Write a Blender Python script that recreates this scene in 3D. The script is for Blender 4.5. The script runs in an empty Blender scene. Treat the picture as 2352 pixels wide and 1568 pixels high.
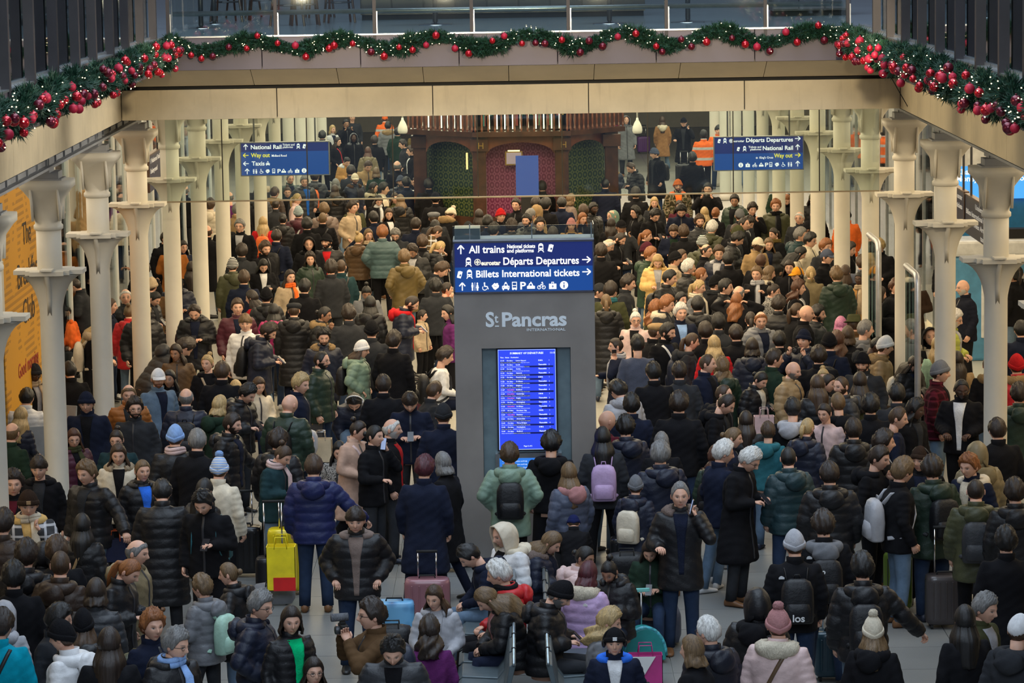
import bpy, math, random, re
import numpy as np
from mathutils import Matrix, Vector
rnd = random.Random(7)
S = bpy.context.scene
COL = S.collection
PI = math.pi
# ------------------------------------------------------------------ camera
F, PITCH, YAW, ROLL, HC = 7375.0, 0.131058, -0.002658, -0.016104, 7.65
def cam_axes():
    cy, sy = math.cos(YAW), math.sin(YAW); cp, sp = math.cos(PITCH), math.sin(PITCH)
    f = np.array([sy*cp, cy*cp, -sp]); r = np.array([cy, -sy, 0.0]); u = np.cross(r, f)
    cr, sr = math.cos(ROLL), math.sin(ROLL)
    return cr*r+sr*u, -sr*r+cr*u, f
CR, CU, CF = cam_axes()
cd = bpy.data.cameras.new('camera'); cam = bpy.data.objects.new('camera', cd); COL.objects.link(cam)
cd.sensor_width = 36.0; cd.lens = F*36.0/2352; cd.clip_end = 400
cam.matrix_world = Matrix(((CR[0], CU[0], -CF[0], 0), (CR[1], CU[1], -CF[1], 0), (CR[2], CU[2], -CF[2], HC), (0, 0, 0, 1)))
cd.dof.use_dof = False
S.camera = cam
def ray(px, py):
    return (px-1176)/F*CR + (784-py)/F*CU + CF
def UZ(px, py, z):            # world point where the sight line meets height z
    d = ray(px, py); t = (z-HC)/d[2]; return np.array([d[0]*t, d[1]*t, z])
def UY(px, py, Y):            # world point where it meets the plane at distance Y
    d = ray(px, py); t = Y/d[1]; return np.array([d[0]*t, Y, HC+d[2]*t])
def proj(P):
    q = np.array(P, float)-np.array([0, 0, HC]); d = q@CF
    return 1176+F*(q@CR)/d, 784-F*(q@CU)/d
# ------------------------------------------------------------------ world and lights
w = bpy.data.worlds.new('world'); S.world = w; w.use_nodes = True
bg = w.node_tree.nodes['Background']; bg.inputs[0].default_value = (0.62, 0.74, 1.0, 1); bg.inputs[1].default_value = 0.14
S.view_settings.view_transform = 'Standard'; S.view_settings.look = 'None'
S.view_settings.exposure = 0.0; S.view_settings.gamma = 1.0; S.view_settings.use_curve_mapping = False
def area(name, loc, sx, sy, power, col, rot=(0, 0, 0), spread=None):
    l = bpy.data.lights.new(name, 'AREA'); l.shape = 'RECTANGLE'; l.size = sx; l.size_y = sy; l.energy = power; l.color = col
    if spread: l.spread = spread
    o = bpy.data.objects.new(name, l); o.location = loc; o.rotation_euler = rot; COL.objects.link(o); return o
WARM = (1.0, 0.80, 0.52); COOL = (0.72, 0.85, 1.0)
area('roof_daylight', (0, 31, 20), 14, 26, 4300, COOL)
area('roof_daylight', (0, 2, 17), 16, 10, 3000, COOL, (math.radians(52), 0, 0))
for (x, y, sx, sy, p, c) in [(0, 49, 9, 8, 900, WARM), (0, 58, 9, 8, 800, WARM), (0, 69, 10, 10, 1100, WARM), (-5, 86, 7, 24, 1900, (1, .88, .68)), (6, 86, 7, 24, 1900, (1, .88, .68)),
                          (-8, 44, 3.5, 16, 420, (1, .84, .62)), (8, 44, 3.5, 16, 420, WARM), (-8, 63, 3.5, 18, 520, WARM), (8, 63, 3.5, 18, 520, WARM),
                          (-7.6, 33, 2.5, 8, 130, WARM), (7.4, 34, 2.5, 8, 150, WARM)]:
    area('ceiling_downlight', (x, y, 4.95), sx, sy, p, c)
def spot(loc, tgt, power, col, ang=50, r=.08, blend=.8):
    l = bpy.data.lights.new('spotlight', 'SPOT'); l.energy = power; l.color = col; l.spot_size = math.radians(ang); l.spot_blend = blend; l.shadow_soft_size = r
    o = bpy.data.objects.new('spotlight', l); o.location = loc; o.rotation_euler = (Vector(tgt)-Vector(loc)).to_track_quat('-Z', 'Y').to_euler(); COL.objects.link(o)
for x in (-3.6, -1.2, 1.4, 3.9): spot((x*.9, 35.5, 6.6), (x, 43, 5.1), 600, (1, .80, .50), 52)
for y in (24, 29, 34, 39): spot((4.0, y, 6.9), (-5.3, y+1, 5.1), 2300, (1, .93, .80), 34); spot((-4.0, y, 6.9), (5.2, y+1, 5.1), 1500, (1, .82, .52), 34)

# ------------------------------------------------------------------ mesh helpers
class MB:
    def __init__(s): s.v = []; s.f = []; s.n = 0
    def add(s, v, f):
        v = np.asarray(v, float).reshape(-1, 3); s.v.append(v); s.f += [tuple(i+s.n for i in q) for q in f]; s.n += len(v); return s
    def box(s, c, d, rz=0.0, taper=1.0):
        x, y, z = d[0]/2, d[1]/2, d[2]/2
        V = np.array([(-x, -y, -z), (x, -y, -z), (x, y, -z), (-x, y, -z), (-x*taper, -y*taper, z), (x*taper, -y*taper, z), (x*taper, y*taper, z), (-x*taper, y*taper, z)])
        if rz: V = V@np.array([[math.cos(rz), math.sin(rz), 0], [-math.sin(rz), math.cos(rz), 0], [0, 0, 1]])
        return s.add(V+np.array(c), [(0, 3, 2, 1), (4, 5, 6, 7), (0, 1, 5, 4), (1, 2, 6, 5), (2, 3, 7, 6), (3, 0, 4, 7)])
    def bbox(s, a, b):
        a = np.array(a, float); b = np.array(b, float); return s.box((a+b)/2, np.abs(b-a))
    def rings(s, R, cap=True, closed=True):     # R: array (k, n, 3)
        R = np.asarray(R, float); k, n, _ = R.shape; f = []
        m = n if closed else n-1
        for i in range(k-1):
            for j in range(m):
                j2 = (j+1) % n; f.append((i*n+j, i*n+j2, (i+1)*n+j2, (i+1)*n+j))
        if cap: f.append(tuple(range(n-1, -1, -1))); f.append(tuple((k-1)*n+j for j in range(n)))
        return s.add(R.reshape(-1, 3), f)
    def lathe(s, prof, n=16, c=(0, 0, 0), sq=0.0):      # prof: [(r, z)] ; sq: 0 round .. 1 squarish
        a = np.arange(n)/n*2*PI; R = []
        for p in prof:
            r, z = p[0], p[1]; q = p[2] if len(p) > 2 else sq
            k = (np.abs(np.cos(a))**(2+6*q)+np.abs(np.sin(a))**(2+6*q))**(-1/(2+6*q))
            R.append(np.stack([c[0]+r*k*np.cos(a), c[1]+r*k*np.sin(a), np.full(n, c[2]+z)], 1))
        return s.rings(R)
    def tube(s, P, r, n=8, flat=1.0, up=(0, 0, 1)):
        P = np.asarray(P, float); k = len(P); r = np.broadcast_to(np.asarray(r, float), (k,)); R = []
        T = np.gradient(P, axis=0); T /= np.linalg.norm(T, axis=1)[:, None]+1e-9
        u = np.cross(T[0], up);
        if np.linalg.norm(u) < 1e-3: u = np.cross(T[0], (1, 0, 0))
        u /= np.linalg.norm(u)
        a = np.arange(n)/n*2*PI
        for i in range(k):
            u = u-T[i]*(u@T[i]); u /= np.linalg.norm(u)+1e-9; v = np.cross(T[i], u)
            R.append(P[i]+r[i]*(np.cos(a)[:, None]*u+flat*np.sin(a)[:, None]*v))
        return s.rings(R)
    def ell(s, c, r, nu=12, nv=8):
        a = np.arange(nu)/nu*2*PI; R = []
        for i in range(1, nv):
            t = PI*i/nv; R.append(np.stack([c[0]+r[0]*math.sin(t)*np.cos(a), c[1]+r[1]*math.sin(t)*np.sin(a), np.full(nu, c[2]-r[2]*math.cos(t))], 1))
        return s.rings(R)
    def prism(s, poly, a, b, axis='y'):       # polygon in 2D extruded between a and b along axis
        n = len(poly); V = []
        for t in (a, b):
            for (p, q) in poly: V.append({'y': (p, t, q), 'x': (t, p, q), 'z': (p, q, t)}[axis])
        f = [tuple(range(n)), tuple(range(2*n-1, n-1, -1))]+[(i, n+i, n+(i+1) % n, (i+1) % n) for i in range(n)]
        return s.add(V, f)
    def verts(s): return np.concatenate(s.v) if s.v else np.zeros((0, 3))
    def mesh(s, name, smooth=False):
        m = bpy.data.meshes.new(name); m.from_pydata(s.verts().tolist(), [], s.f); m.update()
        if smooth: m.polygons.foreach_set('use_smooth', [True]*len(m.polygons))
        return m
def link(name, me, mats=None, parent=None, M=None):
    o = bpy.data.objects.new(name, me); COL.objects.link(o)
    if parent is not None: o.parent = parent
    if M is not None: o.matrix_local = M
    if mats is not None and me is not None and hasattr(me, 'materials'):
        if not isinstance(mats, (list, tuple)): mats = [mats]
        while len(me.materials) < len(mats): me.materials.append(None)
        for i, m in enumerate(mats):
            o.material_slots[i].link = 'OBJECT'; o.material_slots[i].material = m
    return o
def obj(name, mb, mat, parent=None, smooth=False, M=None, bevel=0):
    o = link(name, mb.mesh(name, smooth), mat, parent, M)
    if bevel:
        b = o.modifiers.new('bevel', 'BEVEL'); b.width = bevel; b.segments = 2; b.limit_method = 'ANGLE'
    return o
def empty(name, loc=(0, 0, 0), rz=0.0):
    o = bpy.data.objects.new(name, None); COL.objects.link(o); o.location = Vector(loc); o.rotation_euler = (0, 0, rz); o.empty_display_size = .1; return o
def tag(o, label=None, cat=None, group=None, kind=None):
    if label: o['label'] = label
    if cat: o['category'] = cat
    if group: o['group'] = group
    if kind: o['kind'] = kind
    return o
# ------------------------------------------------------------------ materials
MC = {}
def nodes(name):
    m = bpy.data.materials.new(name); m.use_nodes = True; t = m.node_tree; return m, t, t.nodes['Principled BSDF']
def setin(b, **k):
    for a, v in k.items():
        i = b.inputs[a.replace('_', ' ')]; i.default_value = v
def L(t, a, b): t.links.new(a, b)
def coords(t, kind='Object', scale=(1, 1, 1)):
    tc = t.nodes.new('ShaderNodeTexCoord'); mp = t.nodes.new('ShaderNodeMapping'); mp.inputs['Scale'].default_value = scale
    L(t, tc.outputs[kind], mp.inputs[0]); return mp.outputs[0]
def noise(t, vec, scale, detail=4, rough=.55):
    n = t.nodes.new('ShaderNodeTexNoise'); n.inputs['Scale'].default_value = scale; n.inputs['Detail'].default_value = detail
    n.inputs['Roughness'].default_value = rough; L(t, vec, n.inputs['Vector']); return n.outputs[0]
def ramp(t, fac, stops, interp='LINEAR'):
    r = t.nodes.new('ShaderNodeValToRGB'); e = r.color_ramp; e.interpolation = interp
    while len(e.elements) < len(stops): e.elements.new(.5)
    for el, (p, c) in zip(e.elements, stops): el.position = p; el.color = (*c[:3], 1)
    L(t, fac, r.inputs[0]); return r.outputs[0]
def bump(t, b, h, strength=.3, dist=.01):
    n = t.nodes.new('ShaderNodeBump'); n.inputs['Strength'].default_value = strength; n.inputs['Distance'].default_value = dist
    L(t, h, n.inputs['Height']); L(t, n.outputs[0], b.inputs['Normal'])
def mixc(t, fac, a, b):
    m = t.nodes.new('ShaderNodeMix'); m.data_type = 'RGBA'
    if isinstance(fac, (int, float)): m.inputs[0].default_value = fac
    else: L(t, fac, m.inputs[0])
    for s_, i in ((a, 6), (b, 7)):
        if isinstance(s_, (tuple, list)): m.inputs[i].default_value = (*s_[:3], 1)
        else: L(t, s_, m.inputs[i])
    return m.outputs[2]
def mul(c, k): return tuple(min(1, x*k) for x in c[:3])
def hx(h):
    h = h.lstrip('#'); return tuple(((int(h[i:i+2], 16)/255)**2.2) for i in (0, 2, 4))
def plain(name, col, rough=.5, metal=0.0, var=.15, scale=6, bmp=0.0, emit=None, es=0.0, coat=0.0):
    k = ('plain', name)
    if k in MC: return MC[k]
    m, t, b = nodes(name); setin(b, Roughness=rough, Metallic=metal)
    vec = coords(t); n = noise(t, vec, scale)
    L(t, ramp(t, n, [(.3, mul(col, 1-var)), (.7, mul(col, 1+var))]), b.inputs['Base Color'])
    if bmp: bump(t, b, noise(t, vec, scale*12, 3), bmp)
    if emit: b.inputs['Emission Color'].default_value = (*emit, 1); b.inputs['Emission Strength'].default_value = es
    if coat: b.inputs['Coat Weight'].default_value = coat
    MC[k] = m; return m
def glow(name, col, s):
    k = ('glow', name)
    if k in MC: return MC[k]
    m, t, b = nodes(name); setin(b, Roughness=.4); b.inputs['Base Color'].default_value = (*mul(col, .3), 1)
    b.inputs['Emission Color'].default_value = (*col, 1); b.inputs['Emission Strength'].default_value = s; MC[k] = m; return m
def glassmat(name, tint=(.75, .85, .85), alpha=.2, rough=.03):
    k = ('glass', name)
    if k in MC: return MC[k]
    m = bpy.data.materials.new(name); m.use_nodes = True; t = m.node_tree; t.nodes.remove(t.nodes['Principled BSDF'])
    out = t.nodes['Material Output']; tr = t.nodes.new('ShaderNodeBsdfTransparent'); tr.inputs[0].default_value = (*tint, 1)
    gl = t.nodes.new('ShaderNodeBsdfGlossy'); gl.inputs['Roughness'].default_value = rough; gl.inputs[0].default_value = (.9, .95, 1, 1)
    fr = t.nodes.new('ShaderNodeFresnel'); fr.inputs[0].default_value = 1.45
    ad = t.nodes.new('ShaderNodeMath'); ad.operation = 'ADD'; ad.inputs[1].default_value = alpha; ad.use_clamp = True
    L(t, fr.outputs[0], ad.inputs[0])
    mx = t.nodes.new('ShaderNodeMixShader'); L(t, ad.outputs[0], mx.inputs[0]); L(t, tr.outputs[0], mx.inputs[1]); L(t, gl.outputs[0], mx.inputs[2])
    L(t, mx.outputs[0], out.inputs[0]); MC[k] = m; return m
def stone(name, col, dirt=(.28, .22, .13), rough=.7):
    m, t, b = nodes(name); setin(b, Roughness=rough); vec = coords(t)
    n = noise(t, vec, .9, 6, .6); st = noise(t, coords(t, 'Object', (6, 6, .6)), 1.6, 5, .6)
    c1 = ramp(t, n, [(.3, mul(col, .78)), (.55, col), (.8, mul(col, 1.12))])
    f = ramp(t, st, [(.55, (0, 0, 0)), (.8, (.35, .35, .35))]); c2 = mixc(t, f, c1, dirt)
    L(t, c2, b.inputs['Base Color']); bump(t, b, noise(t, vec, 60, 3), .08); return m
M_CREAM = stone('cream_painted_steel', (.70, .60, .42))
M_STRIP = plain('cream_soffit_panel', (.62, .54, .40), .6, var=.08, scale=1.5)
M_COLUMN = plain('column_paint', (.66, .62, .53), .5, var=.06, scale=2, bmp=.05)
M_GIRDER = plain('grey_girder_paint', (.30, .31, .33), .5, var=.15, scale=3)
M_FASCIA = plain('bronze_grey_fascia', (.125, .108, .135), .45, metal=.2, var=.12, scale=1.2)
M_FIN = plain('dark_bronze_fin', (.05, .043, .045), .5, metal=.3, var=.15, scale=3)
M_STEEL = plain('brushed_steel', (.55, .58, .6), .28, metal=.9, var=.1, scale=10)
M_DSTEEL = plain('dark_metal', (.08, .08, .085), .4, metal=.6, var=.1)
M_BLACK = plain('black_joint', (.012, .012, .012), .8)
M_GLASS = glassmat('clear_glass', (.86, .92, .9), .04)
M_GLASSG = glassmat('green_glass', (.55, .68, .68), .08)
M_KIOSK = plain('totem_metal', (.30, .275, .255), .42, metal=.35, var=.15, scale=1.3)
M_KREC = plain('totem_recess', (.22, .30, .33), .3, metal=.4)
M_WHITE = plain('white_paint', (.75, .75, .73), .5, var=.04)
M_WOOD = plain('dark_mahogany', (.055, .022, .012), .3, var=.5, scale=4, coat=.3)
M_WOOD2 = plain('red_mahogany', (.16, .05, .022), .3, var=.4, scale=4, coat=.3)
M_UFLOOR = plain('upper_floor_stone', (.17, .21, .24), .22, var=.12, scale=1.2)
M_PLASTER = plain('warm_plaster', (.6, .54, .44), .8, var=.05)
M_CHROME = plain('chrome', (.7, .7, .72), .12, metal=1.0, var=.02)
# ------------------------------------------------------------------ floor
def slabmat(name, col):
    m, t, b = nodes(name); setin(b, Roughness=.42); vec = coords(t)
    oi = t.nodes.new('ShaderNodeObjectInfo')
    n = noise(t, vec, 90, 4, .7); n2 = noise(t, vec, 2.0)
    c = ramp(t, n, [(.3, mul(col, .75)), (.7, mul(col, 1.2))]); c = mixc(t, .25, c, ramp(t, n2, [(.3, mul(col, .7)), (.7, mul(col, 1.2))]))
    c = mixc(t, .2, c, ramp(t, oi.outputs['Random'], [(0, mul(col, .7)), (1, mul(col, 1.25))]))
    L(t, c, b.inputs['Base Color']); bump(t, b, n, .05); MC[name] = m; return m
M_SLAB = slabmat('grey_terrazzo', (.20, .205, .20))
m, t, b = nodes('floor_terrazzo'); setin(b, Roughness=.35); vec = coords(t)
br = t.nodes.new('ShaderNodeTexBrick'); br.inputs['Scale'].default_value = 1.0; br.inputs['Brick Width'].default_value = 1.0; br.inputs['Row Height'].default_value = 1.0
br.inputs['Mortar Size'].default_value = .008; br.offset = 0; br.inputs['Color1'].default_value = (.33, .32, .28, 1); br.inputs['Color2'].default_value = (.29, .285, .26, 1); br.inputs['Mortar'].default_value = (.12, .12, .11, 1)
L(t, vec, br.inputs['Vector']); L(t, mixc(t, .2, br.outputs[0], ramp(t, noise(t, vec, 70), [(.3, (.2, .2, .18)), (.7, (.4, .4, .37))])), b.inputs['Base Color'])
M_FLOOR = m
fl = obj('floor', MB().bbox((-16, 18, -.2), (16, 118, -.014)), M_FLOOR); tag(fl, kind='structure')
slab = MB().box((0, 0, -.012), (.993, .993, .024), taper=.998).mesh('floor_slab')
for i in range(13):
    for j in range(22):
        link('slab', slab, M_SLAB, fl).location = (-6+i, 26.5+j, 0)
# ------------------------------------------------------------------ lower ceilings and far walls
c = MB(); c.bbox((-16, 43.3, 5.1), (16, 118, 5.6)); c.bbox((-16, 16, 5.1), (-5.75, 43.3, 5.6)); c.bbox((5.75, 16, 5.1), (16, 43.3, 5.6))
tag(obj('ceiling', c, M_PLASTER), kind='structure')
tag(obj('wall_back', MB().bbox((-16, 117, 0), (16, 117.3, 5.2)), M_PLASTER), kind='structure')
tag(obj('wall_left', MB().bbox((-13.2, 16, 0), (-13, 118, 5.2)), M_PLASTER), kind='structure')
tag(obj('wall_right', MB().bbox((13, 16, 0), (13.2, 118, 5.2)), M_PLASTER), kind='structure')
# ------------------------------------------------------------------ edge beams around the opening
YB = 42.9; ZB, ZT = 5.05, 5.47; XL = -5.28; XR = 5.12
YF = 42.2; ZF0, ZF1 = 5.74, 6.16; FXL = -4.62; FXR = 4.42
def panels_x(root, x0, x1, n, mk, mat, name='panel', bev=.004):
    g = .006; w_ = (x1-x0)/n
    for i in range(n): obj(name, mk(x0+i*w_+g, x0+(i+1)*w_-g), mat, root, bevel=bev)
root = tag(empty('back_beam', (0, 0, 0)), kind='structure')
obj('core', MB().bbox((XL, YB+.03, ZB+.02), (XR, YB+.4, ZT+.02)), M_BLACK, root)
panels_x(root, XL, XR, 5, lambda a, b_: MB().bbox((a, YB, ZB), (b_, YB+.05, ZT-.02)), M_CREAM)
def slope(x0a, x1a, x0b, x1b):   # soffit panel: top edge (x0a,x1a) at the fascia, lower edge (x0b,x1b) at the beam
    V = [(x0a, YF+.02, ZF0), (x1a, YF+.02, ZF0), (x1b, YB-.04, ZT+.03), (x0b, YB-.04, ZT+.03)]
    V += [(x, y+.03, z+.03) for x, y, z in V]
    return MB().add(V, [(0, 3, 2, 1), (4, 5, 6, 7), (0, 1, 5, 4), (1, 2, 6, 5), (2, 3, 7, 6), (3, 0, 4, 7)])
n = 8
for i in range(n):
    a0, a1 = FXL+(FXR-FXL)*i/n, FXL+(FXR-FXL)*(i+1)/n
    b0 = XL+(XR-XL)*0 if i == 0 else a0; b1 = XR if i == n-1 else a1
    obj('soffit_panel', slope(a0+.004, a1-.004, b0+.004, b1-.004), M_STRIP, root)
for i in range(7): 
    a0, a1 = FXL+(FXR-FXL)*i/7, FXL+(FXR-FXL)*(i+1)/7
    obj('fascia_panel', MB().bbox((a0+.004, YF, ZF0-.005), (a1-.004, YF+.05, ZF1)), M_FASCIA, root, bevel=.004)
obj('edge_cap', MB().bbox((FXL, YF-.015, ZF1), (FXR, YF+.12, ZF1+.02)), M_STEEL, root)
for s, X, FX in ((-1, XL, FXL), (1, XR, FXR)):
    root = tag(empty('side_beam'), kind='structure')
    y1 = YB; pl = 3.1; k = 0
    obj('core', MB().bbox((X+s*.03, 18, ZB+.02), (X+s*.3, YB+.3, ZT+.02)), M_BLACK, root)
    while y1 > 19:
        y0 = y1-pl; obj('panel', MB().bbox((X, y0+.006, ZB), (X+s*.05, y1-.006, ZT-.02)), M_CREAM, root, bevel=.004); y1 = y0
    y1 = YB-.04
    while y1 > 19:
        y0 = y1-2.2; ya = min(y1, YF) if y1 > YF else y1
        V = [(FX, y0+.004, ZF0), (FX, ya-.004, ZF0), (X-s*.03, y1-.004, ZT+.03), (X-s*.03, y0+.004, ZT+.03)]; V += [(x+s*.03, y, z+.03) for x, y, z in V]
        f = [(0, 3, 2, 1), (4, 5, 6, 7), (0, 1, 5, 4), (1, 2, 6, 5), (2, 3, 7, 6), (3, 0, 4, 7)]
        obj('soffit_panel', MB().add(V, f), M_STRIP, root); y1 = y0
    y1 = YF
    while y1 > 19:
        y0 = y1-1.6; obj('fascia_panel', MB().bbox((FX, y0+.004, ZF0-.005), (FX+s*.05, y1-.004, ZF1)), M_FASCIA, root, bevel=.004); y1 = y0
    obj('edge_cap', MB().bbox((FX-s*.015, 18, ZF1), (FX+s*.12, YF, ZF1+.02)), M_STEEL, root)
# upper floor
u = MB(); u.bbox((-16, YF+.1, ZF1-.2), (16, 100, ZF1-.01)); u.bbox((-16, 16, ZF1-.2), (FXL-.1, YF+.1, ZF1-.01)); u.bbox((FXR+.1, 16, ZF1-.2), (16, YF+.1, ZF1-.01))
tag(obj('floor_upper', u, M_UFLOOR), kind='structure')
# ------------------------------------------------------------------ upper balustrades
bal = tag(empty('glass_balustrade'), 'clear glass balustrade with steel rail above the back fascia', 'balustrade')
P1 = UY(415, 22, YF+.06); P2 = UY(1960, 2, YF+.06); zr = ZF1+.31
xs = [-4.55]+[UY(x, 40, YF+.06)[0] for x in (633, 860, 1083, 1305, 1530, 1757)]+[4.35]
for a, b_ in zip(xs[:-1], xs[1:]): obj('glass_pane', MB().bbox((a+.02, YF+.05, ZF1+.02), (b_-.02, YF+.065, ZF1+1.1)), M_GLASS, bal)
for x in xs:
    obj('post', MB().bbox((x-.022, YF-.01, ZF0+.25), (x+.022, YF+.04, ZF1+1.15)), M_FIN, bal)
    obj('pane_edge', MB().bbox((x+.024, YF+.02, ZF1+.02), (x+.04, YF+.05, zr)), M_STEEL, bal)
obj('handrail', MB().tube([(-4.5, YF+.16, zr), (4.3, YF+.16, zr)], .035, 10), M_STEEL, bal, True)
for s, FX in ((-1, FXL), (1, FXR)):
    sb = tag(empty('glass_balustrade'), ('side balustrade with dark vertical fins beside the %s' % ('yellow mural side' if s < 0 else 'blue ticket kiosk side')), 'balustrade')
    ys = [UY(x, 60, 40)[1] for x in (0,)]
    lst = [30.6, 89, 143, 192.6, 232, 271.7, 307, 341, 371] if s < 0 else [2016, 2048, 2082, 2119, 2160, 2205, 2252, 2305, 2362]
    Y = [abs(FX)*F/abs(x-1195.6) for x in lst]; Y = sorted(Y)
    st = (Y[-1]-Y[0])/(len(Y)-1); Y = [Y[0]-2*st, Y[0]-st]+Y
    for y in Y:
        obj('fin', MB().bbox((FX-s*.02, y-.05, ZF1-.06), (FX+s*.075, y+.05, ZF1+2.4)), M_FIN, sb)
    for a, b_ in zip(Y[:-1], Y[1:]):
        obj('glass_pane', MB().bbox((FX+s*.09, a, ZF1+.04), (FX+s*.105, b_, ZF1+2.4)), M_GLASSG, sb)
    obj('handrail', MB().tube([(FX+s*.22, 18, ZF1+.42), (FX+s*.22, 42, ZF1+.42)], .03, 8), M_STEEL, sb, True)
    obj('bottom_rail', MB().bbox((FX+s*.06, 18, ZF1+.02), (FX+s*.16, 42, ZF1+.05)), M_STEEL, sb)
# ------------------------------------------------------------------ cast iron columns
ZS = 3.62; GX = 5.58
def col_meshes():
    out = {}
    out['shaft'] = MB().lathe([(.15, .0), (.15, .12), (.142, .14), (.138, ZS-.75), (.138, ZS-.05), (.15, ZS), (.15, 4.12)], 20).mesh('shaft', True)
    m_ = MB()
    # trumpet wings under the shelf
    a = np.arange(24)/24*2*PI; R = []
    for tt in np.linspace(0, 1, 9):
        g = tt**2.2; rx = .128+g*.28; ry = .128+g*.11; z = ZS-.68+.62*(1-(1-tt)**1.6)
        R.append(np.stack([rx*np.cos(a), ry*np.sin(a), np.full(24, z)], 1))
    m_.rings(R)
    for sy in (-1, 1):
        pts = [(0.13, ZS-.6), (.15, ZS-.36), (.19, ZS-.2), (.3, ZS-.08), (.3, ZS-.04), (.1, ZS-.04)]
        m_.prism([(sy*p, q) for p, q in pts], -.025, .025, 'x')
    out['bracket'] = m_.mesh('bracket', True)
    m_ = MB().bbox((-.41, -.17, ZS-.05), (.41, .17, ZS)); m_.bbox((-.2, -.32, ZS-.055), (.2, .32, ZS-.005)); m_.bbox((-.26, -.25, ZS-.053), (.26, .25, ZS-.002)); m_.bbox((-.07, -.36, ZS+.0), (.07, .36, ZS+.02))
    out['shelf'] = m_.mesh('shelf')
    m_ = MB().lathe([(.15, 4.08), (.175, 4.10), (.175, 4.14), (.155, 4.16), (.155, 4.22, .3), (.165, 4.34, .6), (.2, 4.46, .9), (.27, 4.56, 1), (.31, 4.6, 1), (.31, 4.68, 1)], 24)
    for sx in (-1, 1):
        for sy in (-1, 1): m_.prism([(sy*.1, 4.2), (sy*.18, 4.2), (sy*.3, 4.58), (sy*.1, 4.58)], sx*.16-.012, sx*.16+.012, 'x')
    out['capital'] = m_.mesh('capital', True)
    m_ = MB().bbox((-.16, -.16, 4.68), (.16, .16, 4.78)); m_.bbox((-.2, -.2, 4.66), (.2, .2, 4.7)); m_.lathe([(.08, 4.78), (.08, 5.1)], 12)
    out['bearing'] = m_.mesh('bearing')
    return out
CM = col_meshes()
def column(X, Y):
    c_ = tag(empty('column', (X, Y, 0)), kind='structure')
    for k in ('shaft', 'bracket', 'shelf', 'capital'): link(k, CM[k], M_COLUMN, c_)
    link('bearing', CM['bearing'], M_GIRDER, c_)
for n in range(-2, 13): column(-5.56, 37.82+n*4.47)
for n in range(-2, 13): column(5.6, 37.52+n*4.47)
for n in range(3, 13):
    for X in ((-10.0, 10.05) if n > 6 else (-10.0,)): column(X, 37.7+n*4.47)
for s, X in ((-1, -5.57), (1, 5.6)):
    g = tag(empty('girder'), kind='structure')
    m_ = MB().bbox((X-.02, 18, 4.86), (X+.02, 100, 5.3)); obj('web', m_, M_GIRDER, g)
    m_ = MB().bbox((X-.14, 18, 4.84), (X+.14, 100, 4.87)); m_.bbox((X-.06, 18, 4.87), (X+.06, 100, 4.93)); obj('flange', m_, M_GIRDER, g)
    m_ = MB()
    for i in range(60):
        y = 24+i*.745; m_.box((X-s*.05, y, 5.0), (.07, .03, .28)); 
        for k in range(4): m_.box((X-s*.02-s*.01, y+.15*k, 4.95), (.03, .04, .04))
    obj('rivets', m_, M_GIRDER, g)
    for n in range(-2, 12):
        y = 37.7+n*4.47; obj('cross_beam', MB().bbox((X, y-.09, 4.9), (X+s*4.4, y+.09, 5.1)), M_GIRDER, g)
        obj('hanger', MB().bbox((X-s*.09, y-.2, 4.78), (X+s*.06, y+.2, 5.05)), M_GIRDER, g)
# ------------------------------------------------------------------ hanging glass smoke screen
sc_ = tag(empty('glass_screen'), 'tall frameless glass screen hanging below the back beam', 'glass screen')
YG = 49.2; zb = UY(1200, 450, YG)[2]
gx = [-5.4]+[UY(x, 350, YG)[0] for x in (510, 705, 902, 1097, 1291, 1488, 1684, 1882)]+[5.55]
for a, b_ in zip(gx[:-1], gx[1:]):
    obj('glass_pane', MB().bbox((a+.006, YG, zb), (b_-.006, YG+.015, 5.08)), M_GLASS, sc_)
for x in gx[1:-1]: obj('joint', MB().bbox((x-.008, YG-.004, zb), (x+.008, YG+.02, 5.08)), M_BLACK, sc_)
obj('bottom_rail', MB().bbox((gx[0], YG-.012, zb-.018), (gx[-1], YG+.025, zb+.004)), plain('brass_rail', (.35, .29, .2), .3, .7), sc_)
# ------------------------------------------------------------------ lettering and icons
def text(s, x, z, size, mat, parent, y=-.012, align='LEFT', bold=.0, ext=.0015, name='lettering', vertical=False, fit=None, R=None):
    cu = bpy.data.curves.new(name, 'FONT'); cu.body = s; cu.size = size; cu.align_x = align; cu.extrude = ext; cu.offset = bold*size; cu.resolution_u = 3 if size > .06 else 1
    if size < .03: cu.extrude = 0
    o = bpy.data.objects.new(name, cu); COL.objects.link(o); cu.materials.append(mat); o.parent = parent
    M = Matrix.Translation((x, y, z)) @ Matrix.Rotation(PI/2, 4, 'X')
    if R: M = M @ R
    if fit:
        w0 = FW(s, cu); 
        if w0 > 0: M = M @ Matrix.Diagonal((fit/w0, 1, 1, 1))
    o.matrix_local = M
    return o
_fw = {}
def FW(s, cu):
    k = (s, round(cu.size, 4), round(cu.offset, 4))
    if k not in _fw:
        t_ = bpy.data.objects.new('tmp', cu.copy()); COL.objects.link(t_); dg = bpy.context.evaluated_depsgraph_get(); dg.update()
        _fw[k] = t_.evaluated_get(dg).dimensions.x; cuu = t_.data; bpy.data.objects.remove(t_); bpy.data.curves.remove(cuu)
    return _fw[k]
def circ(cx, cz, r, n=12, a0=0, a1=2*PI): return [(cx+r*math.cos(a0+(a1-a0)*i/(n if a1-a0 >= 6.28 else n-1)), cz+r*math.sin(a0+(a1-a0)*i/(n if a1-a0 >= 6.28 else n-1))) for i in range(n)]
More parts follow.
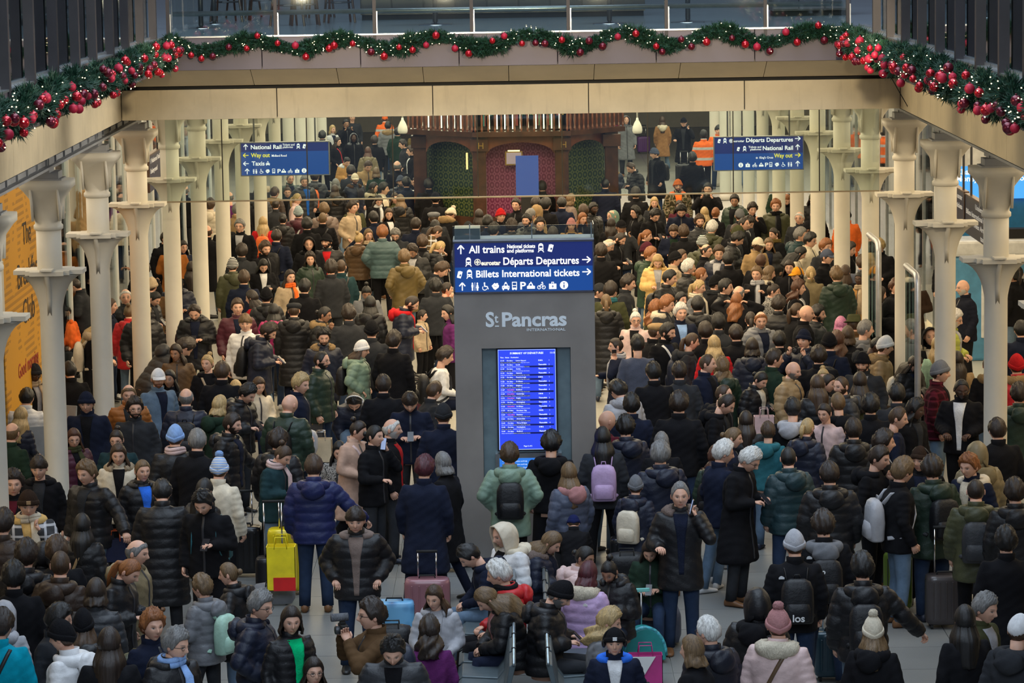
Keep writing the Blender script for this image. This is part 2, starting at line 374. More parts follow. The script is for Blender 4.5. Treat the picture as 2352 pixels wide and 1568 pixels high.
def rect(a, b_, c_, d): return [(a, b_), (c_, b_), (c_, d), (a, d)]
def stroke(p, q, w_):
    p = np.array(p); q = np.array(q); d = (q-p)/np.linalg.norm(q-p); n_ = np.array([-d[1], d[0]])*w_/2; return [tuple(p-n_), tuple(q-n_), tuple(q+n_), tuple(p+n_)]
def ringp(cx, cz, r, w_, n=14, a0=0, a1=2*PI):
    out = []
    for i in range(n):
        t0 = a0+(a1-a0)*i/n; t1 = a0+(a1-a0)*(i+1)/n
        out.append([(cx+r*math.cos(t0), cz+r*math.sin(t0)), (cx+r*math.cos(t1), cz+r*math.sin(t1)), (cx+(r-w_)*math.cos(t1), cz+(r-w_)*math.sin(t1)), (cx+(r-w_)*math.cos(t0), cz+(r-w_)*math.sin(t0))])
    return out
def icon(kind):       # unit square, white shapes (and dark cut-outs in second list)
    W, D = [], []
    if kind in ('up', 'right', 'left'):
        P = [stroke((.5, .02), (.5, .9), .13), stroke((.5, .98), (.14, .56), .14), stroke((.5, .98), (.86, .56), .14)]
        if kind != 'up':
            k = 1 if kind == 'right' else -1
            P = [[(.5+k*(z-.5), .5-k*(x-.5)) for x, z in p] for p in P]
        W += P
    elif kind == 'train': W += [rect(.2, .2, .8, .85), circ(.5, .8, .3), stroke((.3, .2), (.15, 0), .1), stroke((.7, .2), (.85, 0), .1)]; D += [rect(.3, .55, .7, .78), circ(.34, .35, .07, 8), circ(.66, .35, .07, 8)]
    elif kind == 'ticket': W += [[(.2, .1), (.6, 0), (.85, .85), (.45, .98)], [(.1, .15), (.2, .1), (.4, .9), (.3, .95)]]; D += [[(.42, .3), (.6, .26), (.66, .5), (.48, .54)]]
    elif kind == 'toilets': W += [circ(.2, .88, .1, 8), rect(.08, .4, .32, .75), rect(.12, 0, .28, .42), circ(.8, .88, .1, 8), [(.62, .3), (.98, .3), (.88, .75), (.72, .75)], rect(.7, 0, .9, .35), rect(.48, 0, .52, 1)]
    elif kind == 'chair': W += [circ(.4, .9, .1, 8), stroke((.4, .8), (.42, .45), .14), stroke((.42, .5), (.72, .48), .12), stroke((.72, .5), (.85, .15), .12)]+ringp(.42, .3, .3, .08, 12, 2.4, 6.0)
    elif kind == 'hand': W += [[(.05, .55), (.4, .9), (.95, .6), (.9, .35), (.5, .05), (.3, .15)], circ(.72, .75, .14, 8)]; D += [stroke((.3, .55), (.65, .4), .05)]
    elif kind == 'taxi': W += [[(.05, .15), (.95, .15), (.95, .5), (.75, .55), (.65, .85), (.35, .85), (.25, .55), (.05, .5)], rect(.12, 0, .28, .2), rect(.72, 0, .88, .2), rect(.4, .85, .6, .98)]; D += [rect(.36, .55, .64, .75), circ(.2, .35, .06, 8), circ(.8, .35, .06, 8)]
    elif kind == 'bus': W += [rect(.2, .08, .8, 1), rect(.25, 0, .38, .1), rect(.62, 0, .75, .1)]; D += [rect(.28, .6, .72, .9), rect(.28, .3, .72, .5)]
    elif kind == 'car': W += [[(.02, .12), (.98, .12), (.98, .45), (.78, .5), (.65, .8), (.3, .8), (.18, .5), (.02, .45)], rect(.42, .8, .58, .95)]; D += [rect(.35, .5, .6, .7)]
    elif kind == 'cycle': W += ringp(.22, .28, .24, .08, 10)+ringp(.78, .28, .24, .08, 10)+[stroke((.22, .28), (.45, .65), .07), stroke((.45, .65), (.78, .28), .07), circ(.6, .85, .1, 8), stroke((.5, .6), (.75, .7), .1)]
    elif kind == 'case': W += [rect(.05, .05, .95, .7), rect(.35, .7, .42, .9), rect(.58, .7, .65, .9), rect(.35, .84, .65, .92)]; D += [rect(.47, .2, .53, .55), rect(.38, .34, .62, .42)]
    elif kind == 'info': W += [circ(.5, .5, .5, 20)]; D += [rect(.43, .18, .57, .58), circ(.5, .75, .09, 8)]
    elif kind == 'star': W += ringp(.5, .5, .5, .1, 16)+[stroke((.5, .15), (.5, .85), .1), stroke((.15, .5), (.85, .5), .1)]+ringp(.5, .5, .25, .06, 10)
    elif kind == 'rail': W += [stroke((.1, .6), (.9, .6), .12), stroke((.1, .35), (.9, .35), .12), stroke((.35, .85), (.65, .6), .1), stroke((.65, .35), (.35, .1), .1)]
    elif kind == 'tube': W += ringp(.5, .5, .5, .14, 16)+[rect(-.1, .42, 1.1, .58)]
    return W, D
ICM = {}
def icon_obj(kind, x, z, s, mat, dmat, parent, y=-.01):
    k = kind
    if k not in ICM:
        W, D = icon(kind); a = MB(); b_ = MB()
        for p in W: a.prism(p, -.01, 0)
        for p in D: b_.prism(p, -.016, -.008)
        ICM[k] = (a.mesh('pictogram'), b_.mesh('pictogram_detail') if D else None)
    M = Matrix.Translation((x, y, z)) @ Matrix.Diagonal((s, .3, s, 1))
    o = link('pictogram', ICM[k][0], mat, parent, M)
    if ICM[k][1]: link('cutout', ICM[k][1], dmat, o)
    return o
M_SW = glow('sign_white', (1, 1, .96), 1.0); M_SY = glow('sign_yellow', (1, .86, .05), .9); M_SCREAM = glow('sign_cream', (1, .95, .75), .95)
M_SN = glow('sign_navy', (.012, .03, .22), .5); M_SB = glow('sign_blue', (.01, .09, .42), .55)
M_SN2 = plain('sign_dark_navy', (.012, .02, .07), .4)
M_SW2 = plain('sign_letter_white', (.75, .75, .75), .5, emit=(1, 1, 1), es=.12); M_SY2 = glow('sign_letter_yellow', (1, .8, .05), .55)
ICONS = ['toilets', 'chair', 'hand', 'taxi', 'bus', 'P', 'car', 'cycle', 'case', 'info']
# ------------------------------------------------------------------ the information totem
YK = 37.5; kp = lambda x, y: UY(x, y, YK)
a = kp(1040, 552); b_ = kp(1364, 552)
KX0, KX1 = a[0], b_[0]; KZ1 = (a[2]+b_[2])/2; KW = KX1-KX0; kx = (KX0+KX1)/2
tot = tag(empty('information_totem', (kx, YK, 0)), 'tall grey metal station totem with lit blue sign and departures screen', 'information totem')
hw = KW/2
sp = KW/324.0      # metres per photo pixel on the face
def kz(y): return KZ1-(y-552)*sp*1.004
def kX(x): return -hw+(x-1040)*sp
zs0, zs1 = kz(671), kz(555)           # sign
zr0, zr1 = kz(1172), kz(800)          # recess
xr0, xr1 = kX(1102), kX(1307)
m_ = MB(); dk = .5
m_.bbox((-hw, 0, zr1), (hw, dk, kz(673))); m_.bbox((-hw, 0, .12), (xr0, dk, zr1)); m_.bbox((xr1, 0, .12), (hw, dk, zr1)); m_.bbox((xr0, 0, .12), (xr1, dk, zr0))
m_.bbox((xr0, .12, zr0), (xr1, dk, zr1)); m_.bbox((-hw, .02, kz(673)), (hw, dk, KZ1))
obj('casing', m_, M_KIOSK, tot)
obj('recess', MB().bbox((xr0+.004, .10, zr0), (xr1-.004, .125, zr1)), M_KREC, tot)
obj('plinth', MB().bbox((-hw+.03, .03, 0), (hw-.03, dk-.03, .13)), M_BLACK, tot)
m_ = MB()
for (p, q, r_, s_) in ((-hw, zs0-.01, hw, zs0+.012), (-hw, zs1-.006, hw, KZ1), (-hw, zs0, -hw+.018, zs1), (hw-.018, zs0, hw, zs1)): m_.bbox((p, -.02, q), (r_, .02, s_))
obj('sign_frame', m_, plain('sign_frame_metal', (.10, .10, .13), .35, .5), tot)
zm = kz(612)
sg = obj('sign_panel', MB().bbox((-hw+.015, -.008, zm), (hw-.015, .02, zs1)), M_SN, tot)
sg2 = obj('sign_panel', MB().bbox((-hw+.015, -.008, zs0), (hw-.015, .02, zm)), M_SB, tot)
def kt(s_, x0, x1, ybase, h_, mat=M_SW, bold=.02, par=sg): text(s_, kX(x0), kz(ybase), h_*sp*1.42, mat, par, -.012, bold=bold, fit=(x1-x0)*sp)
kt('All trains', 1077, 1158, 579, 17); kt('National tickets', 1164, 1228, 569, 8.5, bold=.03); kt('and platforms', 1164, 1225, 579, 8.5, bold=.03)
kt('eurostar', 1104, 1148, 607, 10, M_SCREAM, .04); kt('Départs Departures', 1154, 1327, 607, 17)
kt('Billets International tickets', 1091, 1328, 635, 16, par=sg2)
def ki(k, x, y, s_, par=sg, mat=M_SW, dm=M_SN): icon_obj(k, kX(x-s_/2), kz(y+s_/2), s_*sp, mat, dm, par, -.0105)
ki('up', 1058, 571, 21); ki('train', 1242, 570, 19); ki('ticket', 1265, 570, 19); ki('train', 1075, 600, 19); ki('star', 1096, 600, 15, mat=M_SCREAM); ki('right', 1346, 598, 20)
ki('ticket', 1055, 628, 18, sg2, dm=M_SB); ki('train', 1077, 628, 19, sg2, dm=M_SB); ki('right', 1346, 626, 20, sg2)
for i, k in enumerate(['up']+ICONS):
    x = [1060, 1089, 1113, 1136, 1160, 1180, 1198, 1218, 1242, 1268, 1294][i]
    if k == 'P': kt('P', 1192, 1204, 664, 17, par=sg2)
    else: ki(k, x, 656, 19, sg2, dm=M_SB)
M_LOGO = plain('totem_logo', (.55, .62, .68), .5, emit=(.7, .8, .9), es=.15)
lg = lambda s_, x0, x1, yb, h_, bo: text(s_, kX(x0), kz(yb), h_*sp*1.42, M_LOGO, tot, -.004, bold=bo, fit=(x1-x0)*sp)
lg('S', 1112, 1129, 749, 33, .03); lg('t', 1133, 1141, 740, 20, .02); lg('Pancras', 1148, 1294, 749, 32, .03); lg('-', 1133, 1141, 753, 14, .02)
lg('INTERNATIONAL', 1206, 1295, 761, 6, .01)
# departures screen
x0, x1, z0, z1 = kX(1139), kX(1272), kz(1037), kz(804)
sc = obj('screen_housing', MB().bbox((x0-.02, .03, z0-.02), (x1+.02, .12, z1+.01)), M_BLACK, tot)
M_SCR = glow('screen_blue', (.03, .07, .9), .9); M_SCR2 = glow('screen_dark_row', (.005, .01, .16), .6); M_SCT = glow('screen_text', (.75, .85, 1), 1.3); M_SCR3 = glow('screen_red_text', (1, .2, .25), 1.0)
M_SCE = glow('screen_edge', (.35, .5, 1.0), 1.2)
scr = obj('screen', MB().bbox((x0, .018, z0), (x1, .03, z1)), M_SCR, tot)
m_ = MB(); e = .006
m_.bbox((x0, .014, z0), (x0+e, .019, z1)); m_.bbox((x1-e, .014, z0), (x1, .019, z1)); m_.bbox((x0, .014, z0), (x1, .019, z0+e)); m_.bbox((x0, .014, z1-e), (x1, .019, z1)); obj('screen_border', m_, M_SCE, scr)
W_ = x1-x0; H_ = z1-z0
text('SUMMARY OF DEPARTURES', x0+W_*.5, z1-H_*.045, .032, M_SCT, scr, .012, 'CENTER', .02); text('11:13', x1-W_*.1, z1-H_*.043, .028, M_SCT, scr, .012, bold=.02)
text('Time   Status   Destination', x0+W_*.04, z1-H_*.083, .02, M_SCT, scr, .012, bold=.02)
dest = ['Luton Airport', 'Leeds', 'Corby', 'Gatwick', 'Peterborough', 'St Albans', 'Brighton', 'Bedford', 'Cambridge', 'Rugby', 'Nottingham', 'St Albans', 'Horsham City', 'Rainham', 'Amsterdam', 'Three Bridges', 'Nottingham', 'Bedford']
rows = MB()
for i in range(18):
    z = z1-H_*(.115+i*.0415)
    text('11:%02d' % (13+i*2), x0+W_*.04, z, .021, M_SCT, scr, .012, bold=.02)
    text('On time' if i not in (7, 8, 9, 11, 13) else 'Cancelled', x0+W_*.15, z, .021, M_SCT if i not in (7, 8, 9, 11, 13) else M_SCR3, scr, .012, bold=.02)
    text(dest[i], x0+W_*.31, z, .021, M_SCT, scr, .012, bold=.02)
    text('Thameslink' if i % 4 else 'E M R', x0+W_*.7, z, .021, M_SCT, scr, .012, bold=.03); text(str(1+i % 4), x0+W_*.88, z, .021, M_SCT, scr, .012)
    text('calling at City, Farringdon, Blackfriars, London Bridge, East Croydon', x0+W_*.04, z-H_*.018, .0125, M_SCT, scr, .012)
    a_ = rnd.choice([.25, .45, .6, .75]); rows.bbox((x0+W_*(a_ if i % 2 else .04), .0165, z-H_*.022), (x1-W_*.04 if i % 2 else x0+W_*(1-a_), .018, z-H_*.006))
obj('screen_rows', rows, M_SCR2, scr)
text('Page 2 of 2', x0+W_*.5, z0+H_*.03, .022, M_SCT, scr, .012, 'CENTER', .02); text('5G', x0+W_*.06, z0+H_*.03, .03, M_SCT, scr, .012, bold=.03)
# lower terminal in the totem
zt0, zt1 = kz(1165), kz(1046)
tm = obj('terminal_housing', MB().bbox((kX(1130), -.01, zt0), (kX(1283), .13, zt1)), plain('terminal_steel', (.30, .31, .33), .3, .7), tot)
obj('terminal_screen', MB().bbox((kX(1139), -.016, kz(1110)), (kX(1272), -.008, kz(1056))), glow('terminal_blue', (.03, .2, .75), .9), tot)
for i in range(6): text('Departures information and help', kX(1146), kz(1064+i*7.5), .022, M_SCT, tm, -.019)
# clutter on top of the totem
tr = tag(empty('perspex_tray', (kx, YK+.2, KZ1)), 'clear plastic tray with raised edges lying on top of the grey totem', 'tray')
obj('tray_base', MB().bbox((-hw, -.2, 0), (hw, .25, .02)), plain('grey_tray', (.4, .42, .45), .4), tr)
obj('tray_box', MB().bbox((-hw+.02, -.19, .02), (-hw+.32, .2, .15)), glassmat('frosted_plastic', (.55, .57, .6), .25, .3), tr)
m_ = MB().bbox((-hw, -.2, .02), (hw, -.195, .18)); m_.bbox((hw-.005, -.2, .02), (hw, .25, .18)); obj('tray_rim', m_, M_GLASS, tr)
for x in (-hw+.2, .1, hw-.03): obj('tray_post', MB().bbox((x-.006, -.2, .02), (x+.006, -.19, .2)), M_STEEL, tr)
# ------------------------------------------------------------------ hanging direction signs
def hsign(name, pL, pR, pB, lines, Y, label, mats, arrow_side, rz=0.0):
    A = UY(pL[0], pL[1], Y); B = UY(pR[0], pR[1], Y); C_ = UY(pL[0], pB, Y); W0 = B[0]-A[0]; H0 = A[2]-C_[2]
    o = tag(empty(name, ((A[0]+B[0])/2, Y, C_[2])), label, 'sign'); k = W0/(pR[0]-pL[0])
    zc = H0-H0*.27 if arrow_side == 'L' else H0*.5
    u_ = obj('sign_panel', MB().bbox((-W0/2, 0, zc), (W0/2, .09, H0)), mats[0], o); l_ = obj('sign_panel', MB().bbox((-W0/2, 0, 0), (W0/2, .09, zc)), mats[1], o)
    m_ = MB(); e = .014
    for q in (((-W0/2-e, -.012, -e), (W0/2+e, .1, 0)), ((-W0/2-e, -.012, H0), (W0/2+e, .1, H0+e)), ((-W0/2-e, -.012, 0), (-W0/2, .1, H0)), ((W0/2, -.012, 0), (W0/2+e, .1, H0))): m_.bbox(*q)
    obj('sign_frame', m_, plain('sign_grey_frame', (.2, .2, .2), .4, .5), o)
    for x in (-W0*.35, W0*.35): obj('hanging_rod', MB().bbox((x-.012, .03, H0), (x+.012, .06, 5.1-C_[2])), M_DSTEEL, o)
    X = lambda px: -W0/2+(px-pL[0])*k; Z = lambda py: H0-(py-pL[1])*k
    for it in lines:
        par = u_ if Z(it[3] if it[0] == 't' else it[3]) > zc else l_
        if it[0] == 't': text(it[1], X(it[2]), Z(it[3]), it[4]*k*1.42, it[6], par, -.004, bold=.02, fit=(it[5]-it[2])*k)
        else: icon_obj(it[1], X(it[2]-it[4]/2), Z(it[3]+it[4]/2), it[4]*k, it[5] if len(it) > 5 else M_SW, mats[1], par, -.003)
    return o
ls = [('i', 'up', 564, 338, 13), ('t', 'National Rail', 575, 343, 9.5, 645, M_SW), ('t', 'Tickets and', 649, 336, 4.6, 676, M_SW), ('t', 'platforms', 649, 341.5, 4.6, 672, M_SW), ('i', 'train', 685, 338, 11), ('i', 'ticket', 699, 338, 11),
      ('i', 'left', 564, 357, 13, M_SY), ('t', 'Way out', 576, 361.5, 9.5, 619, M_SY), ('t', 'Midland Road', 623, 361, 5, 657, M_SW),
      ('i', 'left', 564, 376, 13), ('t', 'Taxis', 577, 380.5, 9.5, 606, M_SW), ('i', 'taxi', 614, 376, 10), ('i', 'up', 566, 394, 13)]
for k, x in (('toilets', 584), ('chair', 599), ('hand', 613), ('bus', 627), ('P', 638), ('car', 650), ('cycle', 665), ('case', 681), ('info', 697)):
    ls.append(('t', 'P', 635, 398.5, 9, 642, M_SW) if k == 'P' else ('i', k, x, 394, 11))
# keep icon order as in the photograph (bus before P)
hsign('hanging_sign', (553, 329), (754, 329), 403, ls, 50.6, 'hanging blue sign reading National Rail, Way out and Taxis', (M_SN, M_SB), 'L')
ls = [('i', 'ticket', 1652, 324, 10), ('i', 'train', 1665, 324, 11), ('i', 'star', 1679, 324, 9), ('t', 'eurostar', 1684, 327, 5, 1709, M_SW), ('t', 'Départs Departures', 1713, 327.5, 9.5, 1820, M_SW), ('i', 'right', 1832, 321, 13),
      ('i', 'ticket', 1696, 343, 10), ('i', 'train', 1710, 343, 11), ('t', 'Tickets and', 1719, 341, 4.6, 1748, M_SW), ('t', 'platforms', 1723, 346.5, 4.6, 1748, M_SW), ('t', 'National Rail', 1751, 346.5, 9.5, 1820, M_SW), ('i', 'up', 1832, 341, 13),
      ('i', 'rail', 1738, 364, 6), ('t', "King's Cross", 1744, 366, 5, 1775, M_SW), ('t', 'Way out', 1778, 364, 9.5, 1820, M_SY), ('i', 'right', 1832, 359, 13, M_SY), ('i', 'up', 1832, 379, 13)]
for i, k in enumerate(ICONS[::-1]):
    x = [1701, 1717, 1733, 1748, 1759.5, 1770, 1784, 1799, 1813, 1820][i]
    if k == 'P': ls.append(('t', 'P', 1756, 384.5, 9, 1763, M_SW))
    elif k == 'toilets': ls.append(('i', k, 1814, 380, 11))
    elif k == 'chair': ls.append(('i', k, 1799, 380, 11))
    elif k == 'hand': ls.append(('i', k, 1784, 380, 11))
    elif k == 'taxi': continue
    else: ls.append(('i', k, x, 380, 11))
hsign('hanging_sign', (1641, 316), (1844, 314), 391, ls, 50.6, "hanging blue sign reading Departures, National Rail and King's Cross Way out", (M_SN, M_SB), 'R')
# side signs, seen nearly edge on: planes along the hall
def sidesign(X, Y0, Y1, z0, z1, lines, label, s):
    o = tag(empty('hanging_sign', (X, (Y0+Y1)/2, z0), -s*PI/2), label, 'sign'); W0 = Y1-Y0; H0 = z1-z0
    u_ = obj('sign_panel', MB().bbox((-W0/2, -.03, 0), (W0/2, .03, H0)), M_SN2, o)
    m_ = MB().bbox((-W0/2-.02, -.04, 0), (-W0/2, .04, H0)); m_.bbox((W0/2, -.04, 0), (W0/2+.02, .04, H0)); m_.bbox((-W0/2, -.04, H0), (W0/2, .04, H0+.02)); obj('sign_frame', m_, plain('sign_brown_frame', (.12, .07, .05), .4, .4), o)
    for x in (-W0*.35, W0*.35): obj('hanging_rod', MB().bbox((x-.015, -.015, H0), (x+.015, .015, 5.1-z0)), M_DSTEEL, o)
    for (s_, x, z, h_, mt) in lines: text(s_, -W0/2+x*W0, z*H0, h_*1.25*H0, mt, u_, -.036, bold=.02, fit=min(.9-x, .05*len(s_))*W0)
    return o
def yX(px, X): # distance at which |X| plane is seen at px
    return X*F/(px-1195.6)
a = yX(2186, 5.0); b_ = yX(2266, 5.0)
zt = lambda px, py, X: UY(px, py, yX(px, X))[2]
sidesign(6.3, yX(2228, 6.3), yX(2184, 6.3), zt(2190, 505, 6.3), zt(2190, 420, 6.3), [('Departures Départs eurostar', .05, .78, .15, M_SW2), ('National Rail  tickets', .05, .54, .15, M_SW2), ('Way out', .05, .3, .15, M_SY2), ('P   i   bus   taxi', .05, .06, .15, M_SW2)], 'dark hanging sign reading Departures beside the thick white column', 1)
sidesign(6.3, yX(2292, 6.3), yX(2230, 6.3), zt(2240, 540, 6.3), zt(2240, 452, 6.3), [('Underground', .4, .78, .15, M_SW2), ('Billets International tickets', .05, .54, .15, M_SW2), ('Arrivées Arrivals', .2, .3, .15, M_SW2), ('taxi  bus', .6, .06, .15, M_SW2)], 'dark hanging sign reading Underground, partly hidden by a white column', 1)
sidesign(-6.0, yX(343, -6.0), yX(372, -6.0), zt(358, 432, -6.0), zt(358, 350, -6.0), [('i National Rail', .1, .78, .15, M_SW2), ('Underground', .08, .5, .15, M_SW2), ('Toilets', .08, .24, .15, M_SW2), ('P bus', .5, .04, .13, M_SW2)], 'dark hanging sign reading Underground beside the cream columns', -1)
# ------------------------------------------------------------------ people: colours
CN = dict(black=(.008, .008, .010), navy=(.011, .015, .033), grey=(.16, .165, .18), dgrey=(.028, .030, .035), lgrey=(.42, .42, .45), cream=(.66, .58, .45), white=(.75, .75, .76), beige=(.48, .37, .25),
          tan=(.33, .22, .11), camel=(.42, .22, .07), brown=(.10, .055, .025), dbrown=(.035, .02, .013), olive=(.055, .058, .026), green=(.028, .065, .035), dgreen=(.016, .034, .022), sage=(.20, .31, .27), teal=(.03, .14, .17),
          dteal=(.016, .042, .050), red=(.5, .015, .02), maroon=(.09, .01, .02), burgundy=(.075, .014, .026), orange=(.85, .16, .03), yellow=(.75, .48, .02), mustard=(.13, .09, .028), pink=(.55, .2, .25), ppink=(.62, .45, .43),
          magenta=(.42, .015, .13), purple=(.12, .022, .12), plum=(.07, .012, .03), lilac=(.5, .34, .56), blue=(.02, .12, .5), lblue=(.26, .42, .75), slate=(.075, .09, .14), denim=(.022, .038, .078), ldenim=(.12, .18, .26), khaki=(.2, .16, .09),
          mint=(.4, .62, .5), lime=(.42, .46, .08), rust=(.30, .10, .02), turq=(.0, .28, .40), bgreen=(.0, .55, .2), butter=(.70, .45, .16), sblue=(.03, .16, .75), taupe=(.2, .15, .13), dpink=(.42, .2, .2), royal=(.010, .016, .080), bsage=(.19, .28, .21), dsage=(.065, .115, .125))
CW = dict(dgrey='charcoal', lgrey='pale grey', dbrown='dark brown', dgreen='dark green', dteal='dark teal', ppink='pale pink', dsage='teal grey', lblue='light blue', ldenim='pale denim', bgreen='bright green', sblue='bright blue', dpink='dusty pink', butter='butter yellow', royal='royal blue', turq='turquoise', bsage='sage', slate='slate blue', lime='lime green')
HCOL = dict(k=(.008, .007, .007), d=(.022, .013, .009), b=(.055, .03, .016), l=(.14, .085, .04), y=(.42, .29, .13), g=(.17, .165, .16), w=(.6, .58, .55), r=(.24, .085, .025), p=(.5, .17, .32), m=(.07, .012, .02), a=(.08, .03, .015))
HW = dict(k='black', d='dark brown', b='brown', l='light brown', y='blonde', g='grey', w='white', r='ginger', p='pink', m='burgundy', a='auburn')
SKIN = dict(L=(.72, .41, .29), M=(.40, .21, .13), K=(.085, .04, .025))
HS = 1.10    # head size
def clothmat(c, kind):
    key = ('cloth', c, kind)
    if key in MC: return MC[key]
    col = CN[c]; m, t, b = nodes('%s_%s' % (CW.get(c, c).replace(' ', '_'), kind)); vec = coords(t)
    puf = kind in ('puffer', 'nylon'); setin(b, Roughness=.48 if puf else .9)
    b.inputs['Specular IOR Level'].default_value = .38 if puf else .15
    n = noise(t, vec, 5 if puf else 9, 5, .6)
    cc = ramp(t, n, [(.3, mul(col, .8)), (.7, mul(col, 1.18))])
    if kind == 'plaid':
        W = []
        for ax in (0, 2):
            wv = t.nodes.new('ShaderNodeTexWave'); wv.bands_direction = 'XYZ'[ax]; wv.inputs['Scale'].default_value = 3.2; L(t, vec, wv.inputs['Vector']); W.append(ramp(t, wv.outputs[1], [(.80, (0, 0, 0)), (.86, (1, 1, 1))], 'CONSTANT'))
        dark = mul(col, .12) if sum(col) > .6 else (.012, .012, .018)
        lt = (.5, .5, .52) if sum(col) > .35 else mul(col, 1.0); cc = mixc(t, W[0], mixc(t, W[1], mul(col, .35) if sum(col) < .6 or True else cc, lt), mixc(t, W[1], lt, mul(lt, 1.3)))
    if kind == 'camo':
        cc = ramp(t, noise(t, vec, 12, 2, .5), [(.0, (.03, .025, .012)), (.44, (.03, .025, .012)), (.45, (.16, .12, .07)), (.52, (.30, .26, .2)), (.56, (.05, .05, .025))], 'CONSTANT')
    if kind == 'stripe':
        wv = t.nodes.new('ShaderNodeTexWave'); wv.bands_direction = 'Z'; wv.inputs['Scale'].default_value = 12; L(t, vec, wv.inputs['Vector']); cc = mixc(t, ramp(t, wv.outputs[1], [(.45, (0, 0, 0)), (.55, (1, 1, 1))]), cc, (.6, .6, .6))
    if kind == 'flecked':
        cc = ramp(t, noise(t, vec, 40, 3, .7), [(.42, (.015, .015, .015)), (.52, (.5, .48, .45)), (.62, (.02, .02, .03))])
    if kind == 'hivis':
        wv = t.nodes.new('ShaderNodeTexWave'); wv.bands_direction = 'Z'; wv.inputs['Scale'].default_value = 1.1; L(t, vec, wv.inputs['Vector']); cc = mixc(t, ramp(t, wv.outputs[1], [(.85, (0, 0, 0)), (.86, (1, 1, 1))]), cc, (.5, .5, .5))
    L(t, cc, b.inputs['Base Color'])
    f = noise(t, vec, 16 if puf else 11, 5, .65)
    if kind in ('knit', 'fur'):
        f = noise(t, coords(t, 'Object', (1, 1, .35) if kind == 'fur' else (1, 1, 1)), 70, 3, .7)
    bump(t, b, f, .6 if kind != 'fur' else 1.0, .012 if kind != 'fur' else .02); MC[key] = m; return m
def hairmat(c):
    key = ('hair', c)
    if key in MC: return MC[key]
    col = HCOL[c]; m, t, b = nodes('%s_hair' % HW[c].replace(' ', '_')); setin(b, Roughness=.42)
    n = noise(t, coords(t, 'Object', (60, 60, 5)), 1.6, 5, .7); L(t, ramp(t, n, [(.3, mul(col, .45)), (.5, col), (.72, mul(col, 1.7))]), b.inputs['Base Color'])
    bump(t, b, n, .7, .006); MC[key] = m; return m
def skinmat(sk, hc, beard):
    key = ('skin', sk, hc, beard)
    if key in MC: return MC[key]
    col = SKIN[sk]; m, t, b = nodes('skin_%s_%s' % ({'L': 'light', 'M': 'medium', 'K': 'dark'}[sk], HW[hc].replace(' ', '_'))); setin(b, Roughness=.5)
    a = t.nodes.new('ShaderNodeAttribute'); a.attribute_name = 'msk'; s_ = t.nodes.new('ShaderNodeSeparateColor'); L(t, a.outputs['Color'], s_.inputs[0])
    e = t.nodes.new('ShaderNodeAttribute'); e.attribute_name = 'eye'; se = t.nodes.new('ShaderNodeSeparateColor'); L(t, e.outputs['Color'], se.inputs[0])
    n = noise(t, coords(t), 14, 4); c = ramp(t, n, [(.3, mul(col, .88)), (.7, mul(col, 1.1))])
    c = mixc(t, s_.outputs[0], c, (col[0]*.70, col[1]*.32, col[2]*.34)); hcol = HCOL[hc]
    if hc in 'wy': hcol = mul(hcol, .55)
    c = mixc(t, s_.outputs[1], c, mul(hcol, .8) if hc not in 'wgy' else mul(hcol, .5))
    if beard: c = mixc(t, s_.outputs[2], c, mul(HCOL[hc], .9))
    c = mixc(t, se.outputs[0], c, (.50, .47, .44)); c = mixc(t, se.outputs[1], c, (.006, .005, .004))
    L(t, c, b.inputs['Base Color']); MC[key] = m; return m
# ------------------------------------------------------------------ head
HCX, HCY, HCZ = 0.0, -.018, .118
def headpt(phi, th, off=0.0):
    """phi: 0 front, +-pi back ; th: polar angle from the crown ; arrays broadcast"""
    phi, th = np.broadcast_arrays(phi, th)
    sx = np.sin(th)*np.sin(phi); sy = -np.sin(th)*np.cos(phi); cz = np.cos(th)
    front = np.clip(-sy, 0, 1); low = np.clip(-cz, 0, 1)
    x = (.0745+off)*sx*(1-.36*low**1.5); z = (.119+off)*cz
    y = np.where(sy < 0, (.094+off)*sy*(1-.12*low), (.098+off)*sy*(1-.55*low**1.2))
    z = z*np.where(cz < 0, 1.0+.0*low, 1)
    # face relief
    g = lambda cx, cz_, wx, wz: np.exp(-((x-cx)/wx)**2-((z-cz_)/wz)**2)*(sy < .1)
    nose = g(0, -.022, .010, .016)*.021+g(0, -.003, .008, .02)*.011
    d = nose+g(0, .030, .045, .010)*.004-g(.031, .010, .014, .011)*.009-g(-.031, .010, .014, .011)*.009
    d = d+g(0, -.056, .020, .006)*.005+g(0, -.066, .017, .005)*.006-g(0, -.061, .020, .002)*.003+g(0, -.095, .020, .013)*.010
    d = d+g(.040, -.025, .018, .018)*.004+g(-.040, -.025, .018, .018)*.004
    if off == 0: y = y-d
    return np.stack([HCX+x, HCY+y, HCZ+z], -1)
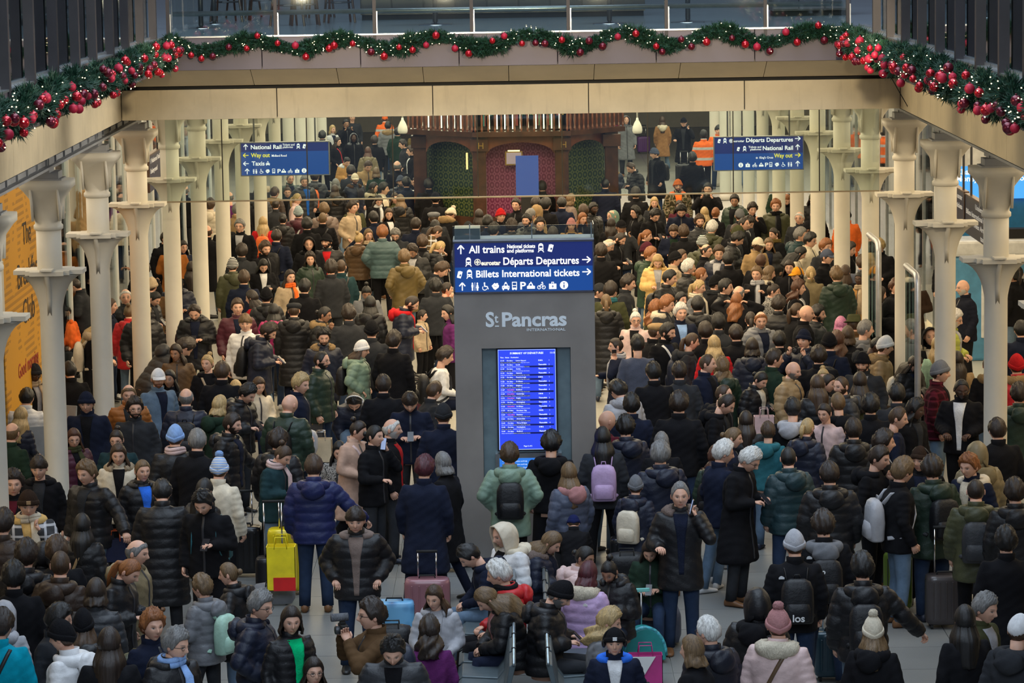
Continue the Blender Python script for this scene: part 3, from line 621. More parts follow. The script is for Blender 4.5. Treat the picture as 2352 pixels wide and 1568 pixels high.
def head_geo():
    nu, nv = 60, 48
    u = (np.arange(nu)-nu/2)/(nu/2); phi = PI*(.42*u+.58*u**3); v = np.linspace(0.02, 1, nv); th = PI*(v*.97+.01)
    P = headpt(phi[None, :], th[:, None]); V = P.reshape(-1, 3); f = []
    for i in range(nv-1):
        for j in range(nu):
            j2 = (j+1) % nu; f.append((i*nu+j, (i+1)*nu+j, (i+1)*nu+j2, i*nu+j2))
    f.append(tuple(range(nu))); f.append(tuple((nv-1)*nu+j for j in range(nu-1, -1, -1)))
    x = V[:, 0]-HCX; z = V[:, 2]-HCZ; fr = (V[:, 1] < HCY)
    G = lambda cx, cz_, wx, wz, p=2: np.exp(-(np.abs((x-cx)/wx)**p)-(np.abs((z-cz_)/wz)**p))*fr
    lips = G(0, -.061, .021, .0085, 4); brow = G(.031, .030, .017, .0045, 4)+G(-.031, .030, .017, .0045, 4)
    jaw = fr*np.clip((-.035-z)/.015, 0, 1)*(1-np.clip(lips*1.2, 0, 1))*1.0; must = G(0, -.044, .026, .006, 4); side = (np.abs(x) > .052)*np.clip((.0-z)/.02, 0, 1)*(V[:, 1] < HCY+.02)
    beard = np.clip(jaw+must+side, 0, 1); white = G(.031, .009, .013, .0055, 4)+G(-.031, .009, .013, .0055, 4); iris = G(.030, .009, .0065, .0062, 4)+G(-.030, .009, .0065, .0062, 4)+G(.031, .0155, .015, .0022, 4)*.8+G(-.031, .0155, .015, .0022, 4)*.8
    mk = np.stack([lips*.8, np.clip(brow*.85, 0, 1), beard, np.ones_like(x)], 1); ey = np.stack([np.clip(white, 0, 1)*.9, np.clip(iris, 0, 1), 0*x, np.ones_like(x)], 1)
    m_ = MB(); m_.add(V, f)
    for s_ in (-1, 1):
        n0 = m_.n; m_.ell((s_*.077, HCY+.012, HCZ-.004), (.009, .018, .031), 8, 6); k = m_.n-n0
        mk = np.vstack([mk, np.tile([0.15, 0, 0, 1], (k, 1))]); ey = np.vstack([ey, np.tile([0, 0, 0, 1], (k, 1))])
    return m_.verts(), m_.f, mk, ey
HG = head_geo()
# ------------------------------------------------------------------ skeleton
PZ = .95
SH = np.array([.185, .005, 1.425])
POSE = {  # elbow, wrist for both sides, lean in degrees, head pitch
    'st': (((.25, .03, 1.16), (.245, -.07, .92)), ((-.25, .03, 1.16), (-.245, -.07, .92)), 0, 4),
    'pk': (((.30, .09, 1.18), (.19, -.10, 1.0)), ((-.30, .09, 1.18), (-.19, -.10, 1.0)), 0, 6),
    'ph': (((.25, -.02, 1.17), (.06, -.28, 1.22)), ((-.25, -.02, 1.17), (-.05, -.28, 1.20)), 5, 30),
    'p1': (((.25, -.02, 1.17), (.08, -.28, 1.22)), ((-.25, .03, 1.16), (-.245, -.07, .92)), 4, 30),
    'cl': (((.27, -.17, 1.24), (.15, -.11, 1.45)), ((-.27, -.02, 1.17), (-.22, -.26, 1.16)), 0, 4),
    'fo': (((.25, -.05, 1.18), (-.04, -.20, 1.14)), ((-.25, -.05, 1.18), (.04, -.22, 1.10)), 0, 6),
    'ou': (((.36, .0, 1.20), (.52, -.12, 1.02)), ((-.25, .03, 1.16), (-.245, -.07, .92)), 2, 8),
    'ol': (((.25, .03, 1.16), (.245, -.07, .92)), ((-.36, .0, 1.20), (-.52, -.12, 1.02)), 2, 8),
    'cam': (((.25, -.18, 1.28), (.08, -.27, 1.52)), ((-.25, -.18, 1.28), (-.08, -.27, 1.52)), 0, 2),
    'ho1': (((.25, -.02, 1.17), (.10, -.25, 1.18)), ((-.25, .03, 1.16), (-.245, -.07, .92)), 0, 6),
    'mo': (((.24, -.12, 1.20), (.05, -.16, 1.46)), ((-.25, .03, 1.16), (-.245, -.07, .92)), 2, 12),
    'hh': (((.34, -.08, 1.50), (.12, .02, 1.66)), ((-.34, -.08, 1.50), (-.12, .02, 1.66)), 2, 14),
    'bg': (((.25, -.01, 1.17), (.15, -.17, 1.34)), ((-.25, -.01, 1.17), (-.15, -.17, 1.34)), 0, 4),
    'lp': (((.25, .0, 1.17), (.10, -.28, 1.08)), ((-.25, .0, 1.17), (-.10, -.28, 1.08)), 3, 14),
    'be': (((.24, -.18, 1.17), (.12, -.36, 1.08)), ((-.24, -.18, 1.17), (-.12, -.36, 1.08)), 42, 10),
    'le': (((.24, -.14, 1.17), (.06, -.30, 1.16)), ((-.24, -.14, 1.17), (-.06, -.30, 1.16)), 18, 28)}
def arms(pose):
    out = []
    for s_, (E, W) in zip((1, -1), POSE[pose][:2]):
        Sx = SH*np.array([s_, 1, 1]); E = np.array(E); W = np.array(W)
        if pose == 'hh': Sx = Sx+np.array([-s_*.01, 0, .02])
        E = Sx+(E-Sx)/np.linalg.norm(E-Sx)*.285; W = E+(W-E)/np.linalg.norm(W-E)*.25
        out.append((Sx, E, W))
    return out
def leanM(pose):
    a = math.radians(POSE[pose][2]); return np.array(Matrix.Translation((0, 0, PZ)) @ Matrix.Rotation(a, 4, 'X') @ Matrix.Translation((0, 0, -PZ)))
def app(M, V): return V@M[:3, :3].T+M[:3, 3]
def hand(mb, W, D, side):
    """palm and five curled fingers from wrist W along D"""
    D = D/np.linalg.norm(D); up = np.array([0, 0, 1.0]) if abs(D[2]) < .8 else np.array([0, -1.0, 0])
    X = np.cross(D, up); X /= np.linalg.norm(X); N = np.cross(X, D)    # X across the palm, N back of the hand
    if abs(D[2]) > .8: X, N = N*1.0, -X*side*1.0
    R = []
    for t_, w_, h_ in ((-.02, .026, .020), (.01, .028, .018), (.045, .040, .016), (.085, .042, .013)):
        a = np.arange(8)/8*2*PI; R.append(W+D*t_+np.cos(a)[:, None]*X*w_+np.sin(a)[:, None]*N*h_)
    mb.rings(R)
    for i, (o_, ln) in enumerate(((-.030, .066), (-.010, .076), (.010, .072), (.029, .058))):
        p0 = W+D*.078+X*o_; p1 = p0+(D*.8-N*.45)*ln*.45; p2 = p1+(D*.35-N*.9)*ln*.32; p3 = p2+(-D*.25-N*.9)*ln*.28
        mb.tube([p0, p1, p2, p3], [.0095, .0088, .008, .006], 5)
    s_ = -1 if side > 0 else 1
    p0 = W+D*.02+X*s_*.026; p1 = p0+D*.03+X*s_*.020-N*.008; p2 = p1+D*.03-N*.014-X*s_*.004
    mb.tube([p0, p1, p2], [.012, .011, .008], 5)
# legs
def legs(st):
    if st == 'sit': return [((s_*.09, .0, PZ-.03), (s_*.13, -.42, PZ-.01), (s_*.13, -.44, PZ-.44)) for s_ in (1, -1)], -.44
    if st == 'wide': return [((s_*.09, 0, .92), (s_*.14, -.02+s_*.05, .50), (s_*.17, .03+s_*.09, .09)) for s_ in (1, -1)], 0
    if st == 'walk': return [((s_*.09, 0, .92), (s_*.10, -.10 if s_ > 0 else .03, .50), (s_*.10, -.14 if s_ > 0 else .26, .09)) for s_ in (1, -1)], 0
    return [((s_*.09, 0, .92), (s_*.105, -.015, .50), (s_*.12, .03, .09)) for s_ in (1, -1)], 0
def torso_rings(dx, dy, z0=.80, ztop=1.50, skirt=0.0):
    T = [(.62, .185, .135), (.80, .178, .128), (.95, .170, .120), (1.08, .158, .112), (1.20, .170, .120), (1.30, .182, .122), (1.375, .182, .112), (1.42, .163, .098), (1.455, .122, .084), (1.49, .080, .074), (1.53, .064, .068)]
    R = []; a = np.arange(28)/28*2*PI
    zs = sorted(set([z0]+[t_[0] for t_ in T if z0 < t_[0] < ztop]+[ztop]))
    Z = np.array([t_[0] for t_ in T])
    for z in zs:
        rx = np.interp(z, Z, [t_[1] for t_ in T]); ry = np.interp(z, Z, [t_[2] for t_ in T])
        k = np.clip((1.48-z)/.08, .35, 1)
        fl = skirt*np.clip((.95-z)/.45, 0, 1)
        rx += dx*k+fl; ry += dy*k+fl*.8
        q = 2.6; m_ = (np.abs(np.cos(a))**q+np.abs(np.sin(a))**q)**(-1/q)
        R.append(np.stack([rx*m_*np.cos(a), .008+ry*m_*np.sin(a), np.full(28, z)], 1))
    return R
TOPS = {  # dx, dy, arm extra, hem, skirt, quilt, material kind, word
    'pu': (.052, .056, .034, .80, .0, .010, 'puffer', 'puffer jacket'), 'pl': (.050, .054, .034, .42, .03, .010, 'puffer', 'long puffer coat'),
    'co': (.032, .034, .018, .48, .045, 0, 'wool', 'long coat'), 'ja': (.032, .034, .018, .80, 0, 0, 'wool', 'jacket'), 'pk': (.042, .048, .026, .68, .01, 0, 'nylon', 'hooded parka'),
    'ho': (.022, .026, .014, .84, 0, 0, 'wool', 'hoodie'), 'sw': (.014, .016, .006, .84, 0, 0, 'knit', 'sweater'), 've': (.036, .040, .008, .82, 0, .009, 'puffer', 'padded vest')}
def build_body(pose, hy, hp, st):
    """one mesh: head, neck, torso, arms with hands, legs"""
    Lm = leanM(pose); mb = MB(); V, f, mk, ey = HG
    a, b_ = math.radians(hy), math.radians(hp)
    H = Matrix.Translation((0, -.005, 1.515)) @ Matrix.Rotation(a, 4, 'Z') @ Matrix.Rotation(b_, 4, 'X')
    H = np.array(H @ Matrix.Diagonal((HS, HS, HS, 1))); M = Lm@H; mb.add(app(M, V), f); nh = mb.n
    t_ = MB()
    t_.rings(torso_rings(-.02, -.018, .80, 1.43))
    c0 = np.array((0, .012, 1.42)); c1 = app(H, np.array([[0, .005, .045]]))[0]
    t_.tube([c0, (c0+c1)/2+np.array([0, .004, 0]), c1], [.066, .056, .057], 14)
    for s_, (Sx, E, W) in zip((1, -1), arms(pose)):
        t_.tube([Sx, (Sx+E)/2, E], [.036, .040, .036], 10); t_.tube([E, (E+W)/2, W], [.036, .033, .026], 10); hand(t_, W, W-E, s_)
    mb.add(app(Lm, t_.verts()), t_.f)
    lg_, dz = legs(st)
    for h_, k, an in lg_: mb.tube([h_, (np.array(h_)+k)/2, k, (np.array(k)+an)/2, an], [.085, .075, .055, .05, .035], 10)
    me = mb.mesh('body', True); n = mb.n
    for nm, arr in (('msk', mk), ('eye', ey)):
        at = me.color_attributes.new(nm, 'FLOAT_COLOR', 'POINT'); full = np.zeros((n, 4)); full[:, 3] = 1; full[:len(arr)] = arr; at.data.foreach_set('color', full.ravel())
    return me
def build_trousers(st, flare=0.0):
    lg_, dz = legs(st); mb = MB()
    zt = PZ+.1
    a = np.arange(20)/20*2*PI
    if st == 'sit': R = [np.stack([rx*np.cos(a), .0+ry*np.sin(a), np.full(20, z)], 1) for z, rx, ry in ((PZ-.12, .14, .10), (PZ-.05, .18, .14), (PZ+.05, .175, .13), (PZ+.13, .165, .12))]
    else: R = [np.stack([rx*np.cos(a), .0+ry*np.sin(a), np.full(20, z)], 1) for z, rx, ry in ((.80, .12, .09), (.86, .165, .12), (.95, .175, .125), (1.05, .162, .117))]
    mb.rings(R)
    for h_, k, an in lg_:
        h_, k, an = map(np.array, (h_, k, an)); mb.tube([h_, h_*.66+k*.34, h_*.33+k*.67, k, k*.66+an*.34, k*.3+an*.7, an-np.array([0, 0, .02])], [.098, .092, .080, .070, .066, .062+flare, .060+flare], 14)
    return mb
def build_shoes(st, q_):
    lg_, dz = legs(st); mb = MB()
    for h_, k, an in lg_[q_:q_+1]:
        c_ = np.array(an); R = []
        for y, w_, h2 in ((.07, .028, .07), (.04, .040, .10), (-.01, .042, .10), (-.06, .044, .07), (-.12, .047, .05), (-.165, .040, .04), (-.19, .02, .028)):
            aa = np.arange(10)/10*2*PI; R.append(np.stack([c_[0]+w_*np.cos(aa), np.full(10, c_[1]+y), c_[2]-.088+h2/2+np.maximum(-h2/2+.002, h2/2*np.sin(aa)*1.1)], 1))
        mb.rings(R)
    return mb
def garment_src(pose, typ, st):
    dx, dy, ar, hem, sk, q, _, _ = TOPS[typ]; Lm = leanM(pose); t_ = MB()
    if st == 'sit': hem = max(hem, .84)
    up_ = torso_rings(dx, dy, PZ+.02, 1.50 if typ not in ('sw',) else 1.47)
    lo = torso_rings(dx, dy, hem, PZ+.02, sk)
    up_ = [app(Lm, r) for r in up_]
    t_.rings(lo[:-1]+[ (lo[-1]+up_[0])/2 ]+up_[1:])
    u_ = MB()
    for s_, (Sx, E, W) in zip((1, -1), arms(pose)):
        W2 = W+(W-E)*.08; I = Sx+np.array([-s_*.085, 0, -.012])
        u_.tube([I, Sx, Sx*.66+E*.34, Sx*.3+E*.7, E], [x+ar for x in (.034, .050, .052, .049, .046)], 14); u_.tube([E, E*.6+W2*.4, E*.2+W2*.8, W2], [x+ar for x in (.046, .043, .039, .035)], 14); q_ = .046+ar; u_.ell(E, (q_, q_, q_), 14, 10)
    t_.add(app(Lm, u_.verts()), u_.f)
    return t_
def seg_param(V, A, B):
    d = B-A; l = d@d; t_ = np.clip((V-A)@d/l, 0, 1); return t_, np.linalg.norm(V-(A+t_[:, None]*d), axis=1)
GINFO = {}
def garment_finish(me, key):
    pose, typ, st = key; n = len(me.vertices); V = np.empty(n*3); me.vertices.foreach_get('co', V); V = V.reshape(-1, 3)
    ne = len(me.edges); E = np.empty(ne*2, int); me.edges.foreach_get('vertices', E); E = E.reshape(-1, 2)
    deg = np.bincount(E.ravel(), minlength=n)[:, None]+1e-9
    for it in range(6):
        A = np.zeros_like(V)
        for c_ in range(3): A[:, c_] = np.bincount(E[:, 0], V[E[:, 1], c_], n)+np.bincount(E[:, 1], V[E[:, 0], c_], n)
        V = V*.4+.6*A/deg
    # rest frame (undo lean for the upper part)
    Lm = leanM(pose); Vi = app(np.linalg.inv(Lm), V); Vr = np.where((V[:, 2] > PZ)[:, None], Vi, V)
    best = np.full(n, 9.0); par = Vr[:, 2].copy(); arm = np.zeros(n, bool)
    tor = np.sqrt((Vr[:, 0]/.21)**2+(Vr[:, 1]/.15)**2)*.16
    tor = np.where((Vr[:, 2] < 1.46), tor-.165, .2)
    for s_, (Sx, Ee, W) in zip((1, -1), arms(pose)):
        t1, d1 = seg_param(Vr, Sx, Ee); t2, d2 = seg_param(Vr, Ee, W)
        r_ = .058+TOPS[typ][2]; dd = np.minimum(d1, d2); isarm = (dd < r_+.02) & ((Vr[:, 0]*s_ > .20) | (Vr[:, 1] < -.155) | (d2 < r_+.006)) & ~((t1 < .08) & (d1 <= d2))
        par = np.where(isarm, np.where(d1 < d2, t1*.285, .285+t2*.25), par); arm |= isarm
    N = np.empty(n*3); me.vertices.foreach_get('normal', N); N = N.reshape(-1, 3); q = TOPS[typ][5]
    if q:
        step = .105 if typ in ('pu', 'pl') else .08
        d = np.abs(np.sin(PI*(par/step)))**.38; wr = np.sin(Vr[:, 0]*38+Vr[:, 2]*22)*np.sin(Vr[:, 2]*57+Vr[:, 1]*29); V = V+N*((d-.80)*q*1.6+wr*.0022)[:, None]
    else:
        w_ = np.sin(Vr[:, 0]*31+Vr[:, 2]*17)*np.sin(Vr[:, 2]*43+Vr[:, 0]*9+Vr[:, 1]*21); V = V+N*(w_*.0035)[:, None]
        if typ in ('ho', 'ja', 'pk'): V = V+N*(np.sin(par*95)*.0025*arm)[:, None]
    me.vertices.foreach_set('co', V.ravel()); me.update(); me.polygons.foreach_set('use_smooth', [True]*len(me.polygons))
    GINFO[key] = (V, Vr, arm, N)
def ribbon(key, cx, cz, hwid, off, name, side=-1, ncol=7):
    """a cloth strip lying on the garment: centre line (cx, cz) in the torso frame with half width hwid per row"""
    V, Vr, arm, N = GINFO[key]; ok = (~arm) & (N[:, 1]*(-side) < -.05) if False else (~arm) & (np.sign(Vr[:, 1]) == side); P = Vr[ok]; Q = V[ok]; NN = N[ok]
    cx, cz, hwid = map(np.asarray, (cx, cz, hwid)); T = np.stack([np.gradient(cx), np.gradient(cz)], 1); T /= np.linalg.norm(T, axis=1)[:, None]; D = np.stack([-T[:, 1], T[:, 0]], 1)
    k = len(cx); G = np.zeros((k, ncol, 3)); GN = np.zeros((k, ncol, 3))
    for i in range(k):
        for j, u in enumerate(np.linspace(-1, 1, ncol)):
            x, z = cx[i]+D[i, 0]*hwid[i]*u, cz[i]+D[i, 1]*hwid[i]*u
            d2 = (P[:, 0]-x)**2+(P[:, 2]-z)**2; id_ = np.argpartition(d2, 8)[:8]; w_ = 1/(d2[id_]+2e-5); w_ /= w_.sum()
            p = w_@Q[id_]; G[i, j] = p+(np.array([x, 0, z])-w_@P[id_])*np.array([1, 0, 1]); GN[i, j] = w_@NN[id_]
    n_ = GN/(np.linalg.norm(GN, axis=2)[..., None]+1e-9); A = (G+n_*off).reshape(-1, 3); B_ = (G-n_*.006).reshape(-1, 3); f = []; n = k*ncol
    for i in range(k-1):
        for j in range(ncol-1):
            a = i*ncol+j; q = (a, a+1, a+ncol+1, a+ncol); f += [q, tuple(x+n for x in q[::-1])]
    bd = [j for j in range(ncol)]+[i*ncol+ncol-1 for i in range(1, k)]+[(k-1)*ncol+j for j in range(ncol-2, -1, -1)]+[i*ncol for i in range(k-2, 0, -1)]
    for a, b_ in zip(bd, bd[1:]+bd[:1]): f.append((a, a+n, b_+n, b_))
    return MB().add(np.vstack([A, B_]), f)
def shirt_mesh(key, kind):
    zb = max(TOPS[key[1]][3]+.03, .86) if kind == 'shirt' else TOPS[key[1]][3]+.01
    if key[2] == 'sit': zb = max(zb, .95)
    z = np.linspace(1.47, zb, 22); w_ = np.interp(z, [.6, 1.0, 1.25, 1.40, 1.47], [.012, .030, .042, .066, .075]) if kind == 'shirt' else np.full(22, .011)
    return ribbon(key, 0*z, z, w_, .004 if kind == 'shirt' else .006, kind).mesh(kind, True)
def strap_mesh(key):
    t_ = np.linspace(0, 1, 16); m_ = ribbon(key, .155-.255*t_, .93+.53*t_, np.full(16, .016), .008, 's', -1, 3); b_ = ribbon(key, .155-.255*t_, .93+.53*t_, np.full(16, .016), .008, 's', 1, 3)
    m_.add(b_.verts(), b_.f); return m_.mesh('bag_strap', True)
PC = {}
def cached(key, fn):
    if key not in PC: PC[key] = fn()
    return PC[key]
# ------------------------------------------------------------------ hair and hats (head frame)
def hairline(phi, kind):
    d = np.abs(np.degrees(phi))
    if kind == 'hat': x = np.interp(d, [0, 60, 110, 180], [.040, .022, -.012, -.050])
    elif kind == 'high': x = np.interp(d, [0, 30, 45, 60, 75, 95, 120, 180], [.088, .086, .07, .035, -.01, .0, -.055, -.075])
    else: x = np.interp(d, [0, 30, 48, 62, 78, 95, 120, 180], [.070, .068, .058, .03, -.022, .0, -.060, -.080])
    return np.arccos(np.clip(x/.119, -.95, .99))
def hair_cap(kind, th_, noise_=0.0, top=None, seed=0, rows=12, nu=44, start=0.0, freq=7):
    phi = np.linspace(-PI, PI, nu, endpoint=False); tm = hairline(phi, kind); R = []; rg = np.random.RandomState(seed)
    for i in range(rows+1):
        v = start+(1-start)*i/rows; th = np.maximum(.03, tm*v); edge = min(1, (1-v)*5)**.6
        o_ = th_*(.25+.75*edge)+(top or 0)*max(0, 1-v*1.3)
        P = headpt(phi, th, off=.001)
        C_ = np.array([HCX, HCY+.005, HCZ-.01]); D = P-C_; D /= np.linalg.norm(D, axis=1)[:, None]
        nz = noise_*(np.sin(phi*freq+v*9+seed)*np.sin(v*17+phi*3+seed)+.5*rg.uniform(-1, 1, nu))*edge
        gr = .0025*np.sin(phi*26+v*4)*edge
        R.append(P+D*(o_+nz+gr)[:, None])
    # inner rim to give thickness
    P = headpt(phi, tm*.985, off=-.004); R.append(P)
    m_ = MB(); m_.rings(R, cap=False); m_.add(R[0], [tuple(range(nu))]); return m_
def curtain(Lz, spread=62, wave=0.0, mb=None, seed=0, out=0.0):
    mb = mb or MB(); nphi = 40; phi = np.radians(np.linspace(spread, 360-spread, nphi)); ph = np.where(phi > PI, phi-2*PI, phi)
    rows = 14; O = []; I = []
    for i in range(rows+1):
        v = i/rows; z = .055+(Lz-.055)*v; s_ = np.sin(phi); c_ = np.cos(phi)
        body = np.clip((-.03-z)/.10, 0, 1)
        rx = .080+.012*min(1, v*3)+.035*body; ryb = .094+.055*body+out*body; ry = np.where(c_ < 0, ryb, .070)
        w_ = wave*np.sin(v*14+phi*5+seed)*min(1, v*2); g_ = .0035*np.sin(phi*24+seed)+.0025*np.sin(phi*47+v*3)
        tp = 1-.18*max(0, v-.75)*4
        P = np.stack([(rx+w_+g_)*s_*tp, HCY-(ry+w_+g_)*c_, np.full(nphi, HCZ+z)+.008*np.sin(phi*9+seed)*v], 1)
        O.append(P); I.append(P*np.array([.86, 1, 1])-np.array([0, 0, 0])-np.stack([0*phi, -.016*c_*-1, 0*phi], 1)*-1)
    R = [np.vstack([o_, i_[::-1]]) for o_, i_ in zip(O, I)]; mb.rings(R); return mb
def mk_hair(code):
    if code == 'sh': return hair_cap('n', .018, .006, top=.008, rows=14, freq=8)
    if code == 's2': return hair_cap('n', .026, .010, top=.012, seed=3, rows=16, freq=9)
    if code == 'bz': return hair_cap('high', .004, .0, top=.002)
    if code == 'fd': return hair_cap('high', .009, .004, top=.016, seed=2)
    if code == 'bf': return hair_cap('n', .008, .0015, start=.62, rows=6)
    if code == 'cu': return hair_cap('n', .030, .012, top=.014, seed=5, rows=16, freq=11)
    if code == 'af': return hair_cap('n', .045, .010, top=.02, seed=6, rows=16, freq=12)
    if code == 'mop': return hair_cap('hat', .020, .006, top=.014, seed=8)
    if code == 'lg': m_ = hair_cap('n', .018, .001, top=.004); return curtain(-.36, 66, .002, m_, 1, .04)
    if code == 'lw': m_ = hair_cap('n', .016, .004, top=.006); return curtain(-.34, 62, .012, m_, 2, .045)
    if code == 'lc': m_ = hair_cap('n', .030, .010, top=.010, rows=16, freq=11); return curtain(-.26, 66, .020, m_, 3, .04)
    if code == 'bb': m_ = hair_cap('n', .016, .002, top=.006); return curtain(-.12, 64, .003, m_, 4, .0)
    if code == 'bn': m_ = hair_cap('n', .009, .001); return m_.ell((0, .075, .235), (.036, .034, .034), 12, 8)
    if code == 'lbn': m_ = hair_cap('n', .010, .001); return m_.ell((0, .105, .13), (.036, .03, .034), 12, 8)
    if code == 'pt':
        m_ = hair_cap('n', .009, .001); return m_.tube([(0, .075, .150), (0, .105, .125), (0, .110, .06), (0, .100, -.03), (0, .075, -.13)], [.020, .030, .036, .034, .010], 10)
    if code == 'sp': 
        m_ = hair_cap('n', .009, .001); return m_.tube([(0, .06, .14), (0, .115, .13), (0, .135, .07), (0, .13, -.01)], [.016, .028, .032, .008], 10)
def mk_hat(code):
    out = []
    if code in ('be', 'bo'):
        m_ = hair_cap('hat', .014, .001, top=.022, rows=10); P = hairline(np.linspace(-PI, PI, 44, endpoint=False), 'hat')
        phi = np.linspace(-PI, PI, 44, endpoint=False); R = []
        for dz, o_ in ((.0, .010), (.0, .020), (.012, .023), (.030, .023), (.042, .020), (.042, .012)):
            Q = headpt(phi, np.maximum(.05, P-dz/.119), off=o_); R.append(Q)
        c_ = MB(); c_.rings(R, cap=False); out = [('crown', m_), ('cuff', c_)]
        if code == 'bo':
            b_ = MB(); b_.ell((0, .0, .283), (.042, .042, .038), 16, 12); v = b_.v[-1]; rg = np.random.RandomState(1); b_.v[-1] = v+rg.uniform(-.004, .004, v.shape); out.append(('bobble', b_))
    elif code == 'cp':
        m_ = hair_cap('hat', .012, 0, top=.012, rows=10); R = []
        phi = np.radians(np.linspace(-62, 62, 15)); O = np.stack([.084*np.sin(phi)*1.0, HCY-.095*np.cos(phi)-.0, np.full(15, HCZ+.048)], 1)
        T_ = O+np.stack([0*phi, -.075*np.cos(phi)**.7, -.018-.012*np.abs(np.sin(phi))], 1); b_ = MB()
        n = 15; V = np.vstack([O, T_, O-np.array([0, 0, .005]), T_-np.array([0, 0, .005])]); f = []
        for i in range(n-1): f += [(i, i+1, n+i+1, n+i), (2*n+i, 3*n+i, 3*n+i+1, 2*n+i+1), (n+i, n+i+1, 3*n+i+1, 3*n+i)]
        b_.add(V, f); out = [('crown', m_), ('visor', b_)]
    elif code == 'fc':
        m_ = MB(); m_.lathe([(.080, .150), (.094, .165), (.108, .190), (.105, .215), (.075, .238), (.02, .245)], 20); V = m_.v[-1]; V[:, 1] = HCY+V[:, 1]*1.12-.005; V[:, 2] += (V[:, 1]-HCY)*-.08
        b_ = MB().prism([(x, HCY-.085-.055*(1-(x/.07)**2)) for x in np.linspace(-.07, .07, 9)], .150, .160, 'z'); out = [('crown', m_), ('visor', b_)]
    elif code == 'bh':
        m_ = MB(); m_.lathe([(.135, .150), (.132, .158), (.090, .175), (.086, .235), (.070, .262), (.02, .268)], 24); V = m_.v[-1]; V[:, 1] = V[:, 1]*1.12+HCY; out = [('crown', m_)]
    elif code in ('hd', 'hj'):
        nu = 32; R = []; o0 = .030 if code == 'hd' else .014
        for i, v in enumerate(np.linspace(0, 1, 16)):       # arches from the face opening to the back
            y = -.075+.20*v if code == 'hd' else -.055+.17*v
            rad = (.112 if code == 'hd' else .088)*(1-max(0, v-.45)**2*1.9); a = np.linspace(-.62*PI, .62*PI, nu)
            wv = .002*np.sin(a*9+v*7)
            R.append(np.stack([(rad+wv)*.93*np.sin(a), np.full(nu, HCY+y), HCZ-.01+(rad+.03+wv)*np.cos(a)*np.where(np.cos(a) < 0, 2.6, 1)], 1))
        O = R; I = [r*np.array([.9, 1, 1])+np.array([0, 0, -.012]) for r in R]
        m_ = MB(); m_.rings([np.vstack([o_, i_[::-1]]) for o_, i_ in zip(O, I)]); m_.ell((0, .034, HCZ-.015), (.088, .094, .130) if code == 'hd' else (.082, .085, .128), 24, 16); out = [('hood', m_)]
    return out
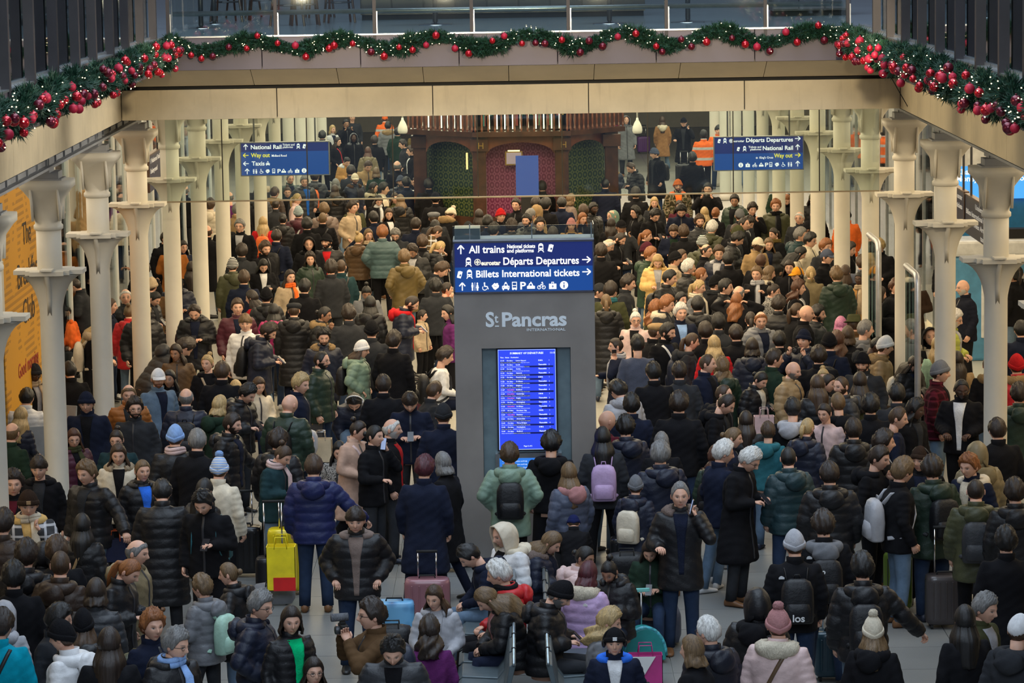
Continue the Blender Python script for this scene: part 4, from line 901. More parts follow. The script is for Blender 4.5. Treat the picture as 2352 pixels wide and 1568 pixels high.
def mk_extra(code):       # neck-frame pieces, in body coordinates (torso frame)
    rg = np.random.RandomState(3); m_ = MB()
    if code in ('hood_down', 'fur'):
        big = code == 'fur'; A = np.radians(np.linspace(-145, 145, 25)); P = []; r_ = []
        for a in A:
            k = (1+math.cos(a))/2        # 1 at the back of the neck
            P.append((.115*math.sin(a)*(1+.25*k), .012+.118*math.cos(a)*(1 if math.cos(a) > 0 else .9), 1.475-.035*k+(.0 if not big else .02)*k)); r_.append((.026+.038*k)*(1.12 if big else 1))
        m_.tube(P, r_, 12, flat=1.15)
        if not big: m_.ell((0, .185, 1.415), (.125, .075, .110), 18, 12); V = m_.v[-1]; V += .006*np.sin(V[:, [2]]*70+V[:, [0]]*40)
        if big:
            V = m_.v[-1]; m_.v[-1] = V+rg.uniform(-.008, .008, V.shape)
    elif code == 'collar':
        A = np.linspace(0, 2*PI, 25)[:-1]; R = []
        for r0, z in ((.084, 1.455), (.080, 1.50), (.084, 1.545), (.076, 1.548), (.070, 1.50)): R.append(np.stack([r0*.98*np.sin(A), .012-r0*1.02*np.cos(A), z-.010*np.cos(A)], 1))
        m_.rings(R, cap=False)
    elif code == 'scarf':
        A = np.linspace(0, 2*PI, 25)[:-1]; R = []
        for k in range(2): 
            pts = [(.094*math.sin(a), .005-.094*math.cos(a), 1.488+.032*k+.008*math.sin(a*2+k)) for a in np.linspace(0, 2*PI, 24)]; m_.tube(pts, .031-.004*k, 10)
        m_.tube([(.04, -.105, 1.47), (.055, -.168, 1.38), (.06, -.185, 1.2), (.06, -.18, 1.02)], [.03, .040, .045, .045], 10, flat=.35, up=(0, 1, 0))
    elif code == 'glasses':
        for s_ in (-1, 1):
            pts = [(s_*.031+.020*math.cos(a), -.110+.004*abs(math.cos(a)), HCZ+.008+.015*math.sin(a)) for a in np.linspace(0, 2*PI, 13)]; m_.tube(pts, .0022, 4)
            m_.tube([(s_*.05, -.106, HCZ+.012), (s_*.079, -.06, HCZ+.012), (s_*.081, -.0, HCZ+.008)], .0022, 4)
        m_.tube([(-.011, -.113, HCZ+.012), (.011, -.113, HCZ+.012)], .0022, 4)
    elif code == 'headphones':
        m_.tube([(.098*math.sin(a), -.005, HCZ+.01+.132*math.cos(a)) for a in np.radians(np.linspace(-95, 95, 17))], .010, 8, flat=.8)
        for s_ in (-1, 1): m_.ell((s_*.092, -.005, HCZ-.005), (.020, .034, .042), 10, 8)
    elif code == 'pack':
        prof = [(.0, .0), (1, .0), (1, .6), (.9, .9), (.5, 1), (0, 1)]
        R = []
        for z, wx, wy in ((.0, .13, .06), (.02, .145, .075), (.2, .15, .085), (.34, .145, .075), (.41, .12, .055), (.44, .07, .03)):
            a = np.arange(24)/24*2*PI; q = 4; k = (np.abs(np.cos(a))**q+np.abs(np.sin(a))**q)**(-1/q); R.append(np.stack([wx*k*np.cos(a), .09+wy*k*np.sin(a), np.full(24, z)], 1))
        m_.rings(R)
    elif code == 'pack_pocket':
        R = []
        for z, wx, wy in ((.03, .10, .05), (.045, .115, .065), (.15, .118, .068), (.20, .105, .055), (.21, .09, .04)):
            a = np.arange(20)/20*2*PI; q = 5; k = (np.abs(np.cos(a))**q+np.abs(np.sin(a))**q)**(-1/q); R.append(np.stack([wx*k*np.cos(a), .135+wy*k*np.sin(a), np.full(20, z)], 1))
        m_.rings(R)
    elif code == 'pack_strap':
        for s_ in (-1, 1): m_.tube([(s_*.09, .03, .40), (s_*.105, -.05, .50), (s_*.115, -.16, .505), (s_*.12, -.262, .42), (s_*.125, -.285, .28), (s_*.15, -.24, .14), (s_*.19, -.12, .06), (s_*.14, .0, .04)], .022, 8, flat=.35, up=(1, 0, 0))
        m_.tube([(-.03, .06, .43), (-.02, .06, .475), (.02, .06, .475), (.03, .06, .43)], .007, 6)
    return m_
# ------------------------------------------------------------------ the crowd: head top pixel, facing angle, then tokens
PEOPLE = '''
764 287 40 lg0 bb.y ja.lgrey:stripe
795 274 20 cam sh.k co.black G M
809 258 10 st sh.d sw.dgrey H1.85
702 298 -20 cl lbn.k ja.black
740 301 180 st s2.k ja.black
776 315 60 pk lg.d co.black G X.red
812 302 10 st hd.grey ja.black K
884 262 180 st cp.orange ja.orange:hivis
891 279 180 st sh.k pu.grey F.tan
914 293 160 st sh.k ja.dgreen
949 291 -120 st cp.white ja.mustard
860 312 180 st s2.d ja.black
923 320 -75 pk sh.d ja.dgrey
845 337 180 st lg.a pk.khaki
799 361 25 ph lbn.k ja.camel F.white
943 335 -80 st s2.b co.black I.white
912 369 180 st bf.g ja.black
847 370 20 ph sh.b ja.tan
864 384 180 st bb.l ja.dgreen
806 380 180 st s2.d ja.dgrey B.blue
815 398 10 pk cp.cream pk.navy F.brown V h=b
596 411 10 st s2.d ja.dgrey
592 430 170 st be.dgrey pk.dgrey B.black
667 398 20 st bz.g pu.dgreen I.navy
699 403 10 pk sh.g pu.dgrey I.blue
723 392 170 st sh.d pu.dgrey B.orange
633 398 180 st sh.b pu.beige
660 427 5 st bn.b ja.dgrey
632 429 150 st sh.b pk.dbrown F.tan
771 410 180 st bb.g ja.black
769 424 180 st lg.b pu.black
859 418 80 st lg.k ja.black F.cream
882 420 80 st s2.k ja.cream
920 402 10 st be.slate pu.navy V h=g
933 406 190 st sh.k ja.navy
957 406 -70 st sh.b sw.white B.black T.black
1075 390 75 ph be.black co.dgrey S.lgrey
907 442 15 st lg.b ja.olive
919 446 195 st lg.l pl.black
633 457 180 st lbn.d ja.dgrey B.black
683 443 80 st pt.y co.ppink
685 472 180 st be.teal:stripe pk.burgundy X.white
657 462 0 st sh.b ja.dgrey kid
744 466 190 st s2.l pu.taupe B.white
741 488 180 st bz.l ja.black X.black
810 462 50 pk s2.d ja.beige
815 457 40 st sh.k ja.olive
871 449 15 p1 lg.d co.black S.white
893 478 10 st lg.b ja.black I.white
857 485 200 ou sh.k co.navy
604 497 180 st lg.y ja.red B.orange
650 490 175 ou lbn.k pl.black
635 527 180 st sh.d ja.navy B.black
709 539 5 st hd.black ja.black
749 536 -25 st be.black pu.black I.red V h=d
826 532 150 ho1 bn.y pu.brown
846 525 20 st lg.l co.black S.beige G
878 518 180 pk s2.r pu.dsage T.black
907 525 -5 ph sh.g ja.dgrey G V h=g
1010 518 110 ph pt.b ja.tan:plaid B.dgreen
1041 475 150 le bo.cream ja.black F.tan
996 486 180 st fc.grey ja.dgrey
999 505 185 st sh.k co.black
1017 553 120 ph pt.y pu.black
928 574 180 pk s2.l pk.mustard T.ldenim
944 562 -20 ph s2.d pu.black G M
1022 603 80 ph s2.b ja.dgrey
1027 647 100 st lbn.d ho.orange X.black
610 554 30 st s2.b ja.black V
606 596 15 p1 lg.k ja.black I.white
712 576 5 pk lc.d pk.dgreen
666 619 30 ho1 lg.d co.beige S.orange
760 594 180 st cu.d ja.dgrey
783 596 180 st bz.b ja.dteal X.black T.khaki
611 659 180 st be.black pu.black
575 666 -110 st lg.d co.red
675 694 180 st fc.dgrey pl.black
629 697 180 st lg.k pu.magenta
842 656 5 ph bn.k ja.grey M
850 679 180 st lg.k pu.black
953 680 85 ph bz.y pk.navy W.red V h=d T.black
749 703 80 mo lbn.k pu.black F.tan G M
563 722 0 st mop.l pu.white
971 712 80 st sh.d ja.beige kid
153 451 -40 ho1 cp.black pk.dbrown F.tan V M
180 545 170 st s2.k pk.black
266 550 85 ho1 pt.k pu.black M
384 531 60 st sh.d ja.black
397 552 185 ph bf.b co.rust
421 552 30 st lg.k ja.navy
476 517 180 wide bf.b co.black T.ldenim
518 500 180 st s2.b ho.black B.navy
550 503 -10 st sh.g ja.black G
527 440 185 st bf.g sw.purple B.navy
545 467 160 st sh.g ja.tan B.black
483 456 170 st s2.b pu.cream
424 424 180 st bf.g ja.black
534 590 180 st be.black:stripe pk.olive T.dgrey
348 636 160 st be.beige ja.brown
408 636 10 ph cp.black pk.navy V M
161 640 -95 ph sh.d ja.dgrey
288 663 10 st bf.w pu.black G
255 684 85 st lbn.b ho.navy
296 697 180 st bn.l pk.red
328 693 15 st cu.y pu.black H1.80
362 670 60 ph lbn.k pu.black
445 700 -5 ph fd.d pk.black I.navy
545 685 10 st sh.b pu.burgundy I.navy
233 725 80 lp lg.y co.black F.beige B.cream X.black H1.78
150 700 20 lp sh.k ho.orange sit
47 764 80 lp lg.d sw.black sit
81 835 30 lp be.dgrey ja.black S.beige G sit K
80 796 180 lp sh.d ho.maroon sit
158 830 200 lp sh.k ja.black sit
402 790 -20 st lg.d pk.brown M
436 782 120 be s2.d pu.dgrey
363 846 15 st cp.white ja.ldenim V h=r I.navy
388 849 -10 st lg.k ja.black M
475 811 -20 st bn.y ho.black X.beige
295 883 10 st bf.l ve.rust
309 913 15 st s2.d ja.dgrey G V
197 899 0 st be.navy co.navy
62 891 175 lp sh.k ve.white sit
49 934 170 lp lg.y ve.navy sit
427 891 180 st bf.g pu.navy B.black
507 907 140 st bb.y ho.dgreen
402 974 180 st be.lblue pk.black S.ppink
17 852 175 lp bf.d ja.brown sit
28 970 165 st bf.l ja.dgreen
626 743 80 ph s2.d pk.navy V B.black
743 754 10 st s2.k pk.navy F.tan V
739 806 70 st bz.k pu.dgreen G V
834 780 80 pk be.white pu.bsage h=b G B.black lgh
853 734 180 st be.black ja.dgrey T.denim
694 858 60 st s2.y co.navy
733 858 70 lp lg.b co.beige S.black sit
813 910 0 be sh.k pu.navy E.white sit
667 906 140 st bz.bald pu.dgreen B.black
578 883 60 ph s2.k pu.black
596 866 30 lp lg.b ja.cream sit
541 872 180 lp lg.y ja.black sit
1002 876 130 lp sh.b ja.dgrey sit
941 903 0 ph mop.d ja.navy
537 949 70 ou sh.d pu.black V
1027 797 100 lp s2.d sw.white B.black sit
1025 700 -60 st lg.k ja.purple
901 961 80 st bf.w ja.black V h=w I.red
828 963 75 lp bn.d co.camel:ppink X.ppink
862 975 60 cl lbn.k ja.black
1018 925 180 lp be.dgrey ja.navy
169 984 15 st lg.a pl.plum S.olive G
266 984 -5 st bn.d ja.dteal G
271 1019 5 st lw.b ja.cream F.beige I.black
195 1059 -30 ou s2.l pu.black I.dgrey
327 1054 25 st pt.l pu.black I.sblue
88 1048 0 st mop.d ho.black I.dgrey
29 1075 10 st cu.d ja.black I.maroon
64 1125 10 mo be.dbrown ja.grey:plaid S.cream W.butter
453 985 180 st sh.g co.black H1.82
504 1039 175 st bo.lblue:stripe ja.cream
471 1098 160 st lg.k pu.black
372 1104 185 ph s2.k pl.black
461 1129 -15 p1 s2.k ja.black B.teal
188 1179 180 st lg.k pu.black X.tan
318 1239 75 st bf.g pk.khaki
99 1233 180 st hd.black pl.black
8 1170 175 st s2.d pl.dbrown
661 1022 60 ph bn.b ja.dteal S.ppink
720 1044 180 ol sh.b pu.royal T.denim
779 1014 5 lp lg.k ja.black:flecked sit
816 1166 0 pk mop.d pu.black W.taupe T.denim H1.72
976 1047 170 st s2.m co.navy G
1014 1037 -140 st bb.g co.black
129 1233 185 st s2.b co.black
138 1265 180 st bz.b pk.dbrown
310 1284 70 ph pt.r pk.black
220 1327 180 st bb.d ve.dgrey
142 1382 90 st cu.k ja.dgrey
351 1394 30 st cu.r ja.navy B.olive
190 1396 180 st be.black pu.black lgh h=b
135 1421 -110 st be.black pk.white B.dbrown
409 1444 60 st s2.g pk.black S.lblue G
461 1320 -120 ho1 s2.l pu.grey B.mint H1.4
520 1290 -100 ou lbn.l pk.black T.ldenim
3 1370 170 st hd.lgrey ho.lgrey
5 1400 160 st s2.d co.turq X.black
603 1358 60 pk s2.g pu.navy G
669 1392 15 st bb.d ve.black I.bgreen
720 1509 20 st lg.d ja.dbrown G sit
851 1376 -75 cam s2.d ja.brown B.navy G
901 1465 0 ph s2.k pu.dgrey I.black
995 1344 -20 lp lw.b ho.lgrey sit
986 1410 180 lp lc.d sw.purple sit
1147 1192 -60 lp hd.cream pu.white sit
1059 1254 -80 le sh.k ho.navy T.ldenim sit
1138 1288 -100 lp s2.w pk.red S.black sit
1099 1353 -80 le lw.l pu.black I.dpink sit
1279 1222 70 ph lg.l pu.navy F.taupe sit
1349 1253 60 lp lbn.k pu.ppink G M sit
1354 1288 150 lp bb.m pu.lilac F.cream sit
1303 1334 80 ph be.black pu.black V h=g sit
1393 1288 -25 ph bn.k pu.black V M sit
1409 1392 80 lp lc.y ja.grey sit
1411 1441 0 st be.black ja.navy W.sblue E.black h=b I.white H1.5
1491 1243 -10 ph lg.d ja.dgreen sit
1170 1018 180 pk s2.b pk.bsage B.black H1.7
1266 986 175 st cu.k ho.black H1.75
1306 1061 190 st lg.l pu.slate W.dpink
1317 1183 180 le be.royal ja.black kid
1397 945 120 st bz.bald ja.maroon
1436 950 180 st cu.k pk.navy
1383 975 180 st lg.k ja.dgrey B.lilac
1519 991 185 st bb.g ja.black
1516 1015 180 st s2.g pk.navy
1460 1090 175 st be.grey pk.navy B.cream H1.45
1562 1107 0 cl fd.g pk.black F.taupe I.navy T.denim H1.82
1647 1019 155 st lc.a pk.dgreen B.black
1667 1012 100 st s2.w ja.navy
1688 980 80 st lbn.l ja.navy
1735 1031 60 ph s2.w co.black G
1713 943 180 st lg.d pu.black
1764 968 180 st sh.b ho.teal H1.45
1810 1026 180 st bz.k pu.dteal
1820 913 180 st sh.k ho.black W.lgrey
1856 958 150 st sp.y pl.navy G
1824 1215 180 st be.lgrey ja.black B.black
1379 650 80 st cp.dgrey ja.dgrey
1403 647 150 st s2.d ja.olive S.teal
1392 674 180 st pt.l pl.black
1446 631 80 st s2.d co.dgrey B.olive
1460 713 5 ho1 bn.w ja.ppink G
1464 768 180 st sh.k sw.slate T.slate H1.8
1413 773 -80 cl bn.d co.navy S.lgrey
1506 741 120 st fc.tan ja.black
1537 741 60 st sh.k ja.black V T.dgrey H1.82 X.white
1564 697 15 st s2.w ja.navy I.lblue
1535 679 75 st s2.r ja.dgrey F.cream
1507 686 130 st lc.r ja.olive
1565 670 40 st lg.k ja.black
1602 680 180 st sh.k pu.black
1592 763 100 st pt.b ho.dgrey B.navy
1640 770 180 st lw.y ja.red
1626 813 75 st bz.b co.navy H1.8
1658 817 180 st lc.l pk.dgreen
1748 715 5 st bf.r pu.grey H1.85
1727 775 180 st bb.d pu.navy
1780 801 100 st sh.d ja.dgreen
1755 854 50 p1 lbn.k pu.black I.cream
1824 831 60 st bz.bald pu.tan V h=g
1846 755 -30 cam be.navy pu.navy
1414 875 -150 ph s2.k pk.lgrey F.lgrey
1663 883 70 st bz.b ho.black
1679 907 70 ph fd.d ho.black B.black
1693 672 160 hh lw.r co.black
1697 656 150 st bf.g ja.black
1724 714 180 st pt.d ja.black
1668 640 75 st sh.k pu.black G
1789 679 160 st s2.d pu.black
1780 649 80 st bn.d ja.black:flecked G
1322 378 60 st be.magenta ja.black S.pink
1363 374 80 ho1 lbn.k pu.beige
1408 377 0 ph lg.d pu.navy F.tan G
1387 393 180 st s2.k ja.navy
1390 410 180 st bz.k ja.navy
1444 374 -60 ph fd.b pu.black T.camel
1320 416 80 st lbn.g ja.dgrey S.slate
1264 388 175 st lg.b ja.black
1557 411 5 st be.orange:mustard pk.olive:camo V h=d W.orange G
1501 339 -70 st be.slate co.black B.black T.denim
1570 270 -10 cl cp.black co.black I.dgrey
1521 267 180 st lg.b co.tan:rust W.cream
1419 262 10 st hd.olive pu.olive S.magenta T.dgrey
1438 262 10 st hd.grey co.grey
1616 298 180 st sh.k ja.orange:hivis K
1650 288 0 st mop.k ja.orange
1699 291 0 ph bz.k ja.black K
1669 258 80 st lg.d co.grey
1626 420 -10 cam sh.k ja.black
1687 446 -10 st sh.k pu.dgreen M
1792 412 -5 st sh.b ja.dgreen
1503 452 0 st lw.y ja.dgrey
1560 460 0 st lg.d ja.burgundy
1565 471 0 ph s2.k ja.navy
1509 481 30 ph s2.k ja.black G
1458 471 -60 st lc.k ja.black G
1363 465 30 st sh.k pu.black V K G
1404 481 -60 st hj.sage:bsage ja.slate
1404 500 170 st lg.d ja.black
1427 505 15 cl cp.black ja.dgrey M
1312 500 0 st be.dpink co.camel:tan lgh h=b
1302 483 180 st bz.k ja.maroon W.orange kid
1290 453 180 st sh.k ja.navy
1312 444 120 st bb.l co.taupe
1231 453 170 st s2.d ja.dgrey
1254 452 150 st cu.k ja.black
1233 465 160 st hd.tan ja.tan
1219 479 130 st sh.g pk.navy
1209 491 -20 st sh.k pu.dgrey V
1339 488 30 st lg.r ja.black
1618 475 180 st lg.y ja.black
1644 475 160 st lbn.r ja.black
1607 493 10 st s2.b ve.dgrey V
1637 507 150 st s2.w pu.olive
1613 539 180 st be.dgreen:stripe pu.olive
1699 479 180 st cp.grey ja.dgrey
1729 463 10 mo cu.d ja.black
1709 499 60 st bz.d ja.dgrey
1725 498 60 ph s2.d ja.black
1782 458 -5 st s2.r pk.olive S.black
1547 517 -5 ph sh.b ja.navy I.dgreen
1570 517 180 st s2.b ja.black
1488 526 75 st pt.r ja.black
1430 535 60 ph bz.d ja.black V
1404 549 75 ph bf.w co.dgrey G B.black
1488 555 80 st be.burgundy ja.black
1497 568 60 st s2.r pk.green:dgreen
1511 585 0 ph lg.y pl.butter
1552 576 90 st be.black pu.beige
1567 571 70 st pt.b ja.black G
1583 596 100 st s2.w pu.black
1611 613 100 st lbn.r ja.dgrey
1541 620 75 st sh.k pk.black B.black
1608 641 70 st pt.y ja.grey S.cream
1623 560 60 st bf.d ja.black G
1651 564 0 st s2.b pu.navy W.lgrey
1672 578 180 st sh.k ja.black
1697 517 70 st be.olive ja.dgrey G
1690 513 150 st bz.b ja.black
1702 534 90 ph s2.k pu.black
1743 545 50 st cp.cream ja.tan K
1766 546 5 fo lg.l pu.black
1775 522 -50 st pt.d ja.black S.mustard
1748 582 150 st bz.bald ja.black K B.black
1738 611 -20 bg sh.l co.black S.lgrey
1645 630 100 st be.black co.black S.dgrey
1769 610 100 st bb.l pu.navy F.cream
1809 447 10 ph lw.r ja.black S.black
1867 442 0 st cp.olive pu.black lgh h=d V
1872 476 10 st hj.navy ja.black G M
1830 474 -60 st sh.b ja.dgrey G
1836 486 -20 st bf.w ja.dgrey G
1859 506 80 st be.black ja.black V
1840 523 75 st s2.g pu.dteal G
1864 535 60 st s2.k ja.cream G
1899 549 40 st s2.r ja.dgrey
1942 477 -160 st be.black ja.orange K
1932 516 -45 st bz.bald ja.black V h=w
1956 554 60 st lc.d ja.black
1900 572 60 st cp.slate ja.black
1846 567 90 ph lg.k ja.cream
1813 597 -10 st lg.d ja.black
1831 613 -60 st cp.orange:yellow ja.dgrey E.black
1862 610 180 st sp.y ja.khaki
1920 613 190 st s2.l pk.dgreen
1980 585 180 st sh.b pu.slate
1974 622 -30 st bn.k co.camel S.beige K G
1942 608 150 st lg.b ja.black
2016 546 -30 lp cu.y ja.black
1836 640 75 st lc.a ja.black X.white
1831 694 110 st pt.b ja.black
1853 701 80 st bz.bald ja.black
1880 701 70 st s2.k pu.dgrey V
1931 726 180 st bb.p ja.dbrown
1961 721 170 st bh.olive ja.brown
1989 735 100 st sh.g ho.grey
2024 657 110 st bb.d pu.navy
2059 640 20 st s2.a ja.black X.ppink
2098 623 10 fo s2.b sw.dbrown T.black H1.85
2043 679 180 st hd.black co.black H1.8
2211 643 -70 st bz.bald ja.navy:black V h=w T.black H1.8
2197 712 70 lp s2.w pu.lime V h=w G T.tan
2322 613 -100 st sh.k ja.black M
2339 610 180 st pt.d ja.black
1904 762 180 st be.black ja.navy B.black
1922 757 180 st lc.a ja.black
1947 748 180 st bb.b ja.black
2025 775 75 ph bz.k ho.dgrey K
2037 770 100 st be.white pk.tan F.tan
1980 809 -20 st be.black ja.dgrey V
1975 853 180 st lg.d co.olive
1876 860 190 st lg.b pu.black
1891 843 0 st bn.y ja.black
1905 857 60 st lbn.d ja.black
1931 864 -50 st bz.b pu.dgrey V
1924 902 -165 st fd.l ho.black G V X.tan
1892 925 -30 st lbn.d ho.ppink
2138 745 0 st hd.black ja.black W.cream
2154 772 180 st lg.y sw.mint
2110 817 40 ph lg.d pu.black G B.cream
2161 827 75 st be.grey ja.maroon:plaid
2198 806 180 st lg.d co.tan
2209 871 0 lp bz.k ja.black I.white K G V T.black
2271 815 180 st bn.l ja.black F.tan T.ldenim
2335 812 180 st be.red pk.red F.tan
2345 736 180 st sh.k ja.navy
2108 913 60 st lc.k ja.black K
2067 935 75 st fd.b sw.navy
2032 988 90 st s2.d ja.black
2340 880 180 st s2.d pk.dgreen
2025 1024 60 mo sh.d ho.black
2078 1052 120 st s2.l ja.black B.lgrey T.ldenim
2113 1024 -30 st be.dbrown ja.black E.black
2140 1042 180 st cu.d pk.dgreen B.black T.denim
2244 1004 180 st hd.khaki pu.khaki
2223 1043 -40 st s2.r ja.navy W.cream
2241 1100 175 st bz.d pk.olive B.dgrey
1890 1168 180 st cu.d ja.black W.grey B.black
1980 1270 180 ol s2.k pu.black B.black
2005 1403 180 st bo.cream co.black W.black lgh h=l
2269 1364 50 st s2.g ja.olive I.lgrey
2216 1389 180 st lg.k co.black
2344 1410 150 st cp.white ho.dgrey
1787 1385 180 st bo.dpink pk.ppink F.cream X.brown
1624 1415 -130 st sh.w pu.navy:black G
1587 1458 -120 st bb.l ja.black H1.55
1740 1340 180 st hd.black pl.black
2330 1100 180 st s2.d pk.black
2180 560 -20 st s2.d ja.black
905 760 160 st s2.d ja.black
1000 640 190 st s2.k ja.dgrey
1380 560 180 st s2.d ja.black
1450 905 180 st s2.k ja.navy
1560 900 170 st s2.d ja.black
1500 830 190 st sh.k ja.black
880 860 180 st sh.d ja.black
640 985 160 st s2.d pu.black
70 700 150 st sh.d ja.dgrey H1.7
1340 470 180 st s2.b ja.dgrey
1160 470 170 st sh.b ja.black
1120 495 180 st s2.k ja.navy
1100 480 190 st lg.d ja.dgrey
1185 455 -20 st sh.d ja.black
1175 500 180 st cu.d pu.black
1270 520 170 st sh.d ja.black
1240 500 10 st s2.d ja.black
1075 508 180 st be.dgrey ja.slate
1135 512 150 st s2.k ja.dgrey
1150 478 20 st be.red ja.black
1880 795 180 st s2.d ja.black
1790 760 180 st sh.k ja.black
1690 745 190 st sh.d ja.black
1650 720 180 st s2.k ja.dgrey
1620 740 180 st s2.d ja.black
2060 880 180 st sh.k ja.dgrey
2000 905 170 st s2.k ja.black
1960 960 180 st sh.d pu.black
2290 960 190 st sh.d co.black
2310 1210 180 st s2.k co.black
1905 1060 180 st sh.d pl.black
1590 900 180 st s2.k ja.black
1560 830 180 st sh.d ja.dgrey
700 640 170 st sh.k ja.black
800 700 190 st s2.d ja.dgrey
560 620 180 st sh.b ja.navy
440 600 180 st lg.d ja.black
330 600 190 st s2.d ja.black
510 830 170 st sh.b ja.black
555 560 180 st s2.d ja.dgrey
705 500 180 st s2.k ja.black
955 500 170 st sh.d ja.navy
970 540 180 st s2.b ja.black
1460 430 180 st s2.d ja.black
1245 415 190 st sh.k ja.black
1000 440 180 st be.black co.black
985 410 175 st s2.k ja.black
1280 400 185 st sh.d ja.dgrey
1590 350 180 st s2.k ja.black
30 1290 185 st s2.k co.black
60 1240 175 st s2.d pl.black
250 1440 180 st lg.d co.black
'''.strip().splitlines()
PATS = ('stripe', 'plaid', 'camo', 'flecked', 'hivis')
HAIRS = ('sh', 's2', 'bz', 'fd', 'bf', 'cu', 'af', 'mop', 'lg', 'lw', 'lc', 'bb', 'bn', 'lbn', 'pt', 'sp'); HATS = ('be', 'bo', 'cp', 'fc', 'bh', 'hd', 'hj')
def colpat(s_):
    c, _, p = s_.partition(':'); pat = None
    if p in PATS: pat = p
    elif p:
        k = c+'_'+p
        CN[k] = tuple((a+b_)/2 for a, b_ in zip(CN[c], CN[p])); CW[k] = CW.get(c, c); c = k
    return c, pat
def parse(ln, filler):
    tk = ln.split(); d = dict(x=float(tk[0]), y=float(tk[1]), yaw=float(tk[2]), pose='st', hair=None, hc='b', hat=None, hatc='black', hatp=None, top='ja', tc='black', tp=None, T=None, G=False, V=False, sk='L', st=None, ex={}, H=None, kid=False, fill=filler)
    for q in tk[3:]:
        if q in POSE: d['pose'] = q
        elif q == 'G': d['G'] = True
        elif q == 'V': d['V'] = True
        elif q in 'KM': d['sk'] = q
        elif q in ('sit', 'wide', 'walk'): d['st'] = q
        elif q == 'kid': d['kid'] = True
        elif q == 'lgh': d['hair'] = 'lg'
        elif q.startswith('h='): d['hc2'] = q[2:]
        elif q[0] == 'H' and '.' in q: d['H'] = float(q[1:])
        elif '.' in q:
            a, _, b_ = q.partition('.')
            if a in HAIRS: d['hair'] = a if b_ != 'bald' else 'bald'; d['hc'] = b_ if b_ != 'bald' else 'b'
            elif a in HATS: d['hat'] = a; d['hatc'], d['hatp'] = colpat(b_)
            elif a in TOPS: d['top'] = a; d['tc'], d['tp'] = colpat(b_)
            elif a in 'BSIWFEX': d['ex'][a] = colpat(b_)[0]
            elif a == 'T': d['T'] = b_
    if 'hc2' in d: d['hc'] = d['hc2']
    if d['hat'] and d['hair'] is None and d['hat'] not in ('hd', 'hj'): d['hair'] = 'under'
    d['fem'] = d['hair'] in ('lg', 'lw', 'lc', 'bb', 'bn', 'lbn', 'pt', 'sp')
    d['h'] = d['H'] or (1.12 if d['kid'] else (1.67 if d['fem'] else 1.77)+rnd.uniform(-.03, .03))
    if d['st'] is None: d['st'] = rnd.choice(['st', 'st', 'wide', 'walk'])
    base, _, _, _ = (0, 0, 0, 0)
    d['hy'] = 0; d['hp'] = int(POSE[d['pose']][3])
    if not filler and d['pose'] in ('st', 'pk', 'fo', 'ho1', 'lp'):
        d['hy'] = rnd.choice([-20, 0, 0, 20]) if abs(d['yaw']) > 120 else rnd.choice([0, 0, 20, -20]); d['hp'] = rnd.choice([4, 12]) if d['pose'] != 'lp' else 14
        d['byaw'] = d['yaw']-d['hy']
    else: d['byaw'] = d['yaw']
    return d
i0 = next(i for i, l in enumerate(PEOPLE) if l.startswith('2330 1100'))
PP = [parse(l, i > i0) for i, l in enumerate(PEOPLE)]
HTOP = {'hd': .285, 'hj': .255, 'be': .268, 'bo': .30, 'cp': .255, 'fc': .25, 'bh': .268}
HHAIR = {'cu': .28, 'af': .30, 'bn': .262, 'bald': .237, 'bz': .243, 'bf': .243, 'lc': .275}
def local_top(d):
    a, b_ = math.radians(d['hy']), math.radians(d['hp']); H = Matrix.Translation((0, -.005, 1.515)) @ Matrix.Rotation(a, 4, 'Z') @ Matrix.Rotation(b_, 4, 'X')
    Mx = Matrix(leanM(d['pose'])) @ H; t_ = HTOP.get(d['hat'], HHAIR.get(d['hair'], .252)); p = Mx @ Vector((0, (HCY+.03*math.sin(b_))*HS, t_*HS))
    return Mx, np.array(p)
def place(d):
    Mx, p = local_top(d); s_ = d['h']/1.785; dz = -.44*s_ if d['st'] == 'sit' else 0
    if d['st'] == 'sit': s_ = s_*1.0
    W = UZ(d['x'], d['y'], p[2]*s_+dz); a = math.radians(d['byaw']); ox, oy = p[0]*s_, p[1]*s_
    d['pos'] = np.array([W[0]-(ox*math.cos(a)-oy*math.sin(a)), W[1]-(ox*math.sin(a)+oy*math.cos(a)), dz]); d['s'] = s_; d['head'] = Mx
COLS = [(X_, Y_+n*4.47) for n in range(-2, 13) for X_, Y_ in ((-5.56, 37.82), (5.6, 37.52))]
for d in PP: d['h0'] = d['h']; place(d)
for it in range(30):
    for i, d in enumerate(PP):
        for e in PP[i+1:]:
            q = e['pos']-d['pos']; r_ = math.hypot(q[0], q[1])
            if abs(q[0]) < .42 and r_ < 1.6 and d['st'] != 'sit' and e['st'] != 'sit' and abs(e['y']-d['y']) > 7:
                lo, up = (e, d) if e['y'] > d['y'] else (d, e)      # lower in the picture stands nearer
                if lo['pos'][1] > up['pos'][1]-.30:
                    if lo['h']-lo['h0'] < .13: lo['h'] += .006
                    if up['h']-up['h0'] > -.13: up['h'] -= .006
                    continue
            if r_ < .52 and not (d['st'] == 'sit' or e['st'] == 'sit'):
                s_ = 1 if q[1] > 0 else -1; st_ = .006
                if abs(d['h']+s_*st_-d['h0']) < .12: d['h'] += s_*st_
                if abs(e['h']-s_*st_-e['h0']) < .12: e['h'] -= s_*st_
    for d in PP:
        for (cx_, cy_) in COLS:
            q = d['pos'][:2]-np.array([cx_, cy_])
            if math.hypot(*q) < .48 and abs(d['h']-d['h0']) < .25: d['h'] += -.02 if q[1] > 0 else .02
    for d in PP: place(d)
keep = []
